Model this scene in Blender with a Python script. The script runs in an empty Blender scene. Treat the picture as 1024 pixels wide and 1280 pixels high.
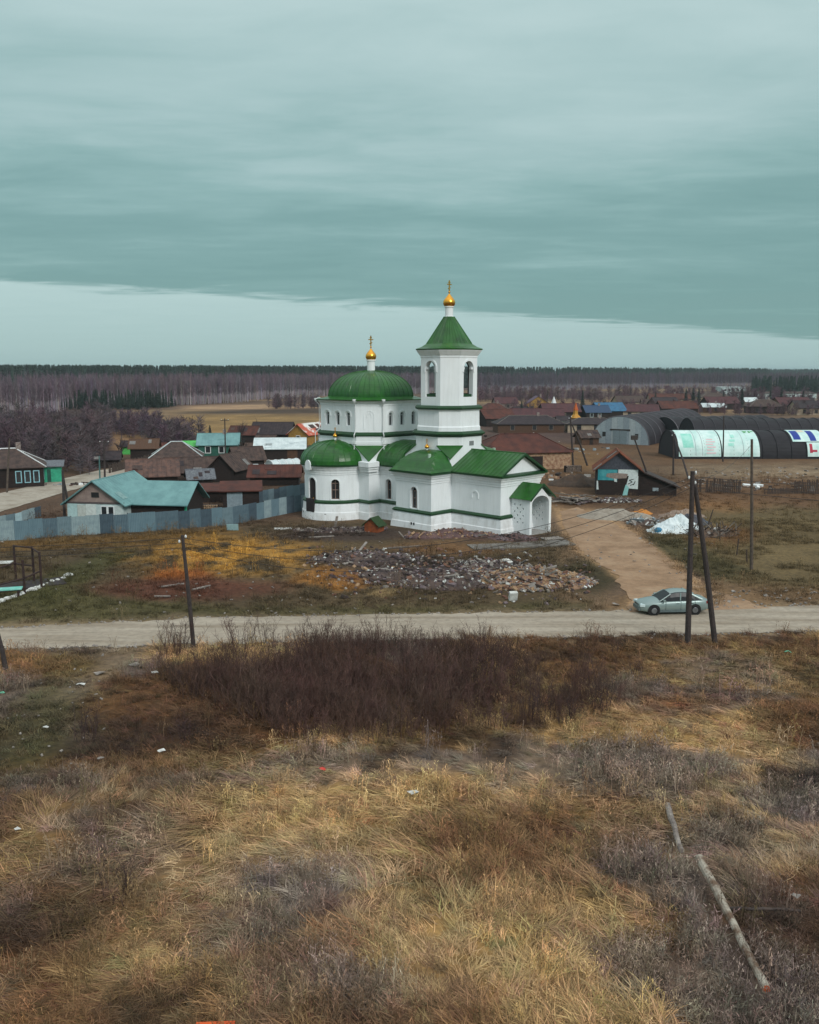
import bpy, math, random
import numpy as np
from math import sin, cos, pi, radians, sqrt, atan2
from mathutils import Vector, Matrix, noise as mnoise

rnd = random.Random(11)
nr = np.random.RandomState(5)
sc = bpy.context.scene
col = sc.collection

# ------------------------------------------------------------------ camera
FPX, CAMH = 1103.0, 15.4
PITCH = math.atan(176 / FPX)
cam_d = bpy.data.cameras.new('camera')
cam = bpy.data.objects.new('camera', cam_d)
col.objects.link(cam)
cam.location = (0, 0, CAMH)
cam.rotation_euler = (pi / 2 - PITCH, 0, 0)
cam_d.sensor_fit = 'HORIZONTAL'
cam_d.sensor_width = 36.0
cam_d.lens = 36.0 * FPX / 1024.0
cam_d.clip_start = 0.5
cam_d.clip_end = 20000
sc.camera = cam

# ------------------------------------------------------------------ light
SUN_DIR = Vector((0.44, -0.72, 0.60)).normalized()      # towards the sun
SKY_GAIN = 0.92
sun_d = bpy.data.lights.new('sun', 'SUN')
sun_d.energy = 1.5
sun_d.angle = radians(16)
sun_d.color = (1.0, 0.975, 0.94)
sun = bpy.data.objects.new('sun', sun_d)
col.objects.link(sun)
sun.rotation_euler = SUN_DIR.to_track_quat('Z', 'Y').to_euler()
sun.location = (60, -40, 80)

world = bpy.data.worlds.new('World')
sc.world = world
world.use_nodes = True
wt = world.node_tree
wt.nodes.clear()
def N(tree, typ, **kw):
    n = tree.nodes.new(typ)
    for k, v in kw.items():
        setattr(n, k, v)
    return n
def math_node(tree, op, a, b=None, c=None, clamp=False):
    n = N(tree, 'ShaderNodeMath', operation=op, use_clamp=clamp)
    for i, x in enumerate((a, b, c)):
        if x is None: continue
        if isinstance(x, (int, float)): n.inputs[i].default_value = x
        else: tree.links.new(x, n.inputs[i])
    return n.outputs[0]
def ramp(tree, fac, stops):
    n = N(tree, 'ShaderNodeValToRGB')
    cr = n.color_ramp
    while len(cr.elements) > 1: cr.elements.remove(cr.elements[-1])
    cr.elements[0].position = stops[0][0]; cr.elements[0].color = (*stops[0][1], 1)
    for p, c in stops[1:]:
        e = cr.elements.new(p); e.color = (*c, 1)
    tree.links.new(fac, n.inputs[0])
    return n.outputs[0]
def mixc(tree, fac, a, b, mode='MIX'):
    n = N(tree, 'ShaderNodeMix', data_type='RGBA', blend_type=mode)
    for s, x in ((0, fac), (6, a), (7, b)):
        if isinstance(x, (int, float)): n.inputs[s].default_value = x
        elif isinstance(x, tuple): n.inputs[s].default_value = (*x, 1) if len(x) == 3 else x
        else: tree.links.new(x, n.inputs[s])
    return n.outputs[2]
def srgb(r, g, b):
    f = lambda v: (v / 255 / 12.92) if v <= 10.3 else (((v / 255) + 0.055) / 1.055) ** 2.4
    return (f(r), f(g), f(b))

def build_sky():
    t = wt
    tc = N(t, 'ShaderNodeTexCoord')
    sep = N(t, 'ShaderNodeSeparateXYZ')
    t.links.new(tc.outputs['Generated'], sep.inputs[0])
    x, y, z = sep.outputs
    zc = math_node(t, 'MAXIMUM', z, 0.012)
    zs = math_node(t, 'ADD', zc, 0.03)
    px = math_node(t, 'DIVIDE', x, zs)
    py = math_node(t, 'DIVIDE', y, zs)
    comb = N(t, 'ShaderNodeCombineXYZ')
    t.links.new(math_node(t, 'MULTIPLY', px, 0.55), comb.inputs[0])
    t.links.new(py, comb.inputs[1])
    # broad and fine structure of the cloud deck, laid out on a level sheet overhead
    n1 = N(t, 'ShaderNodeTexNoise'); n1.inputs['Scale'].default_value = 0.42
    n1.inputs['Detail'].default_value = 5; n1.inputs['Roughness'].default_value = 0.52
    t.links.new(comb.outputs[0], n1.inputs['Vector'])
    n2 = N(t, 'ShaderNodeTexNoise'); n2.inputs['Scale'].default_value = 1.7
    n2.inputs['Detail'].default_value = 6; n2.inputs['Roughness'].default_value = 0.62
    n2.inputs['Distortion'].default_value = 0.6
    t.links.new(comb.outputs[0], n2.inputs['Vector'])
    elev = math_node(t, 'ARCSINE', zc)
    e01 = math_node(t, 'DIVIDE', elev, radians(90))
    k = math_node(t, 'MULTIPLY_ADD', math_node(t, 'SUBTRACT', n1.outputs[0], 0.5), 0.26, e01)
    k = math_node(t, 'MULTIPLY_ADD', math_node(t, 'SUBTRACT', n2.outputs[0], 0.5), 0.10, k)
    n3 = N(t, 'ShaderNodeTexNoise'); n3.inputs['Scale'].default_value = 4.6
    n3.inputs['Detail'].default_value = 6; n3.inputs['Roughness'].default_value = 0.6; n3.inputs['Distortion'].default_value = 0.4
    t.links.new(comb.outputs[0], n3.inputs['Vector'])
    k = math_node(t, 'MULTIPLY_ADD', math_node(t, 'SUBTRACT', n3.outputs[0], 0.5), 0.055, k)
    deck = ramp(t, k, [(0.0, srgb(120, 157, 156)), (0.04, srgb(119, 157, 156)), (0.085, srgb(127, 164, 163)),
                       (0.125, srgb(142, 177, 176)), (0.17, srgb(163, 192, 192)), (0.225, srgb(180, 205, 205)),
                       (0.30, srgb(197, 217, 217)), (0.5, srgb(232, 240, 242)), (0.7, (1.0, 1.06, 1.08)), (1.0, (1.22, 1.28, 1.3))])
    # the far edge of the deck: a straight front with a ragged rim, brighter air below it
    ez = lambda X, Y: (((X - 512) / FPX), None)
    def sheet(X, Y):
        v = (Y - 640) / FPX
        d = Vector(((X - 512) / FPX, cos(PITCH) - v * sin(PITCH), -(sin(PITCH) + v * cos(PITCH)))).normalized()
        return d.x / (d.z + 0.03), d.y / (d.z + 0.03)
    (ax, ay), (bx, by) = sheet(60, 352), sheet(830, 407)
    nx, ny = -(by - ay), (bx - ax)
    L = sqrt(nx * nx + ny * ny); nx /= L; ny /= L
    if ny < 0: nx, ny = -nx, -ny
    off = ax * nx + ay * ny
    q = math_node(t, 'MULTIPLY_ADD', px, nx, math_node(t, 'MULTIPLY', py, ny))
    q = math_node(t, 'SUBTRACT', q, off)
    q = math_node(t, 'MULTIPLY_ADD', math_node(t, 'SUBTRACT', n2.outputs[0], 0.5), 2.6, q)
    mr = N(t, 'ShaderNodeMapRange', interpolation_type='SMOOTHSTEP')
    mr.inputs[1].default_value = -0.35; mr.inputs[2].default_value = 0.55
    t.links.new(q, mr.inputs[0])
    gap = ramp(t, math_node(t, 'MULTIPLY_ADD', math_node(t, 'SUBTRACT', n2.outputs[0], 0.5), 0.03, e01),
               [(0.0, srgb(160, 189, 189)), (0.03, srgb(168, 196, 196)), (0.06, srgb(179, 205, 204)), (0.09, srgb(187, 210, 209))])
    cl = mixc(t, mr.outputs[0], deck, gap)
    bg1 = N(t, 'ShaderNodeBackground'); bg1.inputs[1].default_value = SKY_GAIN
    t.links.new(cl, bg1.inputs[0])
    sky = N(t, 'ShaderNodeTexSky', sky_type='NISHITA')
    sky.sun_disc = False
    sky.sun_elevation = math.asin(SUN_DIR.z)
    sky.sun_rotation = atan2(SUN_DIR.x, SUN_DIR.y)
    bg2 = N(t, 'ShaderNodeBackground'); bg2.inputs[1].default_value = 0.08
    t.links.new(sky.outputs[0], bg2.inputs[0])
    ms = N(t, 'ShaderNodeMixShader'); ms.inputs[0].default_value = 0.06
    t.links.new(bg1.outputs[0], ms.inputs[1]); t.links.new(bg2.outputs[0], ms.inputs[2])
    out = N(t, 'ShaderNodeOutputWorld')
    t.links.new(ms.outputs[0], out.inputs[0])
build_sky()

sc.view_settings.view_transform = 'Standard'
sc.view_settings.look = 'None'
sc.view_settings.exposure = 0.2
sc.view_settings.gamma = 1.0
sc.view_settings.use_curve_mapping = False
sc.render.engine = 'CYCLES'
sc.cycles.use_denoising = True
sc.cycles.max_bounces = 5
sc.cycles.diffuse_bounces = 3
sc.cycles.glossy_bounces = 3
sc.cycles.transparent_max_bounces = 6

# ------------------------------------------------------------------ helpers
_s, _c = sin(PITCH), cos(PITCH)
def bp(px, py, z=0.0):
    """photo pixel -> the point at height z that it shows"""
    v = (py - 640) / FPX
    t = (CAMH - z) / (_s + v * _c)
    return Vector(((px - 512) / FPX * t, (_c - v * _s) * t, z))
def at_y(px, py, y):
    v = (py - 640) / FPX
    t = y / (_c - v * _s)
    return Vector(((px - 512) / FPX * t, y, CAMH - (_s + v * _c) * t))
def project(x, y, z=0.0):
    d = y * _c + (CAMH - z) * _s
    d = np.where(np.abs(d) < 1e-3, 1e-3, d) if isinstance(d, np.ndarray) else d
    u = -y * _s + (CAMH - z) * _c
    return 512 + FPX * x / d, 640 + FPX * u / d

def vnoise(x, y, s=1.0, seed=0.0):
    """cheap smooth noise -1..1 on arrays"""
    x = np.asarray(x, float) / s + seed * 17.3; y = np.asarray(y, float) / s - seed * 9.1
    xi = np.floor(x); yi = np.floor(y); fx = x - xi; fy = y - yi
    fx = fx * fx * (3 - 2 * fx); fy = fy * fy * (3 - 2 * fy)
    def h(a, b):
        v = np.sin(a * 127.1 + b * 311.7 + seed * 74.7) * 43758.5453
        return (v - np.floor(v)) * 2 - 1
    return (h(xi, yi) * (1 - fx) + h(xi + 1, yi) * fx) * (1 - fy) + (h(xi, yi + 1) * (1 - fx) + h(xi + 1, yi + 1) * fx) * fy
def fbm(x, y, s=1.0, seed=0.0, o=4):
    r = 0; a = 1; t = 0
    for i in range(o):
        r = r + a * vnoise(x, y, s, seed + i * 1.7); t += a; a *= 0.5; s *= 0.5
    return r / t
def sstep(a, b, x):
    t = np.clip((np.asarray(x, float) - a) / (b - a), 0, 1)
    return t * t * (3 - 2 * t)

class MB:
    """collects polygons; build() links them as one mesh object"""
    def __init__(s): s.v = []; s.f = []; s.m = []; s.mi = 0
    def add(s, verts, faces):
        o = len(s.v); s.v += [tuple(p) for p in verts]
        s.f += [tuple(i + o for i in f) for f in faces]; s.m += [s.mi] * len(faces)
        return s
    def box(s, c, d, rz=0.0, rx=0.0, ry=0.0):
        M = Matrix.Translation(c) @ Matrix.Rotation(rz, 4, 'Z') @ Matrix.Rotation(ry, 4, 'Y') @ Matrix.Rotation(rx, 4, 'X')
        x, y, z = d[0] / 2, d[1] / 2, d[2] / 2
        vs = [M @ Vector((a * x, b * y, e * z)) for a in (-1, 1) for b in (-1, 1) for e in (-1, 1)]
        return s.add(vs, [(0, 1, 3, 2), (4, 6, 7, 5), (0, 4, 5, 1), (2, 3, 7, 6), (0, 2, 6, 4), (1, 5, 7, 3)])
    def bx(s, x0, x1, y0, y1, z0, z1):
        return s.box(((x0 + x1) / 2, (y0 + y1) / 2, (z0 + z1) / 2), (abs(x1 - x0), abs(y1 - y0), abs(z1 - z0)))
    def tube(s, pts, rad, n=6, cap=True):
        pts = [Vector(p) for p in pts]
        if isinstance(rad, (int, float)): rad = [rad] * len(pts)
        o = len(s.v); up = Vector((0, 0, 1))
        rings = []
        for i, p in enumerate(pts):
            d = (pts[min(i + 1, len(pts) - 1)] - pts[max(i - 1, 0)]).normalized()
            a = d.cross(up)
            if a.length < 1e-3: a = d.cross(Vector((0, 1, 0)))
            a.normalize(); b = d.cross(a)
            rings.append([p + (a * cos(2 * pi * k / n) + b * sin(2 * pi * k / n)) * rad[i] for k in range(n)])
        vs = [q for r in rings for q in r]; fs = []
        for i in range(len(pts) - 1):
            for k in range(n):
                k2 = (k + 1) % n
                fs.append((i * n + k, i * n + k2, (i + 1) * n + k2, (i + 1) * n + k))
        if cap: fs += [tuple(range(n))[::-1], tuple((len(pts) - 1) * n + k for k in range(n))]
        return s.add(vs, fs)
    def lathe(s, c, prof, n=16):
        c = Vector(c); vs = []; fs = []
        for r, z in prof:
            vs += [c + Vector((r * cos(2 * pi * k / n), r * sin(2 * pi * k / n), z)) for k in range(n)]
        for i in range(len(prof) - 1):
            for k in range(n):
                k2 = (k + 1) % n
                fs.append((i * n + k, i * n + k2, (i + 1) * n + k2, (i + 1) * n + k))
        fs += [tuple(range(n))[::-1], tuple((len(prof) - 1) * n + k for k in range(n))]
        return s.add(vs, fs)
    def rings(s, rs, close=True, cap0=False, cap1=False):
        n = len(rs[0]); vs = [p for r in rs for p in r]; fs = []
        for i in range(len(rs) - 1):
            for k in range(n if close else n - 1):
                k2 = (k + 1) % n
                fs.append((i * n + k, i * n + k2, (i + 1) * n + k2, (i + 1) * n + k))
        if cap0: fs.append(tuple(range(n))[::-1])
        if cap1: fs.append(tuple((len(rs) - 1) * n + k for k in range(n)))
        return s.add(vs, fs)
    def mesh(s, name, mats, smooth=False):
        me = bpy.data.meshes.new(name)
        me.from_pydata(s.v, [], s.f)
        for m in (mats if isinstance(mats, (list, tuple)) else [mats]): me.materials.append(m)
        if len(set(s.m)) > 1 or s.mi: me.polygons.foreach_set('material_index', s.m)
        if smooth: me.polygons.foreach_set('use_smooth', [True] * len(me.polygons))
        me.update()
        return me
    def build(s, name, mats, parent=None, smooth=False, **kw):
        return link(name, s.mesh(name, mats, smooth), parent, **kw)

def link(name, data, parent=None, loc=None, rz=None, label=None, cat=None, group=None, kind=None):
    o = bpy.data.objects.new(name, data)
    col.objects.link(o)
    if parent is not None: o.parent = parent
    if loc is not None: o.location = loc
    if rz is not None: o.rotation_euler = (0, 0, rz)
    tag(o, label, cat, group, kind)
    return o
def tag(o, label=None, cat=None, group=None, kind=None):
    if label: o['label'] = label
    if cat: o['category'] = cat
    if group: o['group'] = group
    if kind: o['kind'] = kind
    return o
def thing(name, label, cat, loc=(0, 0, 0), rz=0.0, group=None):
    return link(name, None, None, loc, rz, label, cat, group)
def copy_tree(o, parent=None):
    c = o.copy(); col.objects.link(c); c.parent = parent
    for ch in list(o.children): copy_tree(ch, c)
    return c

MATS = {}
def mat(name, c1, c2=None, rough=0.8, metal=0.0, scale=4.0, bump=0.0, bscale=None, detail=4, spec=0.4, stretch=None, lo=0.35, hi=0.65):
    if name in MATS: return MATS[name]
    m = bpy.data.materials.new(name); m.use_nodes = True
    t = m.node_tree; b = t.nodes['Principled BSDF']
    b.inputs['Roughness'].default_value = rough; b.inputs['Metallic'].default_value = metal
    b.inputs['Specular IOR Level'].default_value = spec
    tc = N(t, 'ShaderNodeTexCoord'); vec = tc.outputs['Object']
    if stretch:
        mp = N(t, 'ShaderNodeMapping'); mp.inputs['Scale'].default_value = stretch
        t.links.new(vec, mp.inputs[0]); vec = mp.outputs[0]
    if c2 is None: c2 = tuple(x * 0.8 for x in c1)
    nz = N(t, 'ShaderNodeTexNoise'); nz.inputs['Scale'].default_value = scale; nz.inputs['Detail'].default_value = detail
    nz.inputs['Roughness'].default_value = 0.6
    t.links.new(vec, nz.inputs['Vector'])
    mr = N(t, 'ShaderNodeMapRange'); mr.inputs[1].default_value = lo; mr.inputs[2].default_value = hi
    t.links.new(nz.outputs[0], mr.inputs[0])
    t.links.new(mixc(t, mr.outputs[0], c1, c2), b.inputs['Base Color'])
    if bump:
        n2 = N(t, 'ShaderNodeTexNoise'); n2.inputs['Scale'].default_value = bscale or scale * 3; n2.inputs['Detail'].default_value = 5
        t.links.new(vec, n2.inputs['Vector'])
        bn = N(t, 'ShaderNodeBump'); bn.inputs['Strength'].default_value = bump; bn.inputs['Distance'].default_value = 0.05
        t.links.new(n2.outputs[0], bn.inputs['Height']); t.links.new(bn.outputs[0], b.inputs['Normal'])
    MATS[name] = m
    return m
def tint_mat(name, kind='INSTANCER', rough=0.85, var=0.35, scale=3.0, spec=0.2):
    """colour comes from the 'tint' each tuft or tree carries"""
    m = bpy.data.materials.new(name); m.use_nodes = True
    t = m.node_tree; b = t.nodes['Principled BSDF']
    b.inputs['Roughness'].default_value = rough; b.inputs['Specular IOR Level'].default_value = spec
    a = N(t, 'ShaderNodeAttribute', attribute_type=kind, attribute_name='tint')
    a2 = N(t, 'ShaderNodeAttribute', attribute_type='GEOMETRY', attribute_name='shade')
    c = mixc(t, 1.0, a.outputs['Color'], a2.outputs['Color'], 'MULTIPLY')
    t.links.new(c, b.inputs['Base Color'])
    MATS[name] = m
    return m

white_plaster = mat('white_plaster', (0.84, 0.875, 0.885), (0.78, 0.815, 0.83), rough=0.75, scale=0.7, bump=0.12, bscale=14, lo=0.3, hi=0.75)
plinth_plaster = mat('plinth_plaster', (0.80, 0.82, 0.83), (0.52, 0.51, 0.49), rough=0.85, scale=1.3, bump=0.2, bscale=9, lo=0.45, hi=0.85, stretch=(1, 1, 0.5))
def add_streaks(m, amount, sc_):
    """rain streaks and patchy whitewash over a plaster"""
    t = m.node_tree; b = t.nodes['Principled BSDF']; src = b.inputs['Base Color'].links[0].from_socket
    tc = N(t, 'ShaderNodeTexCoord'); mp = N(t, 'ShaderNodeMapping'); mp.inputs['Scale'].default_value = sc_
    t.links.new(tc.outputs['Object'], mp.inputs[0]); nz = N(t, 'ShaderNodeTexNoise'); nz.inputs['Scale'].default_value = 1.0; nz.inputs['Detail'].default_value = 7; nz.inputs['Roughness'].default_value = 0.65
    t.links.new(mp.outputs[0], nz.inputs['Vector'])
    f = ramp(t, nz.outputs[0], [(0.32, (1 - amount, 1 - amount, 1 - amount * 1.1)), (0.52, (1, 1, 1)), (0.8, (1.02, 1.02, 1.02))])
    t.links.new(mixc(t, 1.0, src, f, 'MULTIPLY'), b.inputs['Base Color'])
add_streaks(white_plaster, 0.08, (2.6, 2.6, 0.28))
green_roof = mat('green_roof', (0.016, 0.115, 0.010), (0.011, 0.080, 0.009), rough=0.30, scale=1.1, spec=0.45, bump=0.22, bscale=1.6)
add_streaks(green_roof, 0.38, (0.9, 0.9, 0.9))
green_trim = mat('green_trim', (0.012, 0.060, 0.018), (0.009, 0.045, 0.014), rough=0.45, scale=2)
gold = mat('gold', (0.85, 0.42, 0.06), (0.78, 0.36, 0.05), rough=0.28, metal=1.0, scale=3)
iron = mat('dark_iron', (0.03, 0.028, 0.027), (0.05, 0.035, 0.028), rough=0.6, scale=8)
glass = mat('window_glass', (0.018, 0.02, 0.024), (0.035, 0.037, 0.04), rough=0.12, scale=2, spec=0.6)
white_paint = mat('white_paint', (0.74, 0.76, 0.76), (0.62, 0.65, 0.66), rough=0.6, scale=5)
dark_hole = mat('dark_interior', (0.012, 0.011, 0.012), (0.02, 0.018, 0.018), rough=0.9)
old_wood = mat('old_wood', (0.085, 0.058, 0.045), (0.045, 0.032, 0.028), rough=0.9, scale=3, stretch=(1, 1, 6), bump=0.4)
grey_wood = mat('grey_wood', (0.20, 0.175, 0.15), (0.11, 0.09, 0.08), rough=0.9, scale=4, bump=0.4)
pole_wood = mat('pole_wood', (0.060, 0.045, 0.042), (0.032, 0.026, 0.026), rough=0.9, scale=6, bump=0.4)
concrete = mat('concrete', (0.36, 0.35, 0.33), (0.25, 0.24, 0.23), rough=0.9, scale=2.5, bump=0.3)
# ------------------------------------------------------------------ layout frames
CH_A = radians(45)
CH_C = bp(625.2, 669)                        # near corner of the church vestibule
CH_U = Vector((cos(CH_A), -sin(CH_A), 0)); CH_V = Vector((-sin(CH_A), -cos(CH_A), 0))
ROAD_UP = [(-260, 803), (0, 786), (240, 773), (500, 768), (760, 764), (1024, 757), (1400, 749)]
ROAD_LO = [(-260, 823), (0, 812), (240, 806), (500, 801), (760, 796), (1024, 790), (1400, 783)]
road_up = [bp(*p) for p in ROAD_UP]; road_lo = [bp(*p) for p in ROAD_LO]
def road_mid(x):
    xs = np.array([(a.x + b.x) / 2 for a, b in zip(road_up, road_lo)])
    ys = np.array([(a.y + b.y) / 2 for a, b in zip(road_up, road_lo)])
    return np.interp(x, xs, ys)
def hz(x, y):
    """height of the ground"""
    x = np.asarray(x, float); y = np.asarray(y, float)
    d = np.abs(y - road_mid(x))
    near = sstep(4.2, 9.0, d)
    fore = near * (y < road_mid(x))
    h = fore * (0.10 * fbm(x, y, 3.2, 1.0, 3) + 0.16 * fbm(x, y, 9.0, 2.0, 2))
    mid = near * (y >= road_mid(x)) * (1 - sstep(95, 130, y))
    h = h + mid * 0.10 * fbm(x, y, 5.0, 3.0, 3)
    U = (x - CH_C.x) * CH_U.x + (y - CH_C.y) * CH_U.y
    V = (x - CH_C.x) * CH_V.x + (y - CH_C.y) * CH_V.y
    ch = sstep(-22, -16, -np.hypot((U + 12) * 0.75, V + 3))
    h = h * (1 - ch * 0.85) - 0.30 * sstep(6, 22, -U) * sstep(-24, -10, -np.hypot(U + 16, V - 2))
    # low bank of spoil between the road and the church
    px, py = project(x, y)
    m = np.exp(-(((px - 470) / 190) ** 2 + ((py - 712) / 20) ** 2)) * near
    h = h + 0.55 * m * (0.8 + 0.5 * fbm(x, y, 2.5, 8.0, 3))
    m2 = np.exp(-(((px - 600) / 75) ** 2 + ((py - 676) / 7) ** 2)) * near
    h = h + 0.35 * m2
    # the gentle rise of the far woods
    return h
def hz1(x, y): return float(hz(np.array([x]), np.array([y]))[0])
def on_ground(px, py, sink=0.0):
    p = bp(px, py); z = hz1(p.x, p.y)
    p = bp(px, py, z); p.z = hz1(p.x, p.y) - sink
    return p

# ------------------------------------------------------------------ ground colour zones
def lin(r, g, b, k=1.0): return np.array(srgb(r, g, b)) * k
def ground_colour(x, y):
    px, py = project(x, np.maximum(y, 6.0))
    n_s = fbm(x, y, 1.6, 4.0, 4); n_m = fbm(x, y, 5.0, 5.0, 4); n_l = fbm(x, y, 16.0, 6.0, 3)
    n_f = fbm(x, y, 45.0, 7.0, 4)
    C = np.zeros((len(x), 3))
    def put(c, w): C[:] = C * (1 - w[:, None]) + np.array(c) * w[:, None]
    def ell(cx, cy, rx, ry, soft=0.35, n=n_m, amp=0.35):
        d = np.sqrt(((px - cx) / rx) ** 2 + ((py - cy) / ry) ** 2) + n * amp
        return 1 - sstep(1 - soft, 1 + soft, d)
    def poly(pts, soft=8.0, n=n_m, amp=6.0):
        d = np.full(len(px), 1e9); ins = np.zeros(len(px), bool)
        for (x1, y1), (x2, y2) in zip(pts, pts[1:] + pts[:1]):
            ex, ey = x2 - x1, y2 - y1
            t = np.clip(((px - x1) * ex + (py - y1) * ey) / (ex * ex + ey * ey), 0, 1)
            d = np.minimum(d, np.hypot(px - x1 - t * ex, py - y1 - t * ey))
            with np.errstate(divide='ignore', invalid='ignore'):
                c = ((y1 > py) != (y2 > py)) & (px < (x2 - x1) * (py - y1) / (y2 - y1 + 1e-12) + x1)
            ins ^= c
        s = np.where(ins, -d, d) + n * amp
        return 1 - sstep(-soft, soft, s)
    one = np.ones(len(x))
    # far country: tan fields, brown scrub
    put(lin(112, 92, 78), one)
    put(lin(150, 124, 92), sstep(0.05, 0.3, n_f) * 0.7)
    put(lin(84, 66, 66), sstep(0.15, 0.4, -n_f) * 0.7)
    put(lin(152, 124, 82), poly([(225, 516), (420, 520), (420, 548), (300, 548), (230, 540)], 5, n_f, 4))
    put(lin(176, 146, 116), poly([(230, 508), (420, 503), (420, 510), (230, 513)], 2, n_f, 2))
    put(lin(84, 70, 60), poly([(225, 514), (420, 511), (420, 515), (225, 518)], 1.5, n_f, 2))
    put(lin(150, 118, 86), poly([(105, 545), (180, 535), (190, 560), (120, 575)], 6, n_f, 5))
    put(lin(70, 55, 55), poly([(-80, 520), (130, 512), (140, 570), (90, 592), (-80, 560)], 6, n_f, 4))
    # village plots
    put(lin(96, 76, 62), poly([(-200, 600), (200, 560), (420, 556), (420, 650), (-200, 690)], 10, n_l, 8))
    put(lin(108, 82, 60), poly([(600, 556), (1400, 540), (1400, 640), (700, 640), (620, 600)], 12, n_l, 8))
    put(lin(158, 140, 116), ell(960, 588, 120, 10, 0.5, n_m, 0.6) * (0.6 + 0.4 * n_s))
    put(lin(104, 84, 66), ell(780, 600, 60, 30, 0.5))
    put(lin(128, 98, 66), ell(720, 575, 40, 14, 0.6))
    put(lin(150, 112, 72), ell(890, 640, 60, 14, 0.6) * 0.6)
    # yard between the street and the church
    put(lin(92, 78, 58), poly([(-300, 690), (300, 655), (420, 648), (700, 668), (700, 800), (-300, 830)], 10, n_m, 6))
    put(lin(84, 80, 50), poly([(-300, 720), (80, 735), (300, 762), (560, 758), (740, 750), (740, 775), (300, 776), (-300, 812)], 8, n_m, 6) * 0.85)
    put(lin(78, 76, 46), poly([(0, 745), (130, 690), (170, 690), (60, 765)], 8, n_m, 6) * 0.9)
    put(lin(120, 92, 52), poly([(0, 676), (200, 668), (300, 660), (300, 672), (150, 684), (0, 690)], 4, n_m, 4) * 0.8)
    put(lin(200, 150, 70), ell(290, 697, 120, 26, 0.45, n_s, 0.7) * sstep(-0.35, 0.25, n_s))
    put(lin(178, 108, 54), ell(225, 722, 38, 8, 0.5, n_s, 0.5) * 0.85)
    put(lin(176, 122, 60), ell(420, 727, 50, 10, 0.5, n_s, 0.7) * 0.8)
    put(lin(96, 62, 48), ell(225, 738, 118, 15, 0.3, n_m, 0.4))
    put(lin(66, 58, 56), ell(500, 712, 90, 20, 0.5, n_m, 0.5) * 0.75)
    put(lin(128, 96, 66), ell(560, 690, 90, 10, 0.5, n_m, 0.5) * 0.8)
    put(lin(72, 60, 56), ell(430, 668, 90, 9, 0.4, n_m, 0.4) * 0.85)
    put(lin(150, 128, 92), ell(478, 742, 18, 4, 0.4, n_s, 0.4))
    put(lin(96, 72, 66), ell(600, 672, 80, 8, 0.4, n_s, 0.5) * 0.8)
    # right: dark turf and worn ground
    put(lin(110, 95, 67), poly([(800, 668), (880, 640), (1400, 620), (1400, 745), (1000, 742), (890, 728), (820, 690)], 8, n_m, 7))
    put(lin(108, 92, 64), ell(980, 672, 70, 16, 0.5, n_m, 0.5) * 0.7)
    put(lin(124, 88, 56), ell(900, 672, 40, 12, 0.6, n_m, 0.6) * 0.8)
    put(lin(78, 72, 48), poly([(800, 668), (850, 672), (950, 718), (890, 724), (835, 700)], 5, n_m, 5) * 0.85)
    put(lin(122, 98, 72), poly([(830, 722), (1000, 738), (1400, 726), (1400, 770), (700, 775)], 7, n_m, 7) * 0.9)
    put(lin(66, 62, 40), ell(735, 722, 48, 24, 0.4, n_m, 0.3) * 0.85)
    put(lin(70, 62, 48), ell(715, 680, 40, 8, 0.5, n_m, 0.4) * 0.6)
    # track
    put(lin(184, 150, 113), poly([(690, 632), (745, 638), (800, 664), (835, 696), (880, 735), (900, 772), (770, 772), (788, 742), (760, 712), (715, 688), (700, 655)], 6, n_m, 6) * 0.9)
    # the rough field in front
    fore = sstep(0.5, 3.0, road_mid(x) - 2.2 - y)
    F = np.zeros((len(x), 3)); F[:] = field_tint(x, y) * 0.72
    C[:] = C * (1 - fore[:, None]) + F * fore[:, None]
    # shoulders of the main road
    dr = np.abs(y - road_mid(x))
    put(lin(140, 122, 98), (1 - sstep(2.6, 4.6, dr + n_s * 1.2)) * 0.75)
    return np.clip(C * 0.77 * (1 + 0.24 * n_s[:, None] + 0.12 * n_m[:, None]), 0.004, 0.9)

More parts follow.
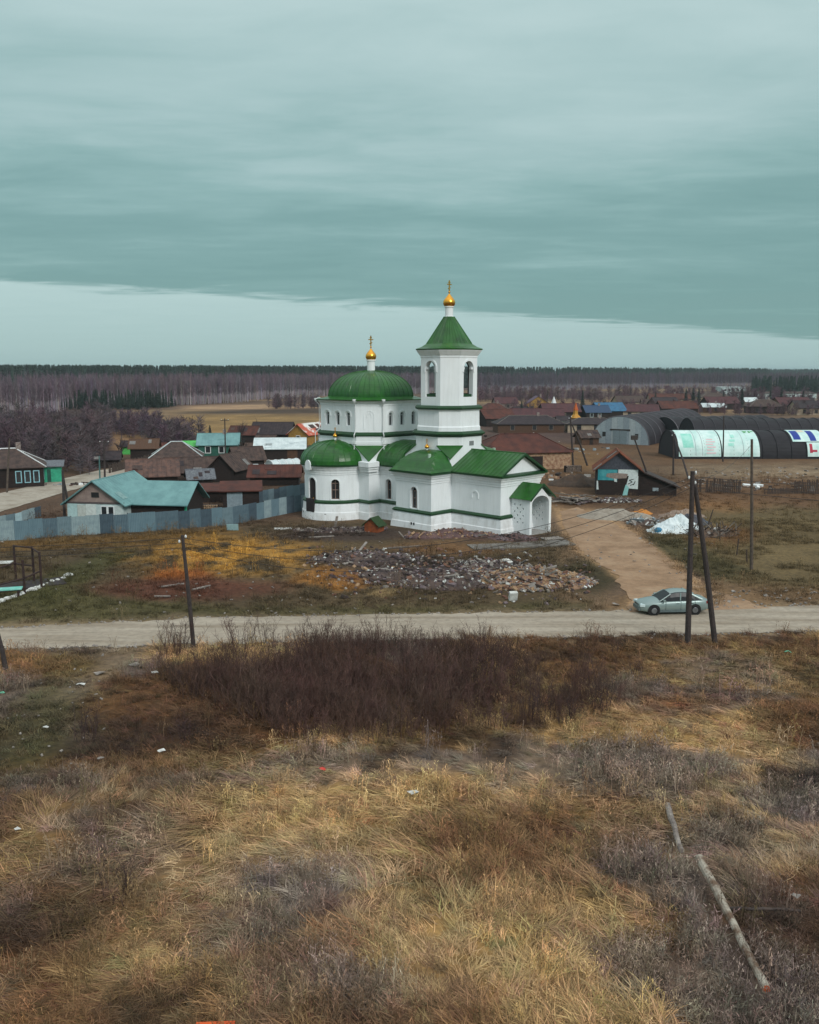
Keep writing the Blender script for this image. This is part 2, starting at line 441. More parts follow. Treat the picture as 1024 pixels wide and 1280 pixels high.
def field_tint(x, y):
    """colour of the matted dry grass of the near field"""
    x = np.asarray(x, float); y = np.asarray(y, float)
    px, py = project(x, np.maximum(y, 6.0))
    a = fbm(x, y, 7.0, 11.0, 4); b = fbm(x * 0.8 + y * 0.3, y, 4.0, 12.0, 4); c = fbm(x, y, 1.3, 13.0, 3)
    straw = lin(208, 168, 108); ochre = lin(150, 106, 62); violet = lin(136, 123, 117); brown = lin(88, 64, 48)
    dark = lin(58, 42, 38); green = lin(92, 88, 56); grey = lin(150, 138, 126)
    T = np.zeros((len(x), 3)); T[:] = ochre * 0.55 + brown * 0.45
    def put(col_, w): T[:] = T * (1 - w[:, None]) + col_ * w[:, None]
    put(straw, sstep(-0.05, 0.34, a) * 0.85)
    put(violet, sstep(0.05, 0.35, b) * 0.8)
    put(brown, sstep(0.10, 0.38, -a) * 0.8)
    put(dark, sstep(0.22, 0.5, fbm(x, y, 3.0, 14.0, 3)) * 0.75)
    g = lambda cx, cy, rx, ry: np.exp(-(((px - cx) / rx) ** 2 + ((py - cy) / ry) ** 2)) 
    k = np.clip(0.75 + 0.8 * c, 0, 1)
    put(straw, np.clip(g(330, 1060, 160, 70) * 1.2, 0, 1) * k)
    put(straw, np.clip(g(200, 1190, 110, 80), 0, 1) * k * 0.9)
    put(straw * 0.95, np.clip(g(560, 990, 180, 26), 0, 1) * k)
    put(straw * 0.95, np.clip(g(640, 1190, 150, 90), 0, 1) * k * 0.8)
    put(violet, np.clip(g(370, 1110, 95, 45) * 1.2, 0, 1) * k); put(violet, np.clip(g(300, 1180, 60, 26), 0, 1) * k * 0.8); put(grey * 0.9, np.clip(g(760, 960, 120, 22), 0, 1) * k * 0.6); put(dark, np.clip(g(90, 1150, 120, 60), 0, 1) * k * 0.5)
    put(violet * 0.9, np.clip(g(900, 1060, 120, 70), 0, 1) * k * 0.85)
    put(grey, np.clip(g(430, 1240, 110, 46), 0, 1) * k * 0.7)
    put(brown, np.clip(g(120, 1010, 150, 60), 0, 1) * k * 0.8)
    put(dark, np.clip(g(200, 930, 120, 34), 0, 1) * k * 0.7)
    put(dark * 1.1, np.clip(g(560, 1120, 70, 26), 0, 1) * k * 0.8)
    put(lin(165, 110, 62), np.clip(g(850, 880, 60, 14), 0, 1) * k)
    put(brown * 0.8, np.clip(g(480, 870, 280, 50), 0, 1) * 0.8)
    put(lin(140, 112, 68), np.clip(g(900, 830, 140, 22), 0, 1) * k * 0.7)
    # worn green way down the left side
    lane = np.exp(-((px - (95 - (py - 830) * 0.62)) / (34 + (py - 820) * 0.22)) ** 2) * sstep(806, 830, py) * (1 - sstep(930, 1010, py))
    put(green, np.clip(lane * 1.2, 0, 1) * (0.75 + 0.25 * c))
    put(lin(150, 132, 110), np.exp(-((px - (170 - (py - 812) * 1.5)) / 22) ** 2) * sstep(804, 812, py) * (1 - sstep(840, 900, py)) * 0.8)
    put(lin(150, 112, 66), np.clip(g(40, 830, 70, 18), 0, 1) * k * 0.8)
    return T

def build_ground():
    def axis(lo, hi, step, far_lo, far_hi, g=1.16):
        a = list(np.arange(lo, hi + 1e-6, step)); d = step; p = hi
        while p < far_hi: d *= g; p += d; a.append(p)
        d = step; p = lo; b = []
        while p > far_lo: d *= g; p -= d; b.append(p)
        return np.array(b[::-1] + a)
    xs = axis(-62, 78, 0.42, -7000, 7000)
    y1 = np.arange(11, 100, 0.42); y2 = []; p = 100; d = 0.45
    while p < 9000: d = min(d * 1.03, 8) if p < 700 else d * 1.25; p += d; y2.append(p)
    y0 = [-6000, -1500, -400, -120, -40, -15, 0, 6, 9]
    ys = np.array(list(y0) + list(y1) + y2)
    X, Y = np.meshgrid(xs, ys); x = X.ravel(); y = Y.ravel()
    z = hz(x, y)
    co = np.stack([x, y, z], 1).astype(np.float32)
    nx, ny = len(xs), len(ys)
    i = np.arange(nx * (ny - 1)).reshape(ny - 1, nx)[:, :-1].ravel()
    quads = np.stack([i, i + 1, i + nx + 1, i + nx], 1).astype(np.int32)
    me = bpy.data.meshes.new('ground')
    me.vertices.add(len(co)); me.vertices.foreach_set('co', co.ravel())
    me.loops.add(quads.size); me.loops.foreach_set('vertex_index', quads.ravel())
    me.polygons.add(len(quads)); me.polygons.foreach_set('loop_start', np.arange(0, quads.size, 4, dtype=np.int32))
    me.polygons.foreach_set('loop_total', np.full(len(quads), 4, np.int32))
    me.polygons.foreach_set('use_smooth', np.ones(len(quads), bool))
    me.update(); me.validate()
    c = np.ones((len(co), 4), np.float32); c[:, :3] = ground_colour(x, y)
    at = me.color_attributes.new('tint', 'FLOAT_COLOR', 'POINT'); at.data.foreach_set('color', c.ravel())
    m = bpy.data.materials.new('ground_soil'); m.use_nodes = True
    t = m.node_tree; b = t.nodes['Principled BSDF']; b.inputs['Roughness'].default_value = 0.95
    b.inputs['Specular IOR Level'].default_value = 0.15
    a = N(t, 'ShaderNodeAttribute', attribute_type='GEOMETRY', attribute_name='tint')
    tc = N(t, 'ShaderNodeTexCoord')
    n1 = N(t, 'ShaderNodeTexNoise'); n1.inputs['Scale'].default_value = 2.6; n1.inputs['Detail'].default_value = 8; n1.inputs['Roughness'].default_value = 0.7
    t.links.new(tc.outputs['Object'], n1.inputs['Vector'])
    f = ramp(t, n1.outputs[0], [(0.28, (0.45, 0.42, 0.42)), (0.5, (0.95, 0.95, 0.95)), (0.72, (1.5, 1.45, 1.35))])
    n3 = N(t, 'ShaderNodeTexNoise'); n3.inputs['Scale'].default_value = 0.06; n3.inputs['Detail'].default_value = 6
    t.links.new(tc.outputs['Object'], n3.inputs['Vector'])
    f2 = ramp(t, n3.outputs[0], [(0.3, (0.72, 0.70, 0.70)), (0.7, (1.25, 1.22, 1.18))])
    cc = mixc(t, 1.0, mixc(t, 1.0, a.outputs['Color'], f, 'MULTIPLY'), f2, 'MULTIPLY')
    t.links.new(cc, b.inputs['Base Color'])
    n2 = N(t, 'ShaderNodeTexNoise'); n2.inputs['Scale'].default_value = 5; n2.inputs['Detail'].default_value = 6
    t.links.new(tc.outputs['Object'], n2.inputs['Vector'])
    bn = N(t, 'ShaderNodeBump'); bn.inputs['Strength'].default_value = 0.7; bn.inputs['Distance'].default_value = 0.08
    t.links.new(n2.outputs[0], bn.inputs['Height']); t.links.new(bn.outputs[0], b.inputs['Normal'])
    me.materials.append(m)
    link('ground', me, kind='structure', label='brown and ochre rough ground reaching to the horizon')
build_ground()

def strip(name, up, lo, m, z, label, jit=0.25, step=0.6, sub=10):
    """a sheet between two edge lines, edges slightly ragged"""
    def res(l, n):
        l = [Vector(p) for p in l]; d = [0]
        for a, b in zip(l, l[1:]): d.append(d[-1] + (b - a).length)
        o = []
        for i in range(n):
            t = d[-1] * i / (n - 1)
            k = max(j for j in range(len(d)) if d[j] <= t + 1e-9); k = min(k, len(l) - 2)
            o.append(l[k].lerp(l[k + 1], (t - d[k]) / (d[k + 1] - d[k])))
        return o
    L = sum((b - a).length for a, b in zip(up, up[1:])); n = max(8, int(L / step))
    A, B = res(up, n), res(lo, n)
    rs = []
    for i, (a, b) in enumerate(zip(A, B)):
        ja = jit * (mnoise.noise((i * step * 0.55, 3.1, 0)) + 0.6 * mnoise.noise((i * step * 1.7, 8.1, 0)))
        jb = jit * (mnoise.noise((i * step * 0.55, 13.1, 0)) + 0.6 * mnoise.noise((i * step * 1.7, 18.1, 0)))
        e = (a - b).normalized()
        a2 = a + e * ja; b2 = b + e * jb
        rs.append([(*(a2.lerp(b2, k / sub)).xy, z) for k in range(sub + 1)])
    g = MB(); g.rings(rs, close=False)
    return g.build(name, m, kind='structure', label=label)

def road_material(name, c1, c2, c3, sx=0.12, rot=-3):
    m = bpy.data.materials.new(name); m.use_nodes = True
    t = m.node_tree; b = t.nodes['Principled BSDF']; b.inputs['Roughness'].default_value = 0.92
    tc = N(t, 'ShaderNodeTexCoord')
    mp = N(t, 'ShaderNodeMapping'); mp.inputs['Scale'].default_value = (sx, 1.1 if sx < 0.3 else sx, 1); mp.inputs['Rotation'].default_value = (0, 0, radians(rot))
    t.links.new(tc.outputs['Object'], mp.inputs[0])
    n1 = N(t, 'ShaderNodeTexNoise'); n1.inputs['Scale'].default_value = 1.0; n1.inputs['Detail'].default_value = 6
    t.links.new(mp.outputs[0], n1.inputs['Vector'])
    n2 = N(t, 'ShaderNodeTexNoise'); n2.inputs['Scale'].default_value = 2.2; n2.inputs['Detail'].default_value = 8; n2.inputs['Roughness'].default_value = 0.7
    t.links.new(tc.outputs['Object'], n2.inputs['Vector'])
    c = ramp(t, n1.outputs[0], [(0.3, c2), (0.5, c1), (0.72, c3)])
    c = mixc(t, 1.0, c, ramp(t, n2.outputs[0], [(0.3, (0.72, 0.72, 0.72)), (0.55, (1, 1, 1)), (0.75, (1.12, 1.12, 1.1))]), 'MULTIPLY')
    t.links.new(c, b.inputs['Base Color'])
    bn = N(t, 'ShaderNodeBump'); bn.inputs['Strength'].default_value = 0.4; bn.inputs['Distance'].default_value = 0.04
    t.links.new(n2.outputs[0], bn.inputs['Height']); t.links.new(bn.outputs[0], b.inputs['Normal'])
    return m
gravel_mat = road_material('pale_gravel', srgb(156, 144, 128), srgb(130, 116, 98), srgb(172, 160, 144))
track_mat = road_material('track_dirt', srgb(148, 118, 90), srgb(126, 98, 72), srgb(162, 134, 106), 0.45, 0)
strip('main_road', road_up, road_lo, gravel_mat, 0.03, 'pale gravel road crossing in front of the church', 0.6)
tk_l = [bp(*p) for p in [(786, 766), (786, 746), (766, 716), (724, 688), (706, 662), (700, 640)]]
tk_r = [bp(*p) for p in [(965, 761), (892, 738), (836, 700), (796, 668), (752, 648), (722, 634)]]
for p in tk_l + tk_r: pass
def drape(o, dz):
    me = o.data; n = len(me.vertices); c = np.zeros(n * 3); me.vertices.foreach_get('co', c); c = c.reshape(-1, 3)
    c[:, 2] = hz(c[:, 0], c[:, 1]) + dz; me.vertices.foreach_set('co', c.ravel()); me.update()
drape(strip('dirt_track', tk_l, tk_r, track_mat, 0.02, 'bare earth track running from the road up past the church', 0.6), 0.035)
st_u = [bp(*p) for p in [(-220, 672), (0, 617), (60, 603), (125, 588), (200, 574), (260, 566)]]
st_l = [bp(*p) for p in [(-220, 705), (0, 640), (60, 622), (125, 603), (200, 585), (260, 574)]]
drape(strip('village_street', st_u, st_l, road_material('street_gravel', srgb(160, 150, 136), srgb(138, 126, 110), srgb(172, 162, 148), 0.45, 0), 0.02, 'pale unpaved village street curving away behind the fence', 0.4), 0.05)
# ------------------------------------------------------------------ church
def offset_poly(P, d):
    """offset a counter-clockwise polygon outward by d (mitred)"""
    n = len(P); o = []
    for i in range(n):
        a, b, c = Vector(P[i - 1]), Vector(P[i]), Vector(P[(i + 1) % n])
        e1 = (b - a).normalized(); e2 = (c - b).normalized()
        n1 = Vector((e1.y, -e1.x)); n2 = Vector((e2.y, -e2.x))
        m = (n1 + n2); k = 1 + n1.dot(n2)
        o.append(b + m * (d / max(k, 0.25)))
    return o
def sweep(P, prof, cap=False):
    g = MB(); g.rings([[(*q, z) for q in offset_poly(P, d)] for d, z in prof], cap1=cap)
    return g
def panel(g, gp, mapf, L, z0, z1, ops, step=99.0, gf=None):
    """wall sheet in (s, depth, z) with arched openings; gp takes the panes, gf the glazing bars"""
    br = {0.0, L}
    for (sc_, hw, zs, zp, D, *_r) in ops:
        for k in range(9): br.add(round(sc_ - hw * cos(pi * k / 8), 5))
    b = sorted(br); full = [b[0]]
    for x0_, x1_ in zip(b, b[1:]):
        n = max(1, math.ceil((x1_ - x0_) / step))
        full += [x0_ + (x1_ - x0_) * (i + 1) / n for i in range(n)]
    def arch(o, s):
        t = min(1, abs(s - o[0]) / o[1]); return o[3] + o[1] * sqrt(max(0, 1 - t * t))
    for sa, sb in zip(full, full[1:]):
        sm = (sa + sb) / 2; o = next((o for o in ops if abs(sm - o[0]) < o[1]), None)
        q = lambda *pts: g.add([mapf(*p) for p in pts], [tuple(range(len(pts)))])
        if o is None:
            q((sa, 0, z0), (sb, 0, z0), (sb, 0, z1), (sa, 0, z1)); continue
        za, zb, D = arch(o, sa), arch(o, sb), o[4]
        if o[2] > z0: q((sa, 0, z0), (sb, 0, z0), (sb, 0, o[2]), (sa, 0, o[2]))
        q((sa, 0, za), (sb, 0, zb), (sb, 0, z1), (sa, 0, z1))
        q((sa, 0, za), (sa, D, za), (sb, D, zb), (sb, 0, zb))
        q((sa, 0, o[2]), (sb, 0, o[2]), (sb, D, o[2]), (sa, D, o[2]))
        if gp is not None:
            gp.add([mapf(sa, D, o[2]), mapf(sb, D, o[2]), mapf(sb, D, zb), mapf(sa, D, za)], [(0, 1, 2, 3)])
    for o in ops:
        for s in (o[0] - o[1], o[0] + o[1]):
            g.add([mapf(s, 0, o[2]), mapf(s, o[4], o[2]), mapf(s, o[4], o[3]), mapf(s, 0, o[3])], [(0, 1, 2, 3)])
def line_map(p0, p1):
    p0 = Vector((*p0, 0)); p1 = Vector((*p1, 0)); d = (p1 - p0); L = d.length; d /= L
    n = Vector((d.y, -d.x, 0))
    return (lambda s, dd, z: p0 + d * s - n * dd + Vector((0, 0, z))), L
def arc_map(c, R, a0, a1):
    L = abs(a1 - a0) * R; sg = 1 if a1 > a0 else -1
    return (lambda s, dd, z: Vector((c[0] + (R - dd) * cos(a0 + sg * s / R), c[1] + (R - dd) * sin(a0 + sg * s / R), z))), L

def moulding(g, mapf, s0, hw, z0, zp, w=0.16, t=0.07):
    """raised surround over an arched opening, sitting on the wall face"""
    prev = None
    pts = [(s0 - hw, z0)] + [(s0 - hw * cos(pi * k / 10), zp + hw * sin(pi * k / 10)) for k in range(11)] + [(s0 + hw, z0)]
    out = [(s0 - hw - w, z0)] + [(s0 - (hw + w) * cos(pi * k / 10), zp + (hw + w) * sin(pi * k / 10)) for k in range(11)] + [(s0 + hw + w, z0)]
    rs = []
    for (a, za), (b, zb) in zip(pts, out):
        rs.append([mapf(a, 0.01, za), mapf(a, -t, za), mapf(b, -t, zb), mapf(b, 0.01, zb)])
    g.rings(rs, close=True, cap0=True, cap1=True)

def octo(A, b):
    return [(A, -b), (A, b), (b, A), (-b, A), (-A, b), (-A, -b), (-b, -A), (b, -A)]

def onion(parent, c, r, h, neck_r, neck_h, cross, name='cupola'):
    """white neck, gold onion, ball and cross; the neck is the part, the rest its sub-parts"""
    nk = MB().lathe(c, [(neck_r * 1.12, 0), (neck_r * 1.12, neck_h * 0.08), (neck_r, neck_h * 0.1), (neck_r, neck_h * 0.88), (neck_r * 1.18, neck_h * 0.9), (neck_r * 1.18, neck_h)], 16).build('cupola_neck', white_plaster, parent, smooth=False)
    b = Vector(c) + Vector((0, 0, neck_h))
    pr = [(0.72, 0), (0.86, 0.06), (0.97, 0.17), (1.0, 0.27), (0.97, 0.38), (0.86, 0.5), (0.66, 0.62), (0.44, 0.74), (0.25, 0.85), (0.12, 0.94), (0.06, 1.0)]
    MB().lathe(b, [(r * a, h * z) for a, z in pr], 24).build('onion_dome', gold, nk, smooth=True)
    t = b + Vector((0, 0, h)); br = r * 0.17
    MB().lathe(t, [(br * sin(pi * k / 6) + 0.004, br - br * cos(pi * k / 6)) for k in range(7)], 12).build('ball', gold, nk, smooth=True)
    t = t + Vector((0, 0, 2 * br)); w = cross * 0.035 + 0.008
    g = MB(); g.bx(t.x - w, t.x + w, t.y - w, t.y + w, t.z - 0.03, t.z + cross)
    for zz, hw in ((0.80, 0.13), (0.62, 0.30)):
        g.bx(t.x - w * 0.9, t.x + w * 0.9, t.y - cross * hw, t.y + cross * hw, t.z + cross * zz - w, t.z + cross * zz + w)
    g.box((t.x, t.y, t.z + cross * 0.28), (w * 1.8, cross * 0.36, w * 1.8), rx=radians(18))
    g.build('cross', gold, nk)

def build_church():
    ch = thing('church', 'white plastered church with green domed roofs, bell tower and gold onion cupolas', 'church',
               CH_C - CH_V * 3.05, -CH_A)
    Ut, Ud = -9.55, -21.3
    VH, S_T, BV = 3.05, 3.2, 5.95
    S_D, AH, VC = 5.05, 3.45, 5.2
    BX0, BX1 = -11.2, Ut + 3.25
    Z1 = 5.45                                   # top of the lower walls
    # --- outline of the lower storey, camera side is -y
    half = [('L', (0, -VH)), ('L', (BX1, -VH)), ('L', (BX1, -BV)), ('L', (BX0, -BV)), ('L', (BX0, -AH)),
            ('L', (Ud + S_D, -AH)), ('L', (Ud + S_D, -S_D)), ('L', (Ud + AH, -S_D)), ('L', (Ud + AH, -VC))]
    arcS = [(Ud + AH * cos(t), -VC - AH * sin(t)) for t in [pi * k / 18 for k in range(1, 18)]]
    rest = [(Ud - AH, -VC), (Ud - AH, -S_D), (Ud - S_D, -S_D), (Ud - S_D, -AH), (Ud - VC, -AH)]
    arcE = [(Ud - VC - AH * sin(t), -AH * cos(t)) for t in [pi * k / 18 for k in range(1, 9)]]
    cam_side = [p for _, p in half] + arcS + rest + arcE + [(Ud - VC - AH, 0)]
    P = cam_side + [(x, -y) for x, y in cam_side[:-1][::-1]]
    P = P[::-1]                                  # counter-clockwise
    area = sum(a[0] * b[1] - a[1] * b[0] for a, b in zip(P, P[1:] + P[:1]))
    if area < 0: P = P[::-1]
    # --- lower walls with real openings
    wall = MB(); panes = []; moulds = []
    def seg(p0, p1, ops=(), mold=True):
        mf, L = line_map(p0, p1); o2 = [(s, hw, zs, zp, D) for (s, hw, zs, zp, D) in ops]
        gp = MB() if ops else None
        panel(wall, gp, mf, L, 0.9, Z1, o2)
        if ops: panes.append((gp, mf, o2))
    W = (0.46, 1.95, 3.65, 0.38)
    def w_at(s): return [(s, *W)]
    # outward normals need travel with the inside on the left: walk the camera side from east to west
    for sgn in (-1, 1):
        def S(a, b, ops=(), mold=True):
            a = (a[0], a[1] * -sgn); b = (b[0], b[1] * -sgn)
            if sgn == -1: seg(a, b, ops, mold)
            else: seg(b, a, [((Vector(b) - Vector(a)).length - o[0], *o[1:]) for o in ops], mold)
        S((BX1, -VH), (0, -VH))
        S((BX1, -BV), (BX1, -VH))
        S((BX0, -BV), (BX1, -BV), w_at(2.55))
        S((BX0, -AH), (BX0, -BV))
        S((Ud + S_D, -AH), (BX0, -AH), w_at(1.35))
        S((Ud + S_D, -S_D), (Ud + S_D, -AH))
        S((Ud + AH, -S_D), (Ud + S_D, -S_D))
        S((Ud + AH, -VC), (Ud + AH, -S_D))
        S((Ud - AH, -S_D), (Ud - AH, -VC))
        S((Ud - S_D, -S_D), (Ud - AH, -S_D))
        S((Ud - S_D, -AH), (Ud - S_D, -S_D))
        S((Ud - VC, -AH), (Ud - S_D, -AH))
    door = None
    for c, a0, side in (((Ud, -VC), pi, 'S'), ((Ud, VC), 0, 'N'), ((Ud - VC, 0), pi / 2, 'E')):
        mf, L = arc_map(c, AH, a0, a0 + pi)
        ops = [(L * 0.24, *W), (L * 0.76, *W)]
        if side == 'S': ops.insert(1, (L * 0.5, 0.58, 0.9, 3.62, 0.30))
        else: ops.insert(1, (L * 0.5, *W))
        gp = MB(); panel(wall, gp, mf, L, 0.9, Z1, ops, step=0.3)
        panes.append((gp, mf, ops))
    # west end wall above the porch
    mf, L = line_map((0, -VH), (0, VH)); panel(wall, None, mf, L, 0.9, Z1, [])
    wl = wall.build('wall', white_plaster, ch)
    for gp, mf, ops in panes:
        for o in ops:
            mo = MB(); moulding(mo, mf, o[0], o[1], max(o[2], 1.9), o[3], 0.15, 0.05); mo.build('window_surround', white_plaster, wl)
            if o[1] > 0.5: continue
            pts = [(o[0] - o[1], o[2]), (o[0] + o[1], o[2])] + [(o[0] + o[1] * cos(pi * k / 8), o[3] + o[1] * sin(pi * k / 8)) for k in range(9)]
            MB().add([mf(s, o[4] - 0.005, z) for s, z in pts], [tuple(range(len(pts)))]).build('window_pane', glass, wl)
            g = MB()
            for ds in (-o[1] + 0.035, 0, o[1] - 0.035):
                g.rings([[mf(o[0] + ds - 0.03, o[4] - e, z) for e in (0.01, 0.06)] + [mf(o[0] + ds + 0.03, o[4] - e, z) for e in (0.06, 0.01)] for z in (o[2], o[3] + (o[1] - 0.05 if ds == 0 else 0.08))])
            for z in (o[2] + 0.03, (o[2] + o[3]) / 2 + 0.15, o[3]):
                g.rings([[mf(o[0] + ds, o[4] - 0.01, z - 0.03), mf(o[0] + ds, o[4] - 0.055, z - 0.03), mf(o[0] + ds, o[4] - 0.055, z + 0.03), mf(o[0] + ds, o[4] - 0.01, z + 0.03)] for ds in (-o[1], o[1])])
            g.build('window_frame', mat('window_frame_brown', (0.28, 0.19, 0.16), (0.2, 0.14, 0.12), rough=0.6), ch)
    # dark double door in the south apse
    mf, L = arc_map((Ud, -VC), AH, pi, 2 * pi)
    dr = MB()
    for k in (-1, 1):
        dr.rings([[mf(L / 2 + k * a, e, z) for a, e in ((0.02, 0.14), (0.02, 0.08), (0.55, 0.08), (0.55, 0.14))] for z in (0.62, 3.86)], cap0=True, cap1=True)
    dr.rings([[mf(L / 2 + a, e, z) for a, e in ((-0.02, 0.14), (-0.02, 0.06), (0.02, 0.06), (0.02, 0.14))] for z in (0.62, 4.1)], cap0=True, cap1=True)
    dr.add([mf(L / 2 + 0.55 * cos(pi * k / 10), 0.10, 3.6 + 0.55 * sin(pi * k / 10)) for k in range(11)], [tuple(range(11))])
    dl = dr.build('door', mat('door_dark', (0.022, 0.016, 0.018), (0.035, 0.024, 0.024), rough=0.6), ch)
    g = MB(); g.lathe(mf(L / 2 + 0.12, 0.03, 2.0), [(0.03, -0.03), (0.045, 0), (0.03, 0.03)], 8); g.build('handle', gold, dl)
    # lower door: dark box proud of the plinth, standing for a recess
    g = MB(); g.rings([[mf(L / 2 + a, e, z) for a, e in ((-0.57, 0.1), (-0.57, -0.41), (0.57, -0.41), (0.57, 0.1))] for z in (0.55, 1.95)], cap0=True, cap1=True)
    g.build('door_base', MATS['door_dark'], ch)
    # --- plinth, string course, cornice, eaves
    sweep(P, [(0.42, -1.2), (0.42, -0.2), (0.36, 0.55), (0.30, 0.62), (0.22, 1.35), (0.14, 1.55), (0.0, 1.56)]).build('plinth', plinth_plaster, ch)
    sweep(P, [(0.0, 1.52), (0.27, 1.54), (0.29, 1.68), (0.14, 1.82), (0.0, 1.86)]).build('string_course', green_trim, ch)
    sweep(P, [(0.0, 4.55), (0.06, 4.58), (0.06, 4.74), (0.1, 4.78), (0.12, 5.02), (0.2, 5.06), (0.24, 5.2), (0.34, 5.3), (0.36, 5.46), (0.0, 5.47)]).build('cornice', white_plaster, ch)
    sweep(P, [(0.30, 5.47), (0.52, 5.48), (0.53, 5.60), (0.28, 5.70), (0.0, 5.76)]).build('eave', green_trim, ch)
    EV = 5.62; OV = 0.5
    # vents in the plinth
    for s_, mf_ in ((0.8, arc_map((Ud, -VC), AH + 0.36, pi, 2 * pi)[0]), (4.4, arc_map((Ud, -VC), AH + 0.36, pi, 2 * pi)[0]), (8.0, arc_map((Ud, -VC), AH + 0.36, pi, 2 * pi)[0])):
        g = MB(); g.rings([[mf_(s_ + a, -0.012, z) for a, z in ((-0.1, 0.25), (0.1, 0.25), (0.1, 0.45), (-0.1, 0.45))], [mf_(s_ + a, 0.1, z) for a, z in ((-0.1, 0.25), (0.1, 0.25), (0.1, 0.45), (-0.1, 0.45))]], cap0=True)
        g.build('vent_hole', dark_hole, ch)
    for x_ in (BX0 + 2.55, BX0 + 2.9):
        MB().bx(x_ - 0.09, x_ + 0.09, -BV - 0.385, -BV - 0.3, 0.35, 0.6).build('vent_hole', dark_hole, ch)
    # blind arch on the vestibule side walls
    for sg in (-1, 1):
        mf, L = line_map((BX1, -VH), (0, -VH)) if sg < 0 else line_map((0, VH), (BX1, VH))
        g = MB(); moulding(g, mf, L / 2, 0.34, 3.2, 3.55, 0.12, 0.07); g.build('blind_arch', white_plaster, ch)
    # --- vestibule roof with pediment
    RZ = 7.55; xe = 0.5; xb = Ut + S_T - 0.05; hw = VH + OV
    def slab(g, a, b, c, d, t=0.07):
        a, b, c, d = map(Vector, (a, b, c, d)); n = (b - a).cross(d - a).normalized() * t
        if n.z < 0: n = -n
        g.rings([[a, b, c, d], [a + n, b + n, c + n, d + n]], cap0=True, cap1=True)
    g = MB()
    for sg in (-1, 1): slab(g, (xb, sg * hw, EV), (xe, sg * hw, EV), (xe, 0, RZ), (xb, 0, RZ))
    rf = g.build('vestibule_roof', green_roof, ch)
    g = MB()
    for sg in (-1, 1):
        x = xe - 0.02
        while x > xb:
            d = Vector((0, -sg * hw, RZ - EV)); n = Vector((0, sg * (RZ - EV), hw)).normalized()
            a = Vector((x, sg * hw, EV)) + n * 0.09; b = a + d
            g.tube([a, b], 0.028, 4); x -= 0.52
    g.tube([(xb, 0, RZ + 0.09), (xe, 0, RZ + 0.09)], 0.06, 6)
    g.build('roof_seam', green_roof, rf)
    pd = MB(); pd.rings([[(0.02, -VH - 0.1, 5.72), (0.02, VH + 0.1, 5.72), (0.02, 0, RZ - 0.1)], [(-0.2, -VH - 0.1, 5.72), (-0.2, VH + 0.1, 5.72), (-0.2, 0, RZ - 0.1)]], cap0=True, cap1=True)
    pd.build('pediment', white_plaster, ch)
    g = MB()
    for sg in (-1, 1):
        g.rings([[(x, sg * (hw + 0.02), EV - 0.1), (x, sg * (hw + 0.02), EV + 0.08), (x, 0, RZ + 0.13), (x, 0, RZ - 0.12)] for x in (xe - 0.05, xe + 0.06)], cap0=True, cap1=True)
    g.build('verge', green_trim, rf)
    # --- bay half-domes either side of the tower
    for sg in (-1, 1):
        rs = []; nb = 26; nc = 16
        x0, x1 = BX0 - OV, BX1 + OV; y0, y1 = S_T - 0.05, BV + OV; uc = (x0 + x1) / 2; hu = (x1 - x0) / 2
        for j in range(nc + 1):
            row = []
            y = y1 + (y0 - y1) * (j / nc)
            for i in range(nb + 1):
                x = x0 + (x1 - x0) * i / nb
                t = min(1.0, (hu - abs(x - uc)) / (hu - 0.75), (y1 - y) / (y1 - y0) * 1.03)
                t = max(0.0, t); h = sin(pi / 2 * min(1, t)) ** 0.85
                h = h * sstep(-0.25, 0.35, t) * 1.0
                row.append((x, sg * y, EV + 0.06 + 1.95 * float(h)))
            rs.append(row)
        g = MB(); g.rings(rs, close=False); bd = g.build('bay_roof', green_roof, ch, smooth=False)
        onion(ch, (uc - 0.45, sg * (S_T + 0.35), EV + 1.92), 0.24, 0.46, 0.10, 0.22, 0.42)
        g = MB(); g.tube([(uc + 1.25, sg * (BV - 1.0), EV + 1.0), (uc + 1.25, sg * (BV - 1.0), EV + 1.75)], 0.16, 10)
        g.build('roof_vent', mat('vent_pale_green', (0.42, 0.55, 0.44), (0.34, 0.48, 0.38), rough=0.5), ch)
    # --- arms of the main volume: barrel roofs, round ends
    def arm(name, ang, length, rounded, w0):
        a = AH + OV; hgt = 2.35; M = Matrix.Rotation(ang, 3, 'Z'); rs = []
        for j in range(13):
            th = pi / 2 * j / 12; r = a * cos(th) * (1 - 0.0 * j); z = EV + 0.06 + hgt * sin(th) ** 0.92
            if j == 0: z = EV + 0.03
            row = [(w0, -r)] + [(length, -r)]
            if rounded: row += [(length + r * sin(pi * k / 20), -r * cos(pi * k / 20)) for k in range(1, 20)]
            row += [(length, r), (w0, r)]
            rs.append([(Ud, 0, 0) + M @ Vector((p, q, z)) if False else Vector((Ud, 0, 0)) + M @ Vector((p, q, z)) for p, q in row])
        g = MB(); g.rings(rs, close=False)
        o = g.build(name, green_roof, ch)
        s = MB()
        if rounded:
            for k in range(1, 20, 2):
                s.tube([Vector((Ud, 0, 0)) + M @ Vector((length + (a * cos(pi / 2 * j / 12) + 0.01) * sin(pi * k / 20), -(a * cos(pi / 2 * j / 12) + 0.01) * cos(pi * k / 20), EV + 0.07 + hgt * sin(pi / 2 * j / 12) ** 0.92)) for j in range(1, 13)], 0.025, 4)
        w = w0 + 0.3
        while w < length:
            for sg in (-1, 1):
                s.tube([Vector((Ud, 0, 0)) + M @ Vector((w, sg * (a * cos(pi / 2 * j / 12) + 0.01), EV + 0.07 + hgt * sin(pi / 2 * j / 12) ** 0.92)) for j in range(0, 13)], 0.025, 4)
            w += 0.55
        s.build('roof_seam', green_roof, o)
        return o
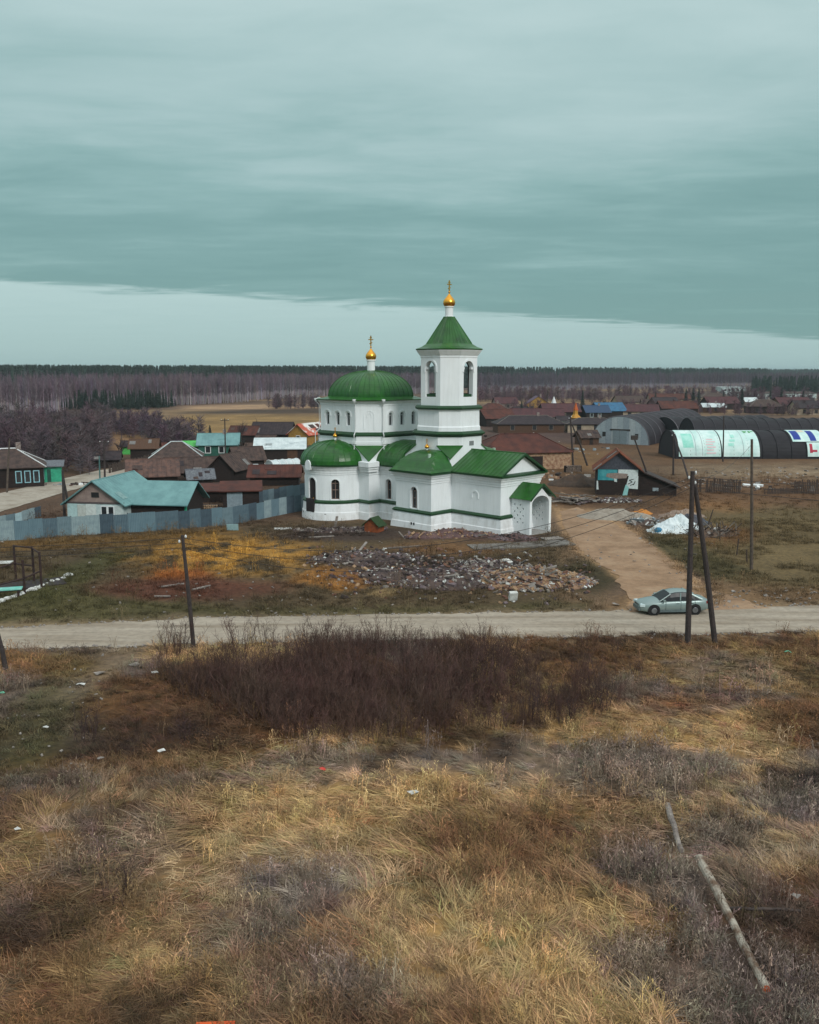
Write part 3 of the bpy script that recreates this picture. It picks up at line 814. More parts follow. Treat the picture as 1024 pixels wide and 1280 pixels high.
    arm('apse_roof', -pi / 2, VC, True, S_D - 0.3)
    arm('apse_roof', pi / 2, VC, True, S_D - 0.3)
    arm('apse_roof', pi, VC, True, S_D - 0.3)
    arm('nave_roof', 0, (Ut - S_T + 0.05) - Ud, False, S_D - 0.3)
    for sg in (-1, 1): onion(ch, (Ud, sg * (VC + 0.15), EV + 2.36), 0.26, 0.5, 0.13, 0.34, 0.5)
    # round gable over the south door, at the eave
    g = MB(); yy = -VC - AH - 0.28
    g.rings([[(Ud + 0.45 * cos(pi * k / 12), y_, 5.5 + 0.62 * sin(pi * k / 12)) for k in range(-3, 16)] for y_ in (yy, yy - 0.3)], cap0=True, cap1=True)
    g.build('round_gable', white_plaster, ch)
    # --- square bases cut back to octagons
    def base(c, s, b, zb, zt, z0, z2, name):
        g = MB()
        for k in range(4):
            M = Matrix.Rotation(pi / 2 * k, 3, 'Z')
            f = lambda *p: Vector((c, 0, 0)) + M @ Vector(p)
            g.add([f(s, -s, z0), f(s, s, z0), f(s, s, zb), f(s, b, zt), f(s, b, z2), f(s, -b, z2), f(s, -b, zt), f(s, -s, zb)], [tuple(range(8))])
            g.add([f(s, b, zt), f(b, s, zt), f(b, s, z2), f(s, b, z2)], [(0, 1, 2, 3)])
        g.build(name, white_plaster, ch)
        for k in range(4):
            M = Matrix.Rotation(pi / 2 * k, 3, 'Z'); f = lambda *p: Vector((c, 0, 0)) + M @ Vector(p)
            e = 0.10
            t = [f(s + e, s + e, zb - 0.1), f(s + e, b - e, zt + 0.04), f(b - e, s + e, zt + 0.04)]
            MB().rings([t, [q + Vector((0, 0, 0.09)) for q in t]], cap0=True, cap1=True).build('corner_roof', green_roof, ch)
    base(Ut, S_T, 1.52, 6.85, 7.95, 5.3, 9.1, 'tower_base')
    base(Ud, S_D, 3.1, 6.05, 7.45, 5.3, 8.6, 'drum_base')
    for sx in (-1, 1):
        for sy in (-1, 1):
            g = MB(); a_, b_ = S_D - 1.0, S_D + 0.30
            f = lambda q, r, z: (Ud + sx * q, sy * r, z)
            g.rings([[f(a_, a_, z), f(b_ + e, a_, z), f(b_ + e, b_ + e, z), f(a_, b_ + e, z)] for e, z in ((0, 4.9), (0, 5.15), (0.12, 5.2), (0.12, 5.4), (0.27, 5.45), (0.27, 5.95), (0.0, 6.0))], cap1=True)
            g.build('corner_pier', white_plaster, ch)
    # --- tower tiers
    O = lambda A, b: [(Ut + x, y) for x, y in octo(A, b)]
    sweep(O(3.2, 1.52), [(0, 8.9), (0.12, 8.95), (0.14, 9.06), (0.34, 9.12), (0.36, 9.24), (0.1, 9.44), (-0.25, 9.46)]).build('tower_string_course', green_trim, ch)
    g = MB(); g.rings([[(*p, z) for p in offset_poly(O(2.95, 1.44), d)] for d, z in ((0.1, 9.4), (0.1, 9.85), (0.02, 9.95), (0, 11.5), (0.1, 11.55), (0.1, 11.7))])
    g.build('tower_wall', white_plaster, ch)
    sweep(O(2.95, 1.44), [(0, 11.55), (0.14, 11.6), (0.30, 11.66), (0.32, 11.78), (0.1, 11.98), (-0.3, 12.0)]).build('tower_string_course', green_trim, ch)
    # belfry: hollow, four arched openings
    A, b = 2.68, 1.33
    bel = MB(); inn = MB(); oc = O(A, b); n = 8; bits = []
    for i in range(n):
        p0, p1 = oc[i], oc[(i + 1) % n]
        mf, L = line_map(p0, p1)
        ops = [(L / 2, 0.72, 12.85, 15.7, 0.55)] if i % 2 == 0 else []
        panel(bel, None, mf, L, 11.9, 17.2, ops)
        # inner face
        q0, q1 = [(Ut + x, y) for x, y in octo(A - 0.55, b - 0.228)][i], [(Ut + x, y) for x, y in octo(A - 0.55, b - 0.228)][(i + 1) % n]
        mf2, L2 = line_map(q0, q1)
        panel(inn, None, mf2, L2, 11.9, 17.2, [(L2 / 2, 0.72, 12.85, 15.7, 0.0)] if ops else [])
        if ops:
            moulding(bel, mf, L / 2, 0.72, 15.3, 15.7, 0.17, 0.06)
            for k in (-1, 1):
                c_ = mf(L / 2 + k * 0.62, 0.22, 15.68)
                d = (Vector(p1) - Vector(p0)).normalized()
                bits.append(('impost', white_plaster, MB().box(c_, (0.24, 0.3, 0.2), rz=atan2(d.y, d.x))))
            c_ = mf(L / 2, 0.2, 12.98); d = (Vector(p1) - Vector(p0)).normalized()
            bits.append(('parapet', green_trim, MB().box(c_, (1.42, 0.06, 0.3), rz=atan2(d.y, d.x))))
    bw = bel.build('belfry_wall', white_plaster, ch)
    inn.build('belfry_lining', mat('shade_dark_lining', (0.16, 0.13, 0.13), (0.10, 0.085, 0.085), rough=0.95, scale=5), bw)  # inner plaster coloured dark, putting the shade of the belfry into the material
    for n_, m_, g_ in bits: g_.build(n_, m_, bw)
    MB().rings([[(Ut + x, y, z) for x, y in octo(A - 0.3, b - 0.1)] for z in (12.3, 12.45)], cap0=True, cap1=True).build('belfry_floor', old_wood, bw)
    MB().rings([[(Ut + x, y, z) for x, y in octo(A - 0.3, b - 0.1)] for z in (16.95, 17.1)], cap0=True, cap1=True).build('belfry_ceiling', MATS['shade_dark_lining'], bw)
    g = MB(); g.tube([(Ut, -2.2, 16.1), (Ut, 2.2, 16.1)], 0.08, 6); bm_ = g.build('bell_beam', old_wood, bw)
    for yb, k in ((-0.75, 0.8), (0.35, 1.2)):
        MB().lathe((Ut, yb, 16.05 - k * 0.75), [(0.36 * k, 0), (0.30 * k, 0.08 * k), (0.22 * k, 0.3 * k), (0.17 * k, 0.5 * k), (0.06 * k, 0.58 * k), (0.03, 0.75 * k)], 14).build('bell', mat('bronze', (0.18, 0.11, 0.05), (0.1, 0.07, 0.04), rough=0.45, metal=0.8), bw, smooth=True)
    sweep(O(A, b), [(0, 16.75), (0.05, 16.78), (0.05, 16.95), (0.12, 17.0), (0.42, 17.42), (0.46, 17.5), (0, 17.52)]).build('tower_cornice', white_plaster, ch)
    T = lambda k: [(Ut + x, y) for x, y in octo(3.1 * k, 1.53 * k)]
    g = MB(); g.rings([[(*p, z) for p in T(k)] for k, z in ((0.9, 17.5), (1.02, 17.53), (1.03, 17.62), (0.86, 17.82), (0.70, 18.15), (0.155, 20.85))], cap1=True)
    tr = g.build('tent_roof', green_roof, ch)
    g = MB()
    for i in range(8):
        a0, a1 = Vector((*T(0.70)[i], 18.16)), Vector((*T(0.155)[i], 20.86)); g.tube([a0, a1], 0.04, 5)
        b0, b1 = Vector((*T(0.70)[(i + 1) % 8], 18.16)), Vector((*T(0.155)[(i + 1) % 8], 20.86))
        for k in (0.25, 0.5, 0.75): g.tube([a0.lerp(b0, k), a1.lerp(b1, k)], 0.022, 4)
    g.build('roof_seam', green_roof, tr)
    onion(ch, (Ut, 0, 20.8), 0.62, 1.3, 0.41, 1.08, 1.05)
    MB().bx(Ut + S_T - 0.02, Ut + S_T + 0.03, -0.35, 0.3, 8.0, 8.45).build('vent_grille', mat('grille', (0.25, 0.27, 0.27), (0.15, 0.16, 0.16), scale=20, stretch=(1, 1, 4)), ch)
    # --- main drum
    O2 = lambda A, b: [(Ud + x, y) for x, y in octo(A, b)]
    DA, DB = 4.95, 2.92
    sweep(O2(5.1, 3.02), [(0, 7.7), (0.05, 7.72), (0.05, 8.0), (0, 8.02)]).build('drum_band', white_plaster, ch)
    sweep(O2(DA, DB), [(0.1, 8.4), (0.18, 8.55), (0.36, 8.62), (0.37, 8.72), (0.1, 8.95), (0, 8.97)]).build('drum_string_course', green_trim, ch)
    dw = MB(); dms = []; oc = O2(DA, DB); dp = []
    for i in range(8):
        mf, L = line_map(oc[i], oc[(i + 1) % 8])
        if i % 2 == 0:
            ops = [(L / 2 + k * 1.72, 0.31, 9.62, 10.75, 0.3) for k in (-1, 0, 1)]
            gp = MB(); panel(dw, gp, mf, L, 8.5, 12.2, ops); dp.append((gp, mf, ops))
            for o in ops: dms.append(MB()); moulding(dms[-1], mf, o[0], 0.44, 10.55, 10.75, 0.12, 0.07)
        else:
            panel(dw, None, mf, L, 8.5, 12.2, [])
            dms.append(MB()); moulding(dms[-1], mf, L / 2, 0.5, 9.3, 10.7, 0.10, 0.05); dms.append(MB()); moulding(dms[-1], mf, L / 2, 0.2, 10.55, 10.75, 0.08, 0.05)
    d_o = dw.build('drum_wall', white_plaster, ch)
    for q in dms: q.build('window_surround', white_plaster, d_o)
    for gp, mf, ops in dp:
        for o in ops:
            p = MB()
            pts = [(o[0] - o[1], o[2])] + [(o[0] + o[1], o[2])] + [(o[0] + o[1] * cos(pi * k / 8), o[3] + o[1] * sin(pi * k / 8)) for k in range(9)]
            p.add([mf(s, 0.29, z) for s, z in pts], [tuple(range(len(pts)))])
            pw = p.build('drum_window', glass, ch)
            g = MB()
            for z in (o[2] + 0.03, o[3] - 0.02):
                g.rings([[mf(o[0] + ds, e, z + dz) for e, dz in ((0.28, -0.025), (0.23, -0.025), (0.23, 0.025), (0.28, 0.025))] for ds in (-o[1], o[1])])
            g.rings([[mf(o[0] + ds, e, z) for ds, e in ((-0.02, 0.28), (-0.02, 0.23), (0.02, 0.23), (0.02, 0.28))] for z in (o[2], o[3] + o[1] - 0.03)])
            g.build('window_bar', white_paint, pw)
    sweep(O2(DA, DB), [(0, 11.75), (0.05, 11.78), (0.06, 11.98), (0.14, 12.02), (0.3, 12.2), (0.32, 12.3), (0, 12.31)]).build('drum_cornice', white_plaster, ch)
    rs = []; k0 = 0.0
    R0 = DA + 0.5
    prof = [(1.0, 12.3), (1.01, 12.38), (0.90, 12.44), (0.765, 12.66)]
    for j in range(1, 15):
        th = pi / 2 * j / 15; prof.append((0.765 * cos(th) ** 0.9, 12.66 + 2.80 * sin(th)))
    prof += [(0.06, 15.47)]
    g = MB(); g.rings([[(Ud + x, y, z) for x, y in octo(R0 * k, (DB + 0.3) * k)] for k, z in prof], cap1=True)
    dr_ = g.build('main_dome', green_roof, ch)
    g = MB()
    for i in range(8):
        nn = 7 if i % 2 == 0 else 4
        for q in range(nn):
            pts = []
            for k, z in prof[3:]:
                oc_ = octo((R0 + 0.012) * k, (DB + 0.307) * k); a0 = Vector((*oc_[i], 0)); b0 = Vector((*oc_[(i + 1) % 8], 0))
                v = a0.lerp(b0, q / nn); pts.append((Ud + v.x, v.y, z + 0.01))
            g.tube(pts, 0.04 if q == 0 else 0.024, 4)
    g.build('roof_seam', green_roof, dr_)
    onion(ch, (Ud, 0, 15.35), 0.60, 1.28, 0.44, 1.32, 1.15)
    # downpipes on the drum corners, funnel heads at the eave
    for i in range(8):
        x, y = octo(DA + 0.12, DB + 0.08)[i]; x2, y2 = octo(DA + 0.42, DB + 0.26)[i]
        g = MB(); g.lathe((Ud + x2, y2, 12.2), [(0.07, -0.1), (0.2, 0.1), (0.2, 0.28)], 10)
        g.tube([(Ud + x2, y2, 12.15), (Ud + x, y, 11.75), (Ud + x, y, 9.1), (Ud + x2 * 1.02, y2 * 1.02, 8.7), (Ud + x2 * 1.02, y2 * 1.02, 7.2)], 0.055, 6)
        g.build('downpipe', white_paint, ch)
    # --- porch with pierced side walls
    pc = 0.17; ph = 1.52; px1 = 2.3; zt = 3.45
    for sg in (-1, 1):
        y = pc + sg * ph
        g = MB(); nx_, nz_ = 9, 12
        xs_ = np.linspace(0.05, px1 - 0.4, 12); zs_ = np.linspace(-0.6, zt, 25)
        for i in range(11):
            for j in range(24):
                zc_ = (zs_[j] + zs_[j + 1]) / 2
                hole = 1.0 < zc_ < 2.9 and (j % 2 == 0) and ((i + j) % 4 == 2 if True else 0) and 0 < i < 10
                if hole:
                    xa, xb, za, zb = xs_[i], xs_[i + 1], zs_[j], zs_[j + 1]; t = 0.14
                    for q in ([(xa, za), (xb, za)], [(xb, za), (xb, zb)], [(xb, zb), (xa, zb)], [(xa, zb), (xa, za)]):
                        g.add([(q[0][0], y - t, q[0][1]), (q[1][0], y - t, q[1][1]), (q[1][0], y + t, q[1][1]), (q[0][0], y + t, q[0][1])], [(0, 1, 2, 3)])
                else:
                    for yy in (y - 0.14, y + 0.14):
                        g.add([(xs_[i], yy, zs_[j]), (xs_[i + 1], yy, zs_[j]), (xs_[i + 1], yy, zs_[j + 1]), (xs_[i], yy, zs_[j + 1])], [(0, 1, 2, 3)])
        g.build('porch_side_wall', white_plaster, ch)
        MB().bx(px1 - 0.41, px1, y - 0.17, y + 0.17, -0.6, zt + 0.02).build('porch_pillar', white_plaster, ch)
    # arched front beam
    g = MB(); mf, L = line_map((px1 - 0.02, pc - ph + 0.17), (px1 - 0.02, pc + ph - 0.17))
    rs = []
    for k in range(13):
        s_ = -cos(pi * k / 12) * (L / 2); z_ = 2.95 + 0.75 * sin(pi * k / 12)
        rs.append([mf(L / 2 + s_, 0, z_), mf(L / 2 + s_, 0, 4.6 - abs(s_) * 0.82 - 0.05), mf(L / 2 + s_, 0.25, 4.6 - abs(s_) * 0.82 - 0.05), mf(L / 2 + s_, 0.25, z_)])
    g.rings(rs, cap0=True, cap1=True); g.build('porch_arch', white_plaster, ch)
    g = MB(); ro = ph + 0.42
    for sg in (-1, 1): slab(g, (0.02, pc + sg * ro, zt - 0.02), (px1 + 0.3, pc + sg * ro, zt - 0.02), (px1 + 0.3, pc, 4.8), (0.02, pc, 4.8), 0.06)
    pr = g.build('porch_roof', green_roof, ch)
    g = MB()
    for sg in (-1, 1):
        g.rings([[(x, pc + sg * (ro + 0.01), zt - 0.12), (x, pc + sg * (ro + 0.01), zt + 0.04), (x, pc, 4.92), (x, pc, 4.7)] for x in (px1 + 0.26, px1 + 0.34)], cap0=True, cap1=True)
    g.build('verge', green_trim, pr)
    MB().bx(0, px1 + 0.1, pc - ph, pc + ph, -0.4, 0.12).build('porch_floor', concrete, ch)
    MB().bx(-0.03, 0.05, pc - 0.8, pc + 0.8, 0.1, 2.6).build('entrance_door', mat('door_dark', (0.022, 0.016, 0.018)), ch)
    return ch
church = build_church()
# ------------------------------------------------------------------ village buildings
def M_(n, a, b=None, **k): return mat(n, srgb(*a), srgb(*b) if b else None, **k)
teal_roof = M_('teal_sheet_roof', (108, 150, 150), (88, 128, 130), rough=0.45, scale=0.8)
brown_roof = M_('brown_slate_roof', (84, 67, 60), (54, 44, 43), rough=0.9, scale=1.6, bump=0.5)
rust_roof = M_('rusty_sheet_roof', (90, 50, 40), (62, 36, 32), rough=0.9, scale=0.7, bump=0.2)
red_roof = M_('dull_red_roof', (82, 46, 48), (62, 36, 40), rough=0.8, scale=0.9)
dark_roof = M_('dark_roof', (58, 48, 50), (42, 36, 40), rough=0.9, scale=1.2, bump=0.3)
white_roof = M_('pale_sheet_roof', (206, 216, 216), (176, 188, 190), rough=0.5, scale=0.8)
blue_roof = M_('blue_sheet_roof', (40, 104, 140), (32, 80, 112), rough=0.5, scale=0.8)
navy_roof = M_('dark_blue_roof', (40, 66, 96), (32, 52, 78), rough=0.6)
dark_wood = M_('dark_log_wall', (52, 40, 36), (32, 26, 26), rough=0.95, scale=2.5, stretch=(1, 1, 7), bump=0.5)
brown_wood = M_('brown_board_wall', (96, 68, 50), (66, 48, 38), rough=0.9, scale=2.5, stretch=(6, 6, 1), bump=0.4)
tan_wall = M_('tan_render_wall', (172, 156, 134), (140, 124, 108), rough=0.9, scale=1.2)
pink_wall = M_('pinkish_gable_boards', (150, 132, 124), (130, 112, 106), rough=0.85, scale=2)
white_wall = M_('whitewashed_wall', (196, 210, 208), (160, 176, 178), rough=0.85, scale=1.2, bump=0.3)
yellow_wall = M_('yellow_board_wall', (168, 132, 66), (138, 104, 52), rough=0.8, scale=2)
green_wall = M_('green_painted_wall', (36, 92, 78), (28, 70, 60), rough=0.7, scale=2)
mint_paint = M_('mint_green_paint', (58, 176, 138), (44, 146, 116), rough=0.6, scale=2)
blue_paint = M_('pale_blue_paint', (150, 196, 206), (120, 166, 178), rough=0.6)
brick_wall = M_('old_brick_wall', (178, 150, 122), (128, 92, 72), rough=0.95, scale=2.2, bump=0.5)
orange_paint = M_('orange_board', (196, 128, 40), (172, 96, 34), rough=0.7, scale=3)

def house(name, label, cat, px, py, w, d, wh, rh, rot=0, roof='gable', wm=dark_wood, rm=brown_roof, wins=(), chim=0,
          ridge='x', gm=None, ov=0.4, door=None, group=None, frame=None, trim=None, slope=0.35):
    """w along local x, d along local y, the -y wall looks at the camera; wins: (side, position, width, sill, height)"""
    r = radians(rot); p = on_ground(px, py)
    loc = p + Vector((-sin(r) * d / 2, cos(r) * d / 2, 0)); loc.z = hz1(loc.x, loc.y) - 0.02
    t = thing(name, label, cat, loc, r, group)
    x, y = w / 2, d / 2
    MB().bx(-x, x, -y, y, -0.5, wh).build('wall', wm, t)
    if roof == 'hip':
        k = min(x, y) * 0.9
        top = [(-x + k, 0), (x - k, 0)] if x >= y else [(0, -y + k), (0, y - k)]
        e = [(-x - ov, -y - ov), (x + ov, -y - ov), (x + ov, y + ov), (-x - ov, y + ov)]
        for th in (0,):
            g = MB(); z0 = wh - 0.08; z1 = wh + rh
            E = [(*q, z0) for q in e] + [(*q, z0 + 0.1) for q in e] + [(*q, z1) for q in top]
            fs = [(3, 2, 1, 0)] + [(i, (i + 1) % 4, 4 + (i + 1) % 4, 4 + i) for i in range(4)]
            fs += ([(4, 5, 9, 8), (5, 6, 9), (6, 7, 8, 9), (7, 4, 8)] if x >= y else [(4, 5, 8), (5, 6, 9, 8), (6, 7, 9), (7, 4, 8, 9)])
            g.add(E, fs); rf = g.build('roof', rm, t)
            g = MB(); tp = [Vector((*q, z1 + 0.02)) for q in top]
            g.tube(tp, 0.09, 5)
            for i, q in enumerate(e):
                n = min(tp, key=lambda v: (v.xy - Vector(q)).length); g.tube([(*q, z0 + 0.12), n], 0.08, 5)
            g.build('ridge_cap', trim or grey_wood, rf)
    elif roof == 'flat':
        MB().add([(-x - ov, -y - ov, wh), (x + ov, -y - ov, wh), (x + ov, y + ov, wh + rh), (-x - ov, y + ov, wh + rh)] + [(-x - ov, -y - ov, wh + 0.12), (x + ov, -y - ov, wh + 0.12), (x + ov, y + ov, wh + rh + 0.12), (-x - ov, y + ov, wh + rh + 0.12)],
                 [(3, 2, 1, 0), (4, 5, 6, 7), (0, 1, 5, 4), (1, 2, 6, 5), (2, 3, 7, 6), (3, 0, 4, 7)]).build('roof', rm, t)
    else:
        sw = ridge == 'y'
        a, b = (y, x) if sw else (x, y)         # a: half length of ridge, b: half span
        q = (lambda u, v, z: (v, u, z)) if sw else (lambda u, v, z: (u, v, z))
        for sg in (-1, 1):
            g = MB(); g.add([q(sg * a, -b, wh - 0.01), q(sg * a, b, wh - 0.01), q(sg * a, 0, wh + rh), q(sg * (a - 0.15), -b, wh - 0.01), q(sg * (a - 0.15), b, wh - 0.01), q(sg * (a - 0.15), 0, wh + rh)], [(0, 1, 2), (3, 5, 4), (0, 2, 5, 3), (1, 4, 5, 2), (0, 3, 4, 1)])
            g.build('gable', gm or wm, t)
        dz = rh * ov / b; n = 3
        for sg in (-1, 1):
            g = MB(); A, B = q(-a - ov, sg * (b + ov), wh - dz), q(a + ov, sg * (b + ov), wh - dz)
            C_, D = q(a + ov, 0, wh + rh), q(-a - ov, 0, wh + rh)
            up = Vector((0, 0, 0.11))
            g.rings([[Vector(v) + Vector((0, 0, 0.01)) for v in (A, B, C_, D)], [Vector(v) + up for v in (A, B, C_, D)]], cap0=True, cap1=True)
            rf = g.build('roof_slope', rm, t)
            if py > 548:
                rr = random.Random(int(px * 7 + py) + sg); A, B, C_, D = (Vector(v) + Vector((0, 0, 0.115)) for v in (A, B, C_, D))
                Ln = (B - A).length; gs = MB(); kk = int(Ln / 0.55)
                for i in range(kk + 1): gs.tube([A.lerp(B, i / kk), D.lerp(C_, i / kk)], 0.03, 4)
                gs.build('roof_batten', rm, rf)
                for i in range(rr.randint(1, 4)):
                    u0, v0 = rr.uniform(0.02, 0.8), rr.uniform(0.02, 0.6); u1, v1 = u0 + rr.uniform(0.08, 0.2), v0 + rr.uniform(0.2, 0.39)
                    P4 = [A.lerp(B, u).lerp(D.lerp(C_, u), v) for u, v in ((u0, v0), (u1, v0), (u1, v1), (u0, v1))]
                    MB().rings([[q + Vector((0, 0, 0.012)) for q in P4], [q + Vector((0, 0, 0.05)) for q in P4]], cap0=True, cap1=True).build('roof_patch', rr.choice([brown_roof, dark_roof, rust_roof, M_('faded_sheet', (124, 122, 120), (98, 94, 92))]) if rm not in (teal_roof, white_roof) else rr.choice([rm, M_('faded_' + rm.name, (128, 158, 156) if rm is teal_roof else (190, 200, 200), (106, 136, 136) if rm is teal_roof else (164, 172, 172))]), rf)
        g = MB(); g.tube([q(-a - ov, 0, wh + rh + 0.1), q(a + ov, 0, wh + rh + 0.1)], 0.08, 5); g.build('ridge_cap', trim or rm, t)
    for side, pos, ww, sill, hh in wins:
        g = MB(); f = MB(); e = 0.05
        if side in 'fb':
            s = -1 if side == 'f' else 1
            fr = [(pos - ww / 2 - 0.12, pos + ww / 2 + 0.12)]
            f.bx(pos - ww / 2 - 0.12, pos + ww / 2 + 0.12, s * y, s * (y + 0.06), sill - 0.12, sill + hh + 0.12)
            g.bx(pos - ww / 2, pos + ww / 2, s * (y + 0.04), s * (y + 0.075), sill, sill + hh)
        else:
            s = -1 if side == 'l' else 1
            f.bx(s * x, s * (x + 0.06), pos - ww / 2 - 0.12, pos + ww / 2 + 0.12, sill - 0.12, sill + hh + 0.12)
            g.bx(s * (x + 0.04), s * (x + 0.075), pos - ww / 2, pos + ww / 2, sill, sill + hh)
        wo = f.build('window', frame or white_paint, t); g.build('pane', glass, wo)
    if door:
        side, pos, ww, hh, dm = door
        if side == 'f': MB().bx(pos - ww / 2, pos + ww / 2, -y - 0.05, -y + 0.02, -0.2, hh).build('door', dm, t)
        elif side == 'r': MB().bx(x - 0.02, x + 0.05, pos - ww / 2, pos + ww / 2, -0.2, hh).build('door', dm, t)
        else: MB().bx(-x - 0.05, -x + 0.02, pos - ww / 2, pos + ww / 2, -0.2, hh).build('door', dm, t)
    for k in range(chim):
        MB().bx(x * 0.3 - 0.3, x * 0.3 + 0.3, -0.3, 0.3, wh + rh * 0.5, wh + rh + 0.8).build('chimney', M_('chimney_brick', (150, 140, 134), (110, 90, 84)), t)
    return t

# the house behind the grey fence: white gable front, lower wing on the right
h1 = house('village_house', 'white-walled house with pink gable and teal sheet roof behind the grey fence', 'house', 120, 656, 6.1, 8.5, 2.3, 2.15, -9,
           'gable', white_wall, teal_roof, [('f', 1.0, 0.5, 0.7, 1.2), ('f', 1.75, 0.5, 0.7, 1.2)], ridge='y', gm=pink_wall, frame=white_paint, ov=0.45)
y0 = -4.25
MB().bx(-0.3, 0.5, y0 - 0.06, y0 + 0.02, 2.85, 3.35).build('attic_window', dark_hole, h1)
MB().bx(-3.2, 3.2, y0 - 0.08, y0 + 0.02, 2.2, 2.36).build('gable_board', M_('gable_trim', (92, 80, 80)), h1)
for i, (a, b) in enumerate([(-2.95, -1.95), (-1.9, -1.0), (-0.98, 0.1), (2.1, 2.95)]):
    MB().bx(a, b, y0 - 0.05, y0 + 0.02, -0.3, 2.15 - 0.1 * (i % 2)).build('wall_sheet', M_('wall_sheet_%s' % 'abcd'[i], [(176, 204, 204), (190, 196, 190), (206, 214, 210), (196, 208, 206)][i]), h1)
MB().bx(3.05, 8.8, -2.6, 2.4, -0.5, 2.1).build('wing_wall', dark_wood, h1)
g = MB()
for sg in (-1, 1):
    A, B, C_, D = [Vector(v) for v in ((2.2, -0.1 + sg * 3.0, 1.95), (9.4, -0.1 + sg * 3.0, 1.95), (9.4, -0.1, 4.05), (0.6, -0.1, 4.05))]
    g = MB(); g.rings([[A, B, C_, D], [v + Vector((0, 0, 0.1)) for v in (A, B, C_, D)]], cap0=True, cap1=True); g.build('wing_roof_slope', teal_roof, h1)
MB().add([(8.8, -2.6, 2.1), (8.8, 2.4, 2.1), (8.8, -0.1, 3.9), (8.65, -2.6, 2.1), (8.65, 2.4, 2.1), (8.65, -0.1, 3.9)], [(0, 1, 2), (3, 5, 4), (0, 2, 5, 3), (1, 4, 5, 2)]).build('wing_gable', dark_wood, h1)
MB().bx(8.83, 9.0, -2.55, -2.3, -0.4, 2.0).build('corner_board', mint_paint, h1)

h2 = house('village_house', 'dark log house with pale blue window frames at the left edge', 'house', 12, 610, 8.6, 7.5, 2.7, 2.3, 22, 'hip', dark_wood, brown_roof,
           [('r', -0.4, 0.7, 0.8, 1.4), ('f', 1.2, 0.55, 0.75, 1.4), ('f', 2.3, 0.55, 0.75, 1.4), ('f', 3.4, 0.55, 0.75, 1.4)], frame=blue_paint, trim=white_paint, chim=1)
house('gate_shed', 'grey-roofed mint green gate beside the dark log house', 'gate', 61, 603, 3.4, 2.2, 2.2, 0.6, 18, 'flat', mint_paint, M_('grey_shed_roof', (110, 116, 120), (84, 84, 92)), door=('f', 0.1, 0.5, 1.9, green_wall))

V = 'village houses and sheds left of the church'
house('village_house', 'brown hip-roofed house with pale ridge lines left of the church', 'house', 221, 588, 7.6, 6.5, 2.0, 2.3, 12, 'hip', dark_wood, brown_roof, [('f', -1.5, 0.7, 0.6, 1.0), ('f', 1.2, 0.7, 0.6, 1.0)], trim=white_roof, group=V)
house('shed', 'long brown-roofed shed in front of the hip-roofed house', 'shed', 240, 602, 6.8, 4.6, 1.5, 1.7, 14, 'gable', dark_wood, brown_roof, group=V)
house('shed', 'dark gabled shed with its end wall facing the church', 'shed', 277, 603, 4.0, 5.5, 1.9, 1.9, -16, 'gable', dark_wood, brown_roof, ridge='y', group=V)
house('shed', 'brown-roofed shed with yellow end boards near the white-roofed barn', 'shed', 313, 586, 4.6, 4.6, 1.6, 1.7, 24, 'gable', dark_wood, brown_roof, gm=yellow_wall, group=V)
house('village_house', 'green-walled house with teal roof below the tan field', 'house', 273, 571, 7.0, 6.0, 2.3, 1.7, 8, 'gable', green_wall, teal_roof, [('f', -1.8, 0.8, 0.8, 1.1), ('f', 0.6, 0.8, 0.8, 1.1)], chim=1, group=V)
house('barn', 'dark barn with a pale sheet roof beside the yellow house', 'barn', 350, 574, 8.6, 8.0, 1.9, 1.5, 6, 'gable', dark_wood, white_roof, door=('f', 2.2, 1.8, 1.7, brown_wood), group=V)
house('village_house', 'yellow gabled house with red and white roof against the church apse', 'house', 373, 556, 4.9, 9.0, 2.3, 2.0, -26, 'gable', yellow_wall, M_('red_white_roof', (214, 214, 210), (182, 92, 70), scale=0.35, lo=0.45, hi=0.55), [('f', 0, 0.8, 0.9, 1.0)], ridge='y', group=V)
house('shed', 'low rust-brown roofed shed beside the church apse', 'shed', 343, 607, 6.6, 5.0, 1.3, 1.2, 4, 'gable', dark_wood, rust_roof, group=V)
house('shed', 'small shed with a grey sheet door against the metal fence', 'shed', 302, 640, 4.0, 3.0, 2.3, 0.7, 10, 'flat', dark_wood, rust_roof, door=('f', -0.7, 1.7, 2.2, M_('grey_sheet', (134, 150, 158), (116, 130, 138), metal=0.0, rough=0.5)), group=V)
house('shed', 'dark plank shed at the far end of the village street', 'shed', 180, 577, 4.4, 4.4, 2.4, 1.3, 10, 'gable', dark_wood, brown_wood, group=V)
house('village_house', 'house with a patchy red-brown roof just behind the teal roof', 'house', 192, 612, 6.2, 6.0, 1.9, 1.8, 16, 'gable', dark_wood, M_('patchy_roof', (104, 76, 66), (70, 54, 50), scale=1.5, bump=0.5), group=V)
house('shed', 'tiny bright green shed near the far bend of the street', 'shed', 160, 568, 2.2, 2.0, 1.7, 0.7, 0, 'gable', M_('bright_green_paint', (92, 190, 96), (72, 160, 80)), dark_roof, group=V)
house('shed', 'small green-roofed lean-to behind the hip-roofed house', 'shed', 241, 569, 3.4, 2.6, 1.6, 0.8, 10, 'flat', dark_wood, MATS['bright_green_paint'], group=V)
house('barn', 'dark-roofed barn between the teal roof and the yellow house', 'barn', 338, 553, 8.5, 6.0, 2.0, 2.2, -6, 'gable', dark_wood, dark_roof, group=V)
house('shed', 'rusty-roofed low shed in the yard behind the grey fence', 'shed', 258, 628, 5.0, 3.2, 1.3, 0.5, 8, 'flat', dark_wood, rust_roof, group=V)
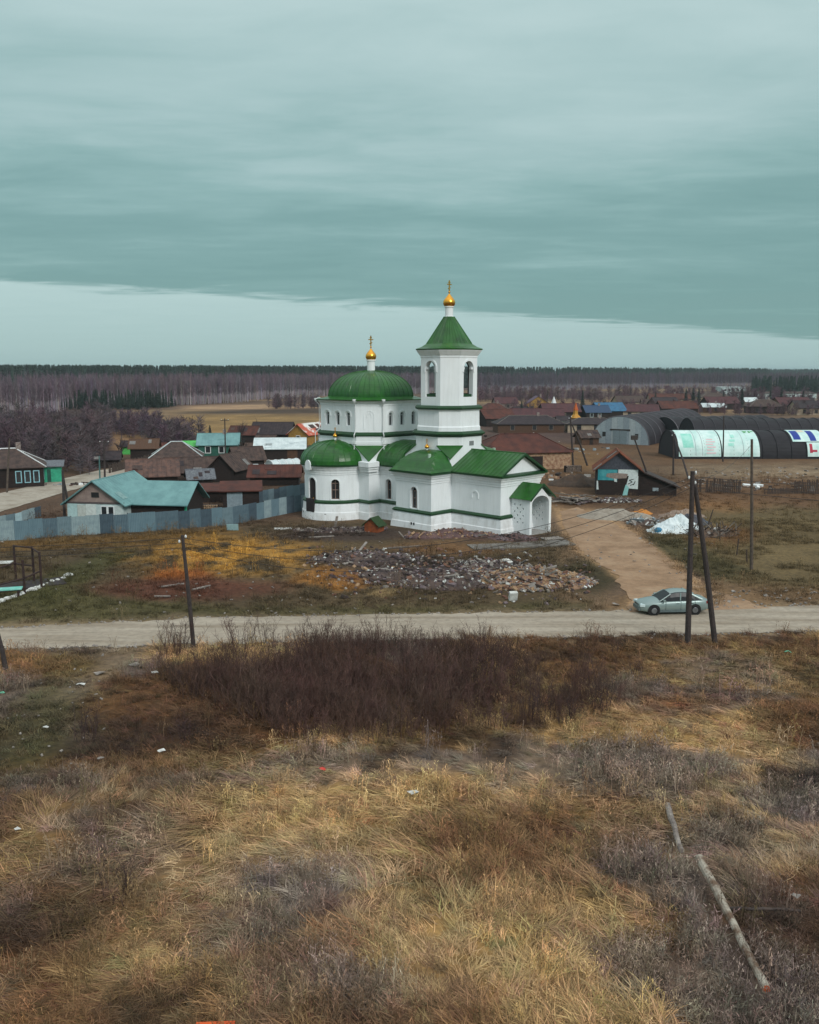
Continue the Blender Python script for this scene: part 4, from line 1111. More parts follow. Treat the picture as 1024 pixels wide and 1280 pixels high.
house('shed', 'brown shed under bare bushes by the far street bend', 'shed', 132, 585, 4.2, 3.4, 1.5, 1.0, 14, 'gable', dark_wood, dark_roof, group=V)
house('village_house', 'brown-roofed house half hidden behind the teal-roofed green house', 'house', 302, 553, 6.0, 5.0, 1.8, 1.6, -10, 'gable', dark_wood, rust_roof, group=V)

# polytunnel
def barrel(t, name, r, hgt, L, m, n=22, flare=0.0, rib=0, ribm=None, seg=1, closed=(True, True), endm=None):
    """half-round shell along local +y from 0 to L"""
    prof = [(-r * cos(pi * k / n), hgt * sin(pi * k / n) ** 0.9) for k in range(n + 1)]
    g = MB(); g.rings([[(x, y, z) for x, z in prof] for y in np.linspace(0, L, seg + 1)], close=False)
    o = g.build(name, m, t)
    if rib:
        for i in range(rib + 1):
            y = L * i / rib; g = MB()
            g.tube([(x * 1.008, y, z * 1.008 + 0.01) for x, z in prof], 0.09, 5); g.build('rib', ribm or m, t)
    for k, y in enumerate((0.02, L - 0.02)):
        if closed[k]:
            MB().add([(x, y, z) for x, z in prof], [tuple(range(len(prof)))]).build('end_wall', endm or m, t)
    return o
p = on_ground(337, 586)
t = thing('polytunnel', 'small white half-round tunnel shelter beside the white-roofed barn', 'tunnel', p, radians(-52), V)
barrel(t, 'cover', 1.5, 1.35, 5.0, white_roof, rib=4, ribm=white_paint)

# right of the church
house('barn', 'long barn with rusty red hipped roof and pale brick wall right of the bell tower', 'barn', 660, 587, 14.5, 9.0, 2.7, 2.7, 14, 'hip', brick_wall, rust_roof, door=('f', 1.2, 2.6, 2.1, dark_wood), trim=rust_roof, wins=[('f', -3.8, 0.9, 1.0, 1.0)])
R_ = 'village houses right of the church'
rows = [
 ('dark-walled house with faded red roof nearest the tower top', 626, 533, 9, 7, 2.4, 2.2, 20, rust_roof, dark_wood),
 ('long low barn with dark wet roof behind the rusty barn', 664, 541, 17, 8, 2.2, 2.0, 4, dark_roof, brown_wood),
 ('house with long dull red roof and white eave behind the dark barn', 672, 531, 15, 8, 2.4, 2.1, -4, red_roof, white_wall),
 ('yellow gabled house in front of the far woods', 673, 514, 9, 8, 2.8, 3.0, 0, M_('violet_roof', (98, 76, 92), (80, 62, 78)), yellow_wall),
 ('dark red-roofed house between the red spire and the yellow turret', 703, 524, 12, 8, 2.5, 2.4, 5, red_roof, dark_wood),
 ('long shed with pale grey walls below the yellow turret', 742, 541, 13, 7, 2.2, 1.4, -3, dark_roof, tan_wall),
 ('bright blue roofed house beyond the grey hangar', 766, 523, 9.5, 8, 2.6, 2.4, 12, blue_roof, dark_wood),
 ('dark blue roofed house left of the bright blue roof', 748, 524, 8, 7, 2.3, 2.0, 6, navy_roof, dark_wood),
 ('red-brown roofed house right behind the grey hangar', 800, 523, 12, 8, 2.4, 2.0, -8, red_roof, tan_wall),
 ('white-roofed shed in the row beyond the hangars', 822, 518, 10, 6, 2.0, 1.3, 3, white_roof, dark_wood),
 ('dark house with rust-red roof beyond the black hangars', 850, 519, 13, 8, 2.5, 2.3, 4, rust_roof, dark_wood),
 ('pale-roofed shed beside the three spruces', 893, 516, 8, 6, 2.2, 1.2, -4, white_roof, brown_wood),
 ('red-roofed house under the far pale blocks', 905, 512, 13, 8, 2.6, 2.4, 5, red_roof, dark_wood),
 ('brown house at the foot of the far right spruces', 958, 517, 12, 8, 2.6, 2.4, -6, brown_roof, dark_wood),
 ('dark red roofed house near the right edge of the village', 996, 514, 13, 9, 2.6, 2.6, 6, red_roof, brown_wood),
 ('grey-roofed house at the far right behind the black hangar', 1018, 519, 12, 9, 2.6, 2.4, -3, dark_roof, tan_wall),
 ('small pink-walled house left of the yellow gable', 634, 512, 9, 7, 2.6, 2.2, 8, red_roof, pink_wall),
 ('low red-roofed house by the field left of the spruce', 616, 520, 10, 7, 2.4, 2.0, -8, rust_roof, brown_wood),
 ('brown roofed house behind the bright blue roof', 790, 510, 12, 8, 2.6, 2.4, 8, brown_roof, tan_wall),
 ('long tan house below the far woods right of centre', 838, 507, 18, 9, 3.0, 2.2, -5, rust_roof, tan_wall),
 ('dark roofed house left of the three spruces', 835, 512, 10, 8, 2.4, 2.4, 10, dark_roof, brown_wood),
 ('ochre-walled house beyond the three spruces', 895, 505, 14, 9, 3.2, 2.0, 0, brown_roof, tan_wall),
]
for i, (lb, px, py, w, d, wh, rh, rot, rm, wm) in enumerate(rows):
    ws = [('f', -w * 0.28, 0.9, 0.8, 1.1), ('f', w * 0.05, 0.9, 0.8, 1.1), ('f', w * 0.3, 0.9, 0.8, 1.1)]
    house('village_house' if 'shed' not in lb and 'barn' not in lb else ('barn' if 'barn' in lb else 'shed'), lb, 'house' if 'shed' not in lb and 'barn' not in lb else ('barn' if 'barn' in lb else 'shed'),
          px, py, w, d, wh, rh, rot, 'hip' if i % 4 == 1 else 'gable', wm, rm, ws[:(2, 3, 1, 2)[i % 4]], chim=i % 2, frame=(old_wood, grey_wood, white_wall, old_wood, tan_wall)[i % 5], group=R_, ridge='y' if 'gabled' in lb else 'x')
house('apartment_block', 'pale flat-roofed block in front of the far right woods', 'building', 917, 497, 15, 10, 6.0, 0.1, 0, 'flat', white_wall, white_roof, [('f', -5 + k * 2.5, 1.2, z, 1.2) for k in range(5) for z in (1.0, 3.8)])
house('long_store', 'long whitish wall of a low store near the right edge under the woods', 'building', 972, 499, 44, 9, 3.2, 0.8, 2, 'flat', white_wall, brown_roof, [('f', -18 + k * 4.5, 1.6, 1.0, 1.4) for k in range(9)])
# two little wooden towers standing up out of the roofs
def turret(px, py, label, body, roof, spire, w, h1_, h2_, h3_):
    p = on_ground(px, py); t = thing('turret', label, 'turret', p, radians(20))
    MB().bx(-w, w, -w, w, -0.4, h1_).build('wall', body, t)
    MB().rings([[(sx * w * 1.35, sy * w * 1.35, h1_) for sx, sy in ((-1, -1), (1, -1), (1, 1), (-1, 1))], [(sx * w * 0.55, sy * w * 0.55, h1_ + h2_ * 0.45) for sx, sy in ((-1, -1), (1, -1), (1, 1), (-1, 1))], [(sx * w * 0.45, sy * w * 0.45, h1_ + h2_) for sx, sy in ((-1, -1), (1, -1), (1, 1), (-1, 1))]], cap0=True, cap1=True).build('roof', roof, t)
    MB().rings([[(sx * w * 0.62, sy * w * 0.62, h1_ + h2_) for sx, sy in ((-1, -1), (1, -1), (1, 1), (-1, 1))], [(sx * 0.04, sy * 0.04, h1_ + h2_ + h3_) for sx, sy in ((-1, -1), (1, -1), (1, 1), (-1, 1))]], cap0=True, cap1=True).build('spire', spire, t)
    MB().bx(-w * 0.35, w * 0.35, -w - 0.05, -w + 0.05, 0.2, h1_ * 0.7).build('opening', dark_hole, t)
turret(692, 520, 'slim red tower with a pointed white spire among the far roofs', M_('brick_red', (168, 84, 70)), M_('orange_red', (196, 96, 66)), white_paint, 1.2, 2.6, 1.6, 2.6)
turret(719, 538, 'narrow orange-yellow turret rising above the dull red roofs', M_('ochre_board', (168, 112, 40)), M_('golden_yellow', (196, 150, 62), (168, 112, 44), scale=2), M_('orange_tip', (190, 92, 40)), 0.85, 3.3, 2.0, 1.9)

# hangars
def hangar(px, py, rot, r, hgt, L, cover, label, ribs, ribm, endm, name='hangar'):
    p = on_ground(px, py); t = thing(name, label, 'hangar', p, radians(rot))
    barrel(t, 'shell', r, hgt, L, cover, n=24, rib=ribs, ribm=ribm, endm=endm, seg=1)
    return t
black_film = M_('black_film_cover', (36, 33, 39), (22, 20, 25), rough=0.75, scale=0.8, stretch=(3, 0.5, 1), bump=0.5, bscale=2)
zinc = M_('zinc_sheet', (152, 164, 170), (122, 134, 142), rough=0.55, scale=1.2, stretch=(3, 3, 0.5))
hg = hangar(775, 555, -33, 6.3, 5.9, 46, M_('dark_hangar_shell', (48, 43, 49), (32, 29, 35), rough=0.8, scale=0.6, stretch=(1, 4, 1)), 'half-round hangar with grey sheet front and double door', 10, M_('rib_pale', (104, 100, 106)), zinc)
for k in range(-4, 5):                                    # sheets of the front, each a panel of its own
    xa, xb = k * 1.3 - 0.635, k * 1.3 + 0.635
    top = lambda x: 5.9 * max(0.02, 1 - (x / 6.3) ** 2) ** 0.45 - 0.12
    if min(top(xa), top(xb)) < 0.4: continue
    MB().rings([[(xa, y, 0), (xb, y, 0), (xb, y, top(xb)), ((xa + xb) / 2, y, top((xa + xb) / 2)), (xa, y, top(xa))] for y in (-0.12, 0.0)], cap0=True, cap1=True).build('front_sheet', M_('zinc_sheet_%s' % 'abc'[k % 3], [(154, 166, 172), (140, 152, 160), (164, 174, 178)][k % 3], rough=0.55), hg)
g = MB(); g.bx(-2.2, 2.2, -0.22, -0.12, 2.9, 3.2); g.build('door_head', iron, hg)
for k in (-1, 1): MB().bx(k * 0.06, k * 1.5, -0.2, -0.12, 0, 2.9).build('door', M_('hangar_door', (120, 134, 140)), hg)
MB().bx(-3.9, -3.2, -0.2, -0.12, 1.6, 2.5).build('vent', dark_hole, hg); MB().bx(3.3, 4.0, -0.2, -0.12, 1.4, 2.3).build('vent', dark_hole, hg)
p0 = bp(835, 572)
h_bl = hangar(834, 570, -90, 5.4, 4.7, 62, black_film, 'long black film-covered tunnel hangar with white banners on its side', 24, M_('black_rib', (34, 31, 36)), M_('black_end', (38, 34, 40)))
hangar(858, 556, -90, 6.2, 5.6, 80, black_film, 'second black ribbed tunnel hangar standing behind the bannered one', 36, M_('grey_black_rib', (60, 56, 62)), black_film)
hangar(830, 551, -72, 6.0, 5.3, 26, black_film, 'short dark tunnel hangar between the grey front hangar and the black ones', 8, M_('grey_rib', (112, 108, 112)), black_film)
# banners hung over the side of the long hangar, flat print as thin sheets
def banner(label, a, b, f0, f1, base, prints, name='banner'):
    """a..b metres along the hangar, f0..f1 fraction of the arc from the foot"""
    t = thing(name, label, 'banner', h_bl.location.copy(), h_bl.rotation_euler.z)
    r, hgt = 5.4, 4.7
    def sheet(a0, b0, q0, q1, e, m, nm, par):
        n = 10; rs = []
        for i in range(n + 1):
            th = pi * (q0 + (q1 - q0) * i / n)
            rs.append([((r + e) * cos(th), a0 + (b0 - a0) * j / 4, (hgt + e) * sin(th) ** 0.9) for j in range(5)])
        return MB().rings(rs, close=False).build(nm, m, par)
    base_o = sheet(a, b, f0, f1, 0.13, base, 'sheet', t)
    for (a0, b0, q0, q1, m) in prints: sheet(a0, b0, q0, q1, 0.15, m, 'print', base_o)
    return t
wb = M_('white_banner', (212, 232, 228), (180, 214, 208), rough=0.6, scale=0.6)
tealp = M_('faded_teal_print', (132, 206, 188), (170, 220, 208), rough=0.6, scale=0.9); pinkp = M_('faded_pink_print', (214, 176, 182), (220, 200, 202), rough=0.6, scale=1.5)
grnp = M_('green_print', (60, 160, 70)); bluep = M_('blue_print', (44, 66, 150)); redp = M_('red_print', (182, 56, 78)); linep = M_('grey_seam', (150, 160, 164))
txt = lambda a, q, m, n, dx: [(a + (k % 3) * 0.1, a + dx - (k % 2) * 0.4, q + k * 0.035, q + k * 0.035 + 0.016, m) for k in range(n)]
banner('faded white banner with teal patch and pink lines at the left hangar end', 0.5, 8.0, 0.02, 0.46, wb,
       [(1.3, 3.2, 0.12, 0.34, tealp), (3.5, 3.57, 0.03, 0.45, linep), (4.7, 4.77, 0.03, 0.45, linep)] + txt(5.4, 0.05, pinkp, 6, 1.7))
banner('white banner with faint green lettering in the middle of the black hangar', 8.2, 14.9, 0.02, 0.46, wb,
       [(a - 2.2, b - 2.2, c, d, m) for a, b, c, d, m in [(11.6, 12.6, 0.14, 0.18, tealp), (11.9, 12.9, 0.2, 0.235, tealp), (12.3, 13.0, 0.26, 0.32, tealp), (14.2, 14.27, 0.03, 0.45, linep), (15.0, 15.75, 0.385, 0.405, grnp), (15.1, 15.5, 0.36, 0.38, grnp), (16.0, 16.35, 0.36, 0.405, grnp), (16.45, 16.95, 0.385, 0.405, grnp)]])
banner('blue, white and red banner torn at its foot near the right edge', 21.0, 26.8, 0.20, 0.47, wb,
       [(21.3, 22.6, 0.23, 0.42, bluep), (24.2, 25.3, 0.21, 0.42, bluep), (22.7, 23.9, 0.38, 0.44, M_('cream_print', (222, 212, 190)))])
banner('white banner scrap with a red figure hanging below the blue banner', 23.4, 27.0, 0.02, 0.19, wb,
       [(23.8, 24.3, 0.06, 0.17, redp), (23.8, 25.1, 0.07, 0.095, redp), (25.8, 26.6, 0.09, 0.13, M_('slate_print', (70, 110, 130)))])

# patched shed with lean-to
sh = house('patched_shed', 'dark shed patched with teal and white banner sheets below an orange-brown roof', 'shed', 772, 619, 5.3, 5.5, 3.3, 2.1, -10, 'gable', dark_wood, M_('orange_brown_roof', (124, 70, 46), (92, 56, 42), scale=1.5, bump=0.4), ridge='y', gm=M_('grey_blue_gable', (74, 78, 88), (56, 58, 66)), ov=0.45)
yf = -2.75
def patch(pts, m, e, nm='patch'):
    MB().rings([[(x, yf - e, z) for x, z in pts], [(x, yf - 0.01, z) for x, z in pts]], cap0=True, cap1=True).build(nm, m, sh)
tl = M_('teal_banner', (38, 128, 138), (80, 160, 165), scale=1.5); tan_b = M_('tan_board', (148, 134, 126), (128, 112, 104)); wht = M_('white_sheet', (208, 218, 216), (186, 198, 198))
patch([(-2.5, 1.9), (-0.1, 1.9), (-0.1, 3.25), (-2.5, 3.25)], tl, 0.03)
patch([(0.0, 2.5), (2.4, 2.5), (2.4, 3.28), (0.0, 3.28)], wht, 0.035)
patch([(-1.5, 2.35), (-0.5, 2.1), (1.0, 2.2), (1.2, 2.75), (-0.3, 2.85), (-1.4, 2.75)], tan_b, 0.05)
patch([(0.95, 0.95), (2.45, 0.85), (2.45, 2.5), (1.3, 2.5)], wht, 0.045)
patch([(0.6, 0.0), (1.2, 0.05), (1.35, 1.1), (0.95, 1.4)], M_('pale_teal_sheet', (150, 206, 204)), 0.05)
patch([(-0.45, 1.75), (-0.1, 1.7), (-0.2, 2.1), (-0.5, 2.15)], wht, 0.06)
patch([(-2.6, 0.7), (-2.35, 0.7), (-2.45, 1.8), (-2.62, 1.8)], wht, 0.05)
ink = M_('black_ink', (22, 24, 26))
for a, b in (((1.2, 1.45), (1.75, 1.75)), ((1.75, 1.75), (1.35, 1.95)), ((1.35, 1.95), (1.9, 2.1)), ((1.9, 1.35), (2.1, 1.85)), ((1.5, 1.3), (1.95, 1.5))):
    d = Vector((b[0] - a[0], 0, b[1] - a[1])); c = ((a[0] + b[0]) / 2, yf - 0.055, (a[1] + b[1]) / 2)
    MB().box(c, (d.length, 0.01, 0.09), ry=-atan2(d.z, d.x)).build('ink_stroke', ink, sh)
MB().add([(2.66, -2.2, -0.4), (7.2, -2.2, -0.4), (7.2, -2.2, 1.1), (2.66, -2.2, 3.0), (2.66, 2.4, -0.4), (7.2, 2.4, -0.4), (7.2, 2.4, 1.1), (2.66, 2.4, 3.0)], [(0, 1, 2, 3), (7, 6, 5, 4), (1, 5, 6, 2), (0, 3, 7, 4)]).build('lean_to_wall', dark_wood, sh)
MB().rings([[(2.6, -2.6, 3.05), (7.6, -2.6, 1.0), (7.6, 2.7, 1.0), (2.6, 2.7, 3.05)], [(2.6, -2.6, 3.2), (7.6, -2.6, 1.14), (7.6, 2.7, 1.14), (2.6, 2.7, 3.2)]], cap0=True, cap1=True).build('lean_to_roof', M_('dark_felt', (60, 46, 42), (44, 36, 34)), sh)
MB().bx(4.3, 5.0, -2.28, -2.2, 0.6, 1.0).build('wall_board', zinc, sh)

# ------------------------------------------------------------------ fences
def fence_line(pts, h, label, mats, pw=1.18, name='metal_fence', seed=1):
    r = random.Random(seed); t = thing(name, label, 'fence', pts[0])
    prof = []; n = 8
    for k in range(n * 2 + 1): prof.append((k / (n * 2), 0.0 if k % 2 else 0.035))
    base = MB(); base.rings([[(x, y, 0) for x, y in prof], [(x, y, 1) for x, y in prof]], close=False)
    meshes = [base.mesh('sheet_%s' % m.name, m) for m in mats]
    post_me = MB().bx(-0.04, 0.04, 0.05, 0.13, -0.4, h + 0.05).mesh('fence_post', iron)
    for a, b in zip(pts, pts[1:]):
        d = (b - a); L = d.xy.length; k = max(1, round(L / pw)); an = atan2(d.y, d.x)
        for i in range(k):
            q = a.lerp(b, i / k); q.z = hz1(q.x, q.y)
            o = link('panel', meshes[r.choice([0, 0, 1, 1, 2, 3, 4])], t); o.location = q - t.location
            hh = h + r.uniform(-0.08, 0.08); o.scale = (L / k * 0.995, 1, hh + 0.25); o.location.z -= 0.25; o.rotation_euler = (0, 0, an)
            if i % 2 == 0:
                s = link('post', post_me, t); s.location = q - t.location; s.rotation_euler = (0, 0, an)
    return t
fm = [M_('fence_sheet_blue', (106, 130, 140), (92, 115, 126), rough=0.5, scale=1.0), M_('fence_sheet_slate', (92, 112, 122), (78, 97, 108), rough=0.5), M_('fence_sheet_dark', (74, 90, 101), (63, 78, 89), rough=0.5), M_('fence_sheet_pale', (144, 162, 166), (125, 143, 149), rough=0.5), M_('fence_sheet_grey', (112, 132, 140), (98, 118, 126), rough=0.5)]
fence_line([on_ground(*p) for p in [(-70, 682), (0, 676), (90, 670), (195, 664), (292, 656), (340, 646), (386, 637)]], 1.85, 'grey-blue corrugated metal fence running towards the church', fm)
fence_line([on_ground(*p) for p in [(322, 632), (350, 626), (392, 618)]], 1.6, 'farther short run of grey metal fence behind the church apse', fm, seed=5)
p_ = [on_ground(*p) for p in [(-40, 668), (20, 655), (52, 645)]]
fence_line(p_, 1.15, 'pale patched sheet fence along the village street', [fm[3], fm[3], fm[4], M_('bluish_white_sheet', (170, 196, 202)), fm[2]], seed=8)

def picket(pts, h, label, gap=0.21, seed=1, w=0.15):
    r = random.Random(seed); t = thing('picket_fence', label, 'fence', pts[0])
    me = MB().bx(-w / 2, w / 2, -0.015, 0.015, -0.2, 1.0).mesh('picket', old_wood)
    for a, b in zip(pts, pts[1:]):
        d = b - a; L = d.xy.length; an = atan2(d.y, d.x); k = int(L / gap)
        for i in range(k):
            if r.random() < 0.08: continue
            q = a.lerp(b, (i + 0.5) / k); o = link('picket', me, t); o.location = q - t.location
            o.scale = (1, 1, h * r.uniform(0.85, 1.08)); o.rotation_euler = (r.uniform(-0.03, 0.03), r.uniform(-0.04, 0.04), an)
        for zz in (0.35, 0.8):
            m = a.lerp(b, 0.5) - t.location; MB().box((0, 0, 0), (L, 0.05, 0.08)).build('rail', old_wood, t, loc=m + Vector((0, 0, h * zz)), rz=an)
picket([on_ground(*p) for p in [(866, 615), (926, 617)]], 1.75, 'dark weathered picket fence between the patched shed and the pale pole', seed=2)
picket([on_ground(*p) for p in [(992, 617), (1080, 618)]], 1.75, 'dark weathered picket fence at the right edge below the banners', seed=3)
picket([on_ground(*p) for p in [(955, 618), (992, 617)]], 0.75, 'low broken board fence between the two dark picket fences', seed=4)
# leaning stakes of a collapsed fence
stake_me = MB().tube([(0, 0, -0.3), (0, 0, 1.3)], [0.07, 0.055], 6).mesh('stake', old_wood)
for lb, px, py, sc_, tx in (('leaning grey stake behind the white tarpaulin heap', 884, 660, 1.5, 0.25), ('short stake left of the pale pole', 921, 694, 1.1, 0.05), ('pair-end stake next to the pale pole foot', 934, 704, 0.9, -0.12), ('thin stake between the double pole and the pale pole', 900, 676, 1.0, -0.06)):
    o = link('fence_stake', stake_me, loc=on_ground(px, py), label=lb, cat='stake'); o.scale = (1, 1, sc_); o.rotation_euler = (0.05, tx, 0)

# ------------------------------------------------------------------ poles and wires
def pole(label, base, top, r=0.13, m=pole_wood, strut=None, arms=0, name='utility_pole', lamp=False, r1=None, insul=0):
    b = on_ground(*base); tp = at_y(top[0], top[1], b.y)
    t = thing(name, label, 'pole', b)
    v = tp - b
    MB().tube([(0, 0, -0.6) - v * 0.0 if False else Vector((0, 0, -0.6)), v * 0.5, v], [r * 1.15, r, (r1 or r * 0.78)], 9).build('pole_shaft', m, t)
    if strut:
        sb = on_ground(*strut[0]); st = at_y(strut[1][0], strut[1][1], b.y)
        MB().tube([sb - b - Vector((0, 0, 0.6)), (sb - b).lerp(st - b, 0.5), st - b], [r * 1.1, r, r * 0.75], 9).build('strut', m, t)
    for k in range(arms):
        z = v - Vector((0, 0, 0.35 + 0.6 * k)); MB().box(z, (1.5, 0.09, 0.1), rz=radians(12)).build('cross_arm', m, t)
        for s in (-0.6, 0.6): MB().lathe(z + Vector((s, 0, 0.06)), [(0.03, 0), (0.05, 0.05), (0.06, 0.1), (0.03, 0.16)], 8).build('insulator', white_paint, t)
    for k in range(insul):
        MB().lathe(v + Vector((0.18 * (-1) ** k, 0, -0.15 - 0.28 * k)), [(0.035, 0), (0.06, 0.05), (0.06, 0.1), (0.03, 0.17)], 8).build('insulator', white_paint, t)
    if lamp:
        MB().box(v + Vector((0, 0, 0.1)), (0.75, 0.5, 0.55)).build('lamp_head', iron, t)
    return t, tp
P = {}
_, P['left'] = pole('dark wooden pole leaning left at the road edge before the brush', (243, 810), (228, 669), 0.11, insul=2)
_, P['a'] = pole('tall dark wooden pole with a slanting strut beside the parked car', (860, 806), (866, 589), 0.15, strut=((896, 804), (869, 606)), insul=3)
_, P['pale'] = pole('pale slim pole standing in the turf right of the tarpaulin heap', (940, 712), (940, 549), 0.12, m=M_('pale_pole_wood', (96, 84, 74), (70, 60, 54), bump=0.3), )
_, P['mid'] = pole('dark pole with strut between the rusty barn and the hangar', (717, 583), (713, 520), 0.15, strut=((736, 582), (715, 530)), insul=2)
pole('leaning lamp post with a square head above the patched shed', (819, 618), (793, 548), 0.11, name='lamp_post', lamp=True)
_, P['far'] = pole('dark pole with a slanting strut in front of the black hangar end', (842, 594), (842, 541), 0.13, strut=((864, 602), (844, 548)), insul=2)
pole('thin pole at the foot of the banners in the middle of the black hangar', (904, 577), (905, 520), 0.12)
_, P['s1'] = pole('dark double pole at the corner of the white-walled house', (81, 652), (78, 588), 0.13, strut=((89, 650), (79, 596)))
_, P['s2'] = pole('dark pole with crossbars on the far side of the village street', (131, 598), (130, 550), 0.13, arms=1)
_, P['s3'] = pole('pale slanting pole in front of the dark log house', (8, 616), (12, 548), 0.12, m=MATS['pale_pole_wood'])
pole('thin pole beside the teal-roofed green house', (282, 572), (281, 523), 0.12, arms=1)
pole('short leaning pole cut by the left edge near the road', (9, 838), (-3, 790), 0.12)
pole('slim teal post beside the village street', (125, 600), (124, 570), 0.10, m=M_('teal_post', (70, 110, 108)))

wire_m = M_('wire', (40, 36, 36), rough=0.6)
def wire(a, b, sag, label, r=0.014):
    pts = []
    for k in range(25):
        t = k / 24; q = a.lerp(b, t); q = q - Vector((0, 0, sag * 4 * t * (1 - t))); pts.append(q)
    MB().tube(pts, r, 4, cap=False).build('overhead_wire', wire_m, label=label, cat='wire', group='overhead wires between the poles')
for k, nm in enumerate(('upper', 'middle', 'lower')):
    wire(P['left'] - Vector((0, 0, 0.15 + 0.28 * k)), P['a'] - Vector((0, 0, 0.3 + 0.3 * k)), 2.1 + 0.35 * k, '%s wire sagging from the road-edge pole to the pole by the car' % nm)
    wire(P['a'] - Vector((0, 0, 0.3 + 0.3 * k)), P['a'] + Vector((46, 5, -1.2 - 0.3 * k)), 0.9 + 0.2 * k, '%s wire leaving the pole by the car towards the right edge' % nm)
    wire(P['left'] - Vector((0, 0, 0.15 + 0.28 * k)), P['left'] + Vector((-34, -1, 0.2 - 0.25 * k)), 0.7, '%s wire leaving the road-edge pole towards the left edge' % nm)
wire(P['a'] - Vector((0, 0, 0.5)), P['pale'] - Vector((0, 0, 0.4)), 0.6, 'wire from the pole by the car to the pale slim pole')
wire(P['s1'], P['s2'], 0.8, 'wire over the village street between two dark poles')
wire(P['s1'], P['s3'], 0.8, 'wire from the house corner pole to the pale slanting pole')

# yard clutter: board fences, stacks of firewood, junk
picket([on_ground(*p) for p in [(20, 604), (48, 604)]], 1.3, 'dark board fence joining the log house and the mint green gate', seed=12)
picket([on_ground(*p) for p in [(136, 592), (190, 578)]], 1.4, 'dark board fence along the far side of the village street', seed=13)
picket([on_ground(*p) for p in [(212, 610), (262, 606)]], 1.5, 'weathered board fence behind the teal-roofed wing', seed=14)
picket([on_ground(*p) for p in [(250, 584), (300, 580)]], 1.3, 'dark board fence below the green-walled house', seed=15)
picket([on_ground(*p) for p in [(376, 588), (398, 590)]], 1.4, 'short board fence beside the church apse roof', seed=16)
def woodstack(label, px, py, w, h, rz, m, seed):
    r = random.Random(seed); t = thing('firewood_stack', label, 'firewood', on_ground(px, py), rz)
    MB().bx(-w / 2, w / 2, -0.4, 0.4, -0.1, h * 0.9).build('core', dark_wood, t); g = MB()
    for i in range(int(w / 0.22)):
        for j in range(int(h / 0.22)):
            g.tube([(-w / 2 + 0.11 + i * 0.22 + r.gauss(0, 0.02), -0.55 + r.gauss(0, 0.05), 0.11 + j * 0.22), (-w / 2 + 0.11 + i * 0.22, -0.35, 0.11 + j * 0.22)], r.uniform(0.08, 0.12), 6)
    g.build('logs', m, t, kind='stuff')
woodstack('firewood stack under the right gable of the teal-roofed wing', 236, 646, 2.4, 1.5, 0.5, M_('cut_wood', (170, 146, 116), (120, 98, 78)), 1)
woodstack('firewood stack beside the small grey-doored shed', 262, 640, 2.0, 0.9, 0.1, MATS['cut_wood'], 2)
woodstack('firewood stack at the end of the rusty barn wall', 716, 590, 2.6, 1.1, 0.2, M_('weathered_logs', (132, 116, 104), (92, 80, 74)), 3)
def junk(label, px, py, n, spread, seed, mats, size=0.6):
    r = random.Random(seed); t = thing('junk_pile', label, 'junk', on_ground(px, py))
    for k in range(n):
        d = (size * r.uniform(0.5, 2.2), size * r.uniform(0.3, 1.1), size * r.uniform(0.1, 0.8))
        MB().box((0, 0, 0), d).build('piece', r.choice(mats), t, loc=(r.gauss(0, spread), r.gauss(0, spread * 0.5), d[2] * 0.4)).rotation_euler = (r.gauss(0, 0.15), r.gauss(0, 0.15), r.uniform(0, 3))
J = [old_wood, grey_wood, dark_wood, white_paint, zinc, concrete, rust_roof]
junk('junk and boards in the yard behind the grey fence', 270, 622, 26, 2.2, 1, J); junk('white boxes and boards left of the small shed', 257, 615, 8, 0.9, 2, [white_paint, dark_wood, grey_wood])
junk('boards and crates beside the hip-roofed house', 205, 598, 16, 1.8, 3, J); junk('stones and scrap beside the rusty barn end', 690, 597, 22, 2.6, 4, [concrete, concrete, white_paint, dark_wood, brick_wall]); junk('junk along the fence below the black hangar', 955, 609, 24, 5.0, 5, [concrete, grey_wood, old_wood, white_paint])
junk('scrap beside the mint green gate', 80, 606, 10, 1.5, 6, J); junk('boards by the white-roofed barn', 325, 580, 14, 2.0, 7, J); junk('sheet and beams before the grey hangar', 735, 562, 14, 3.5, 8, [zinc, old_wood, grey_wood, concrete])
junk('vehicles and scrap pieces beyond the long low barn', 640, 546, 14, 4.0, 9, [white_paint, zinc, navy_roof, dark_wood, concrete], 1.0); junk('pale scrap row beyond the hangars', 835, 524, 16, 9.0, 10, [white_roof, white_paint, zinc, tan_wall], 1.6)

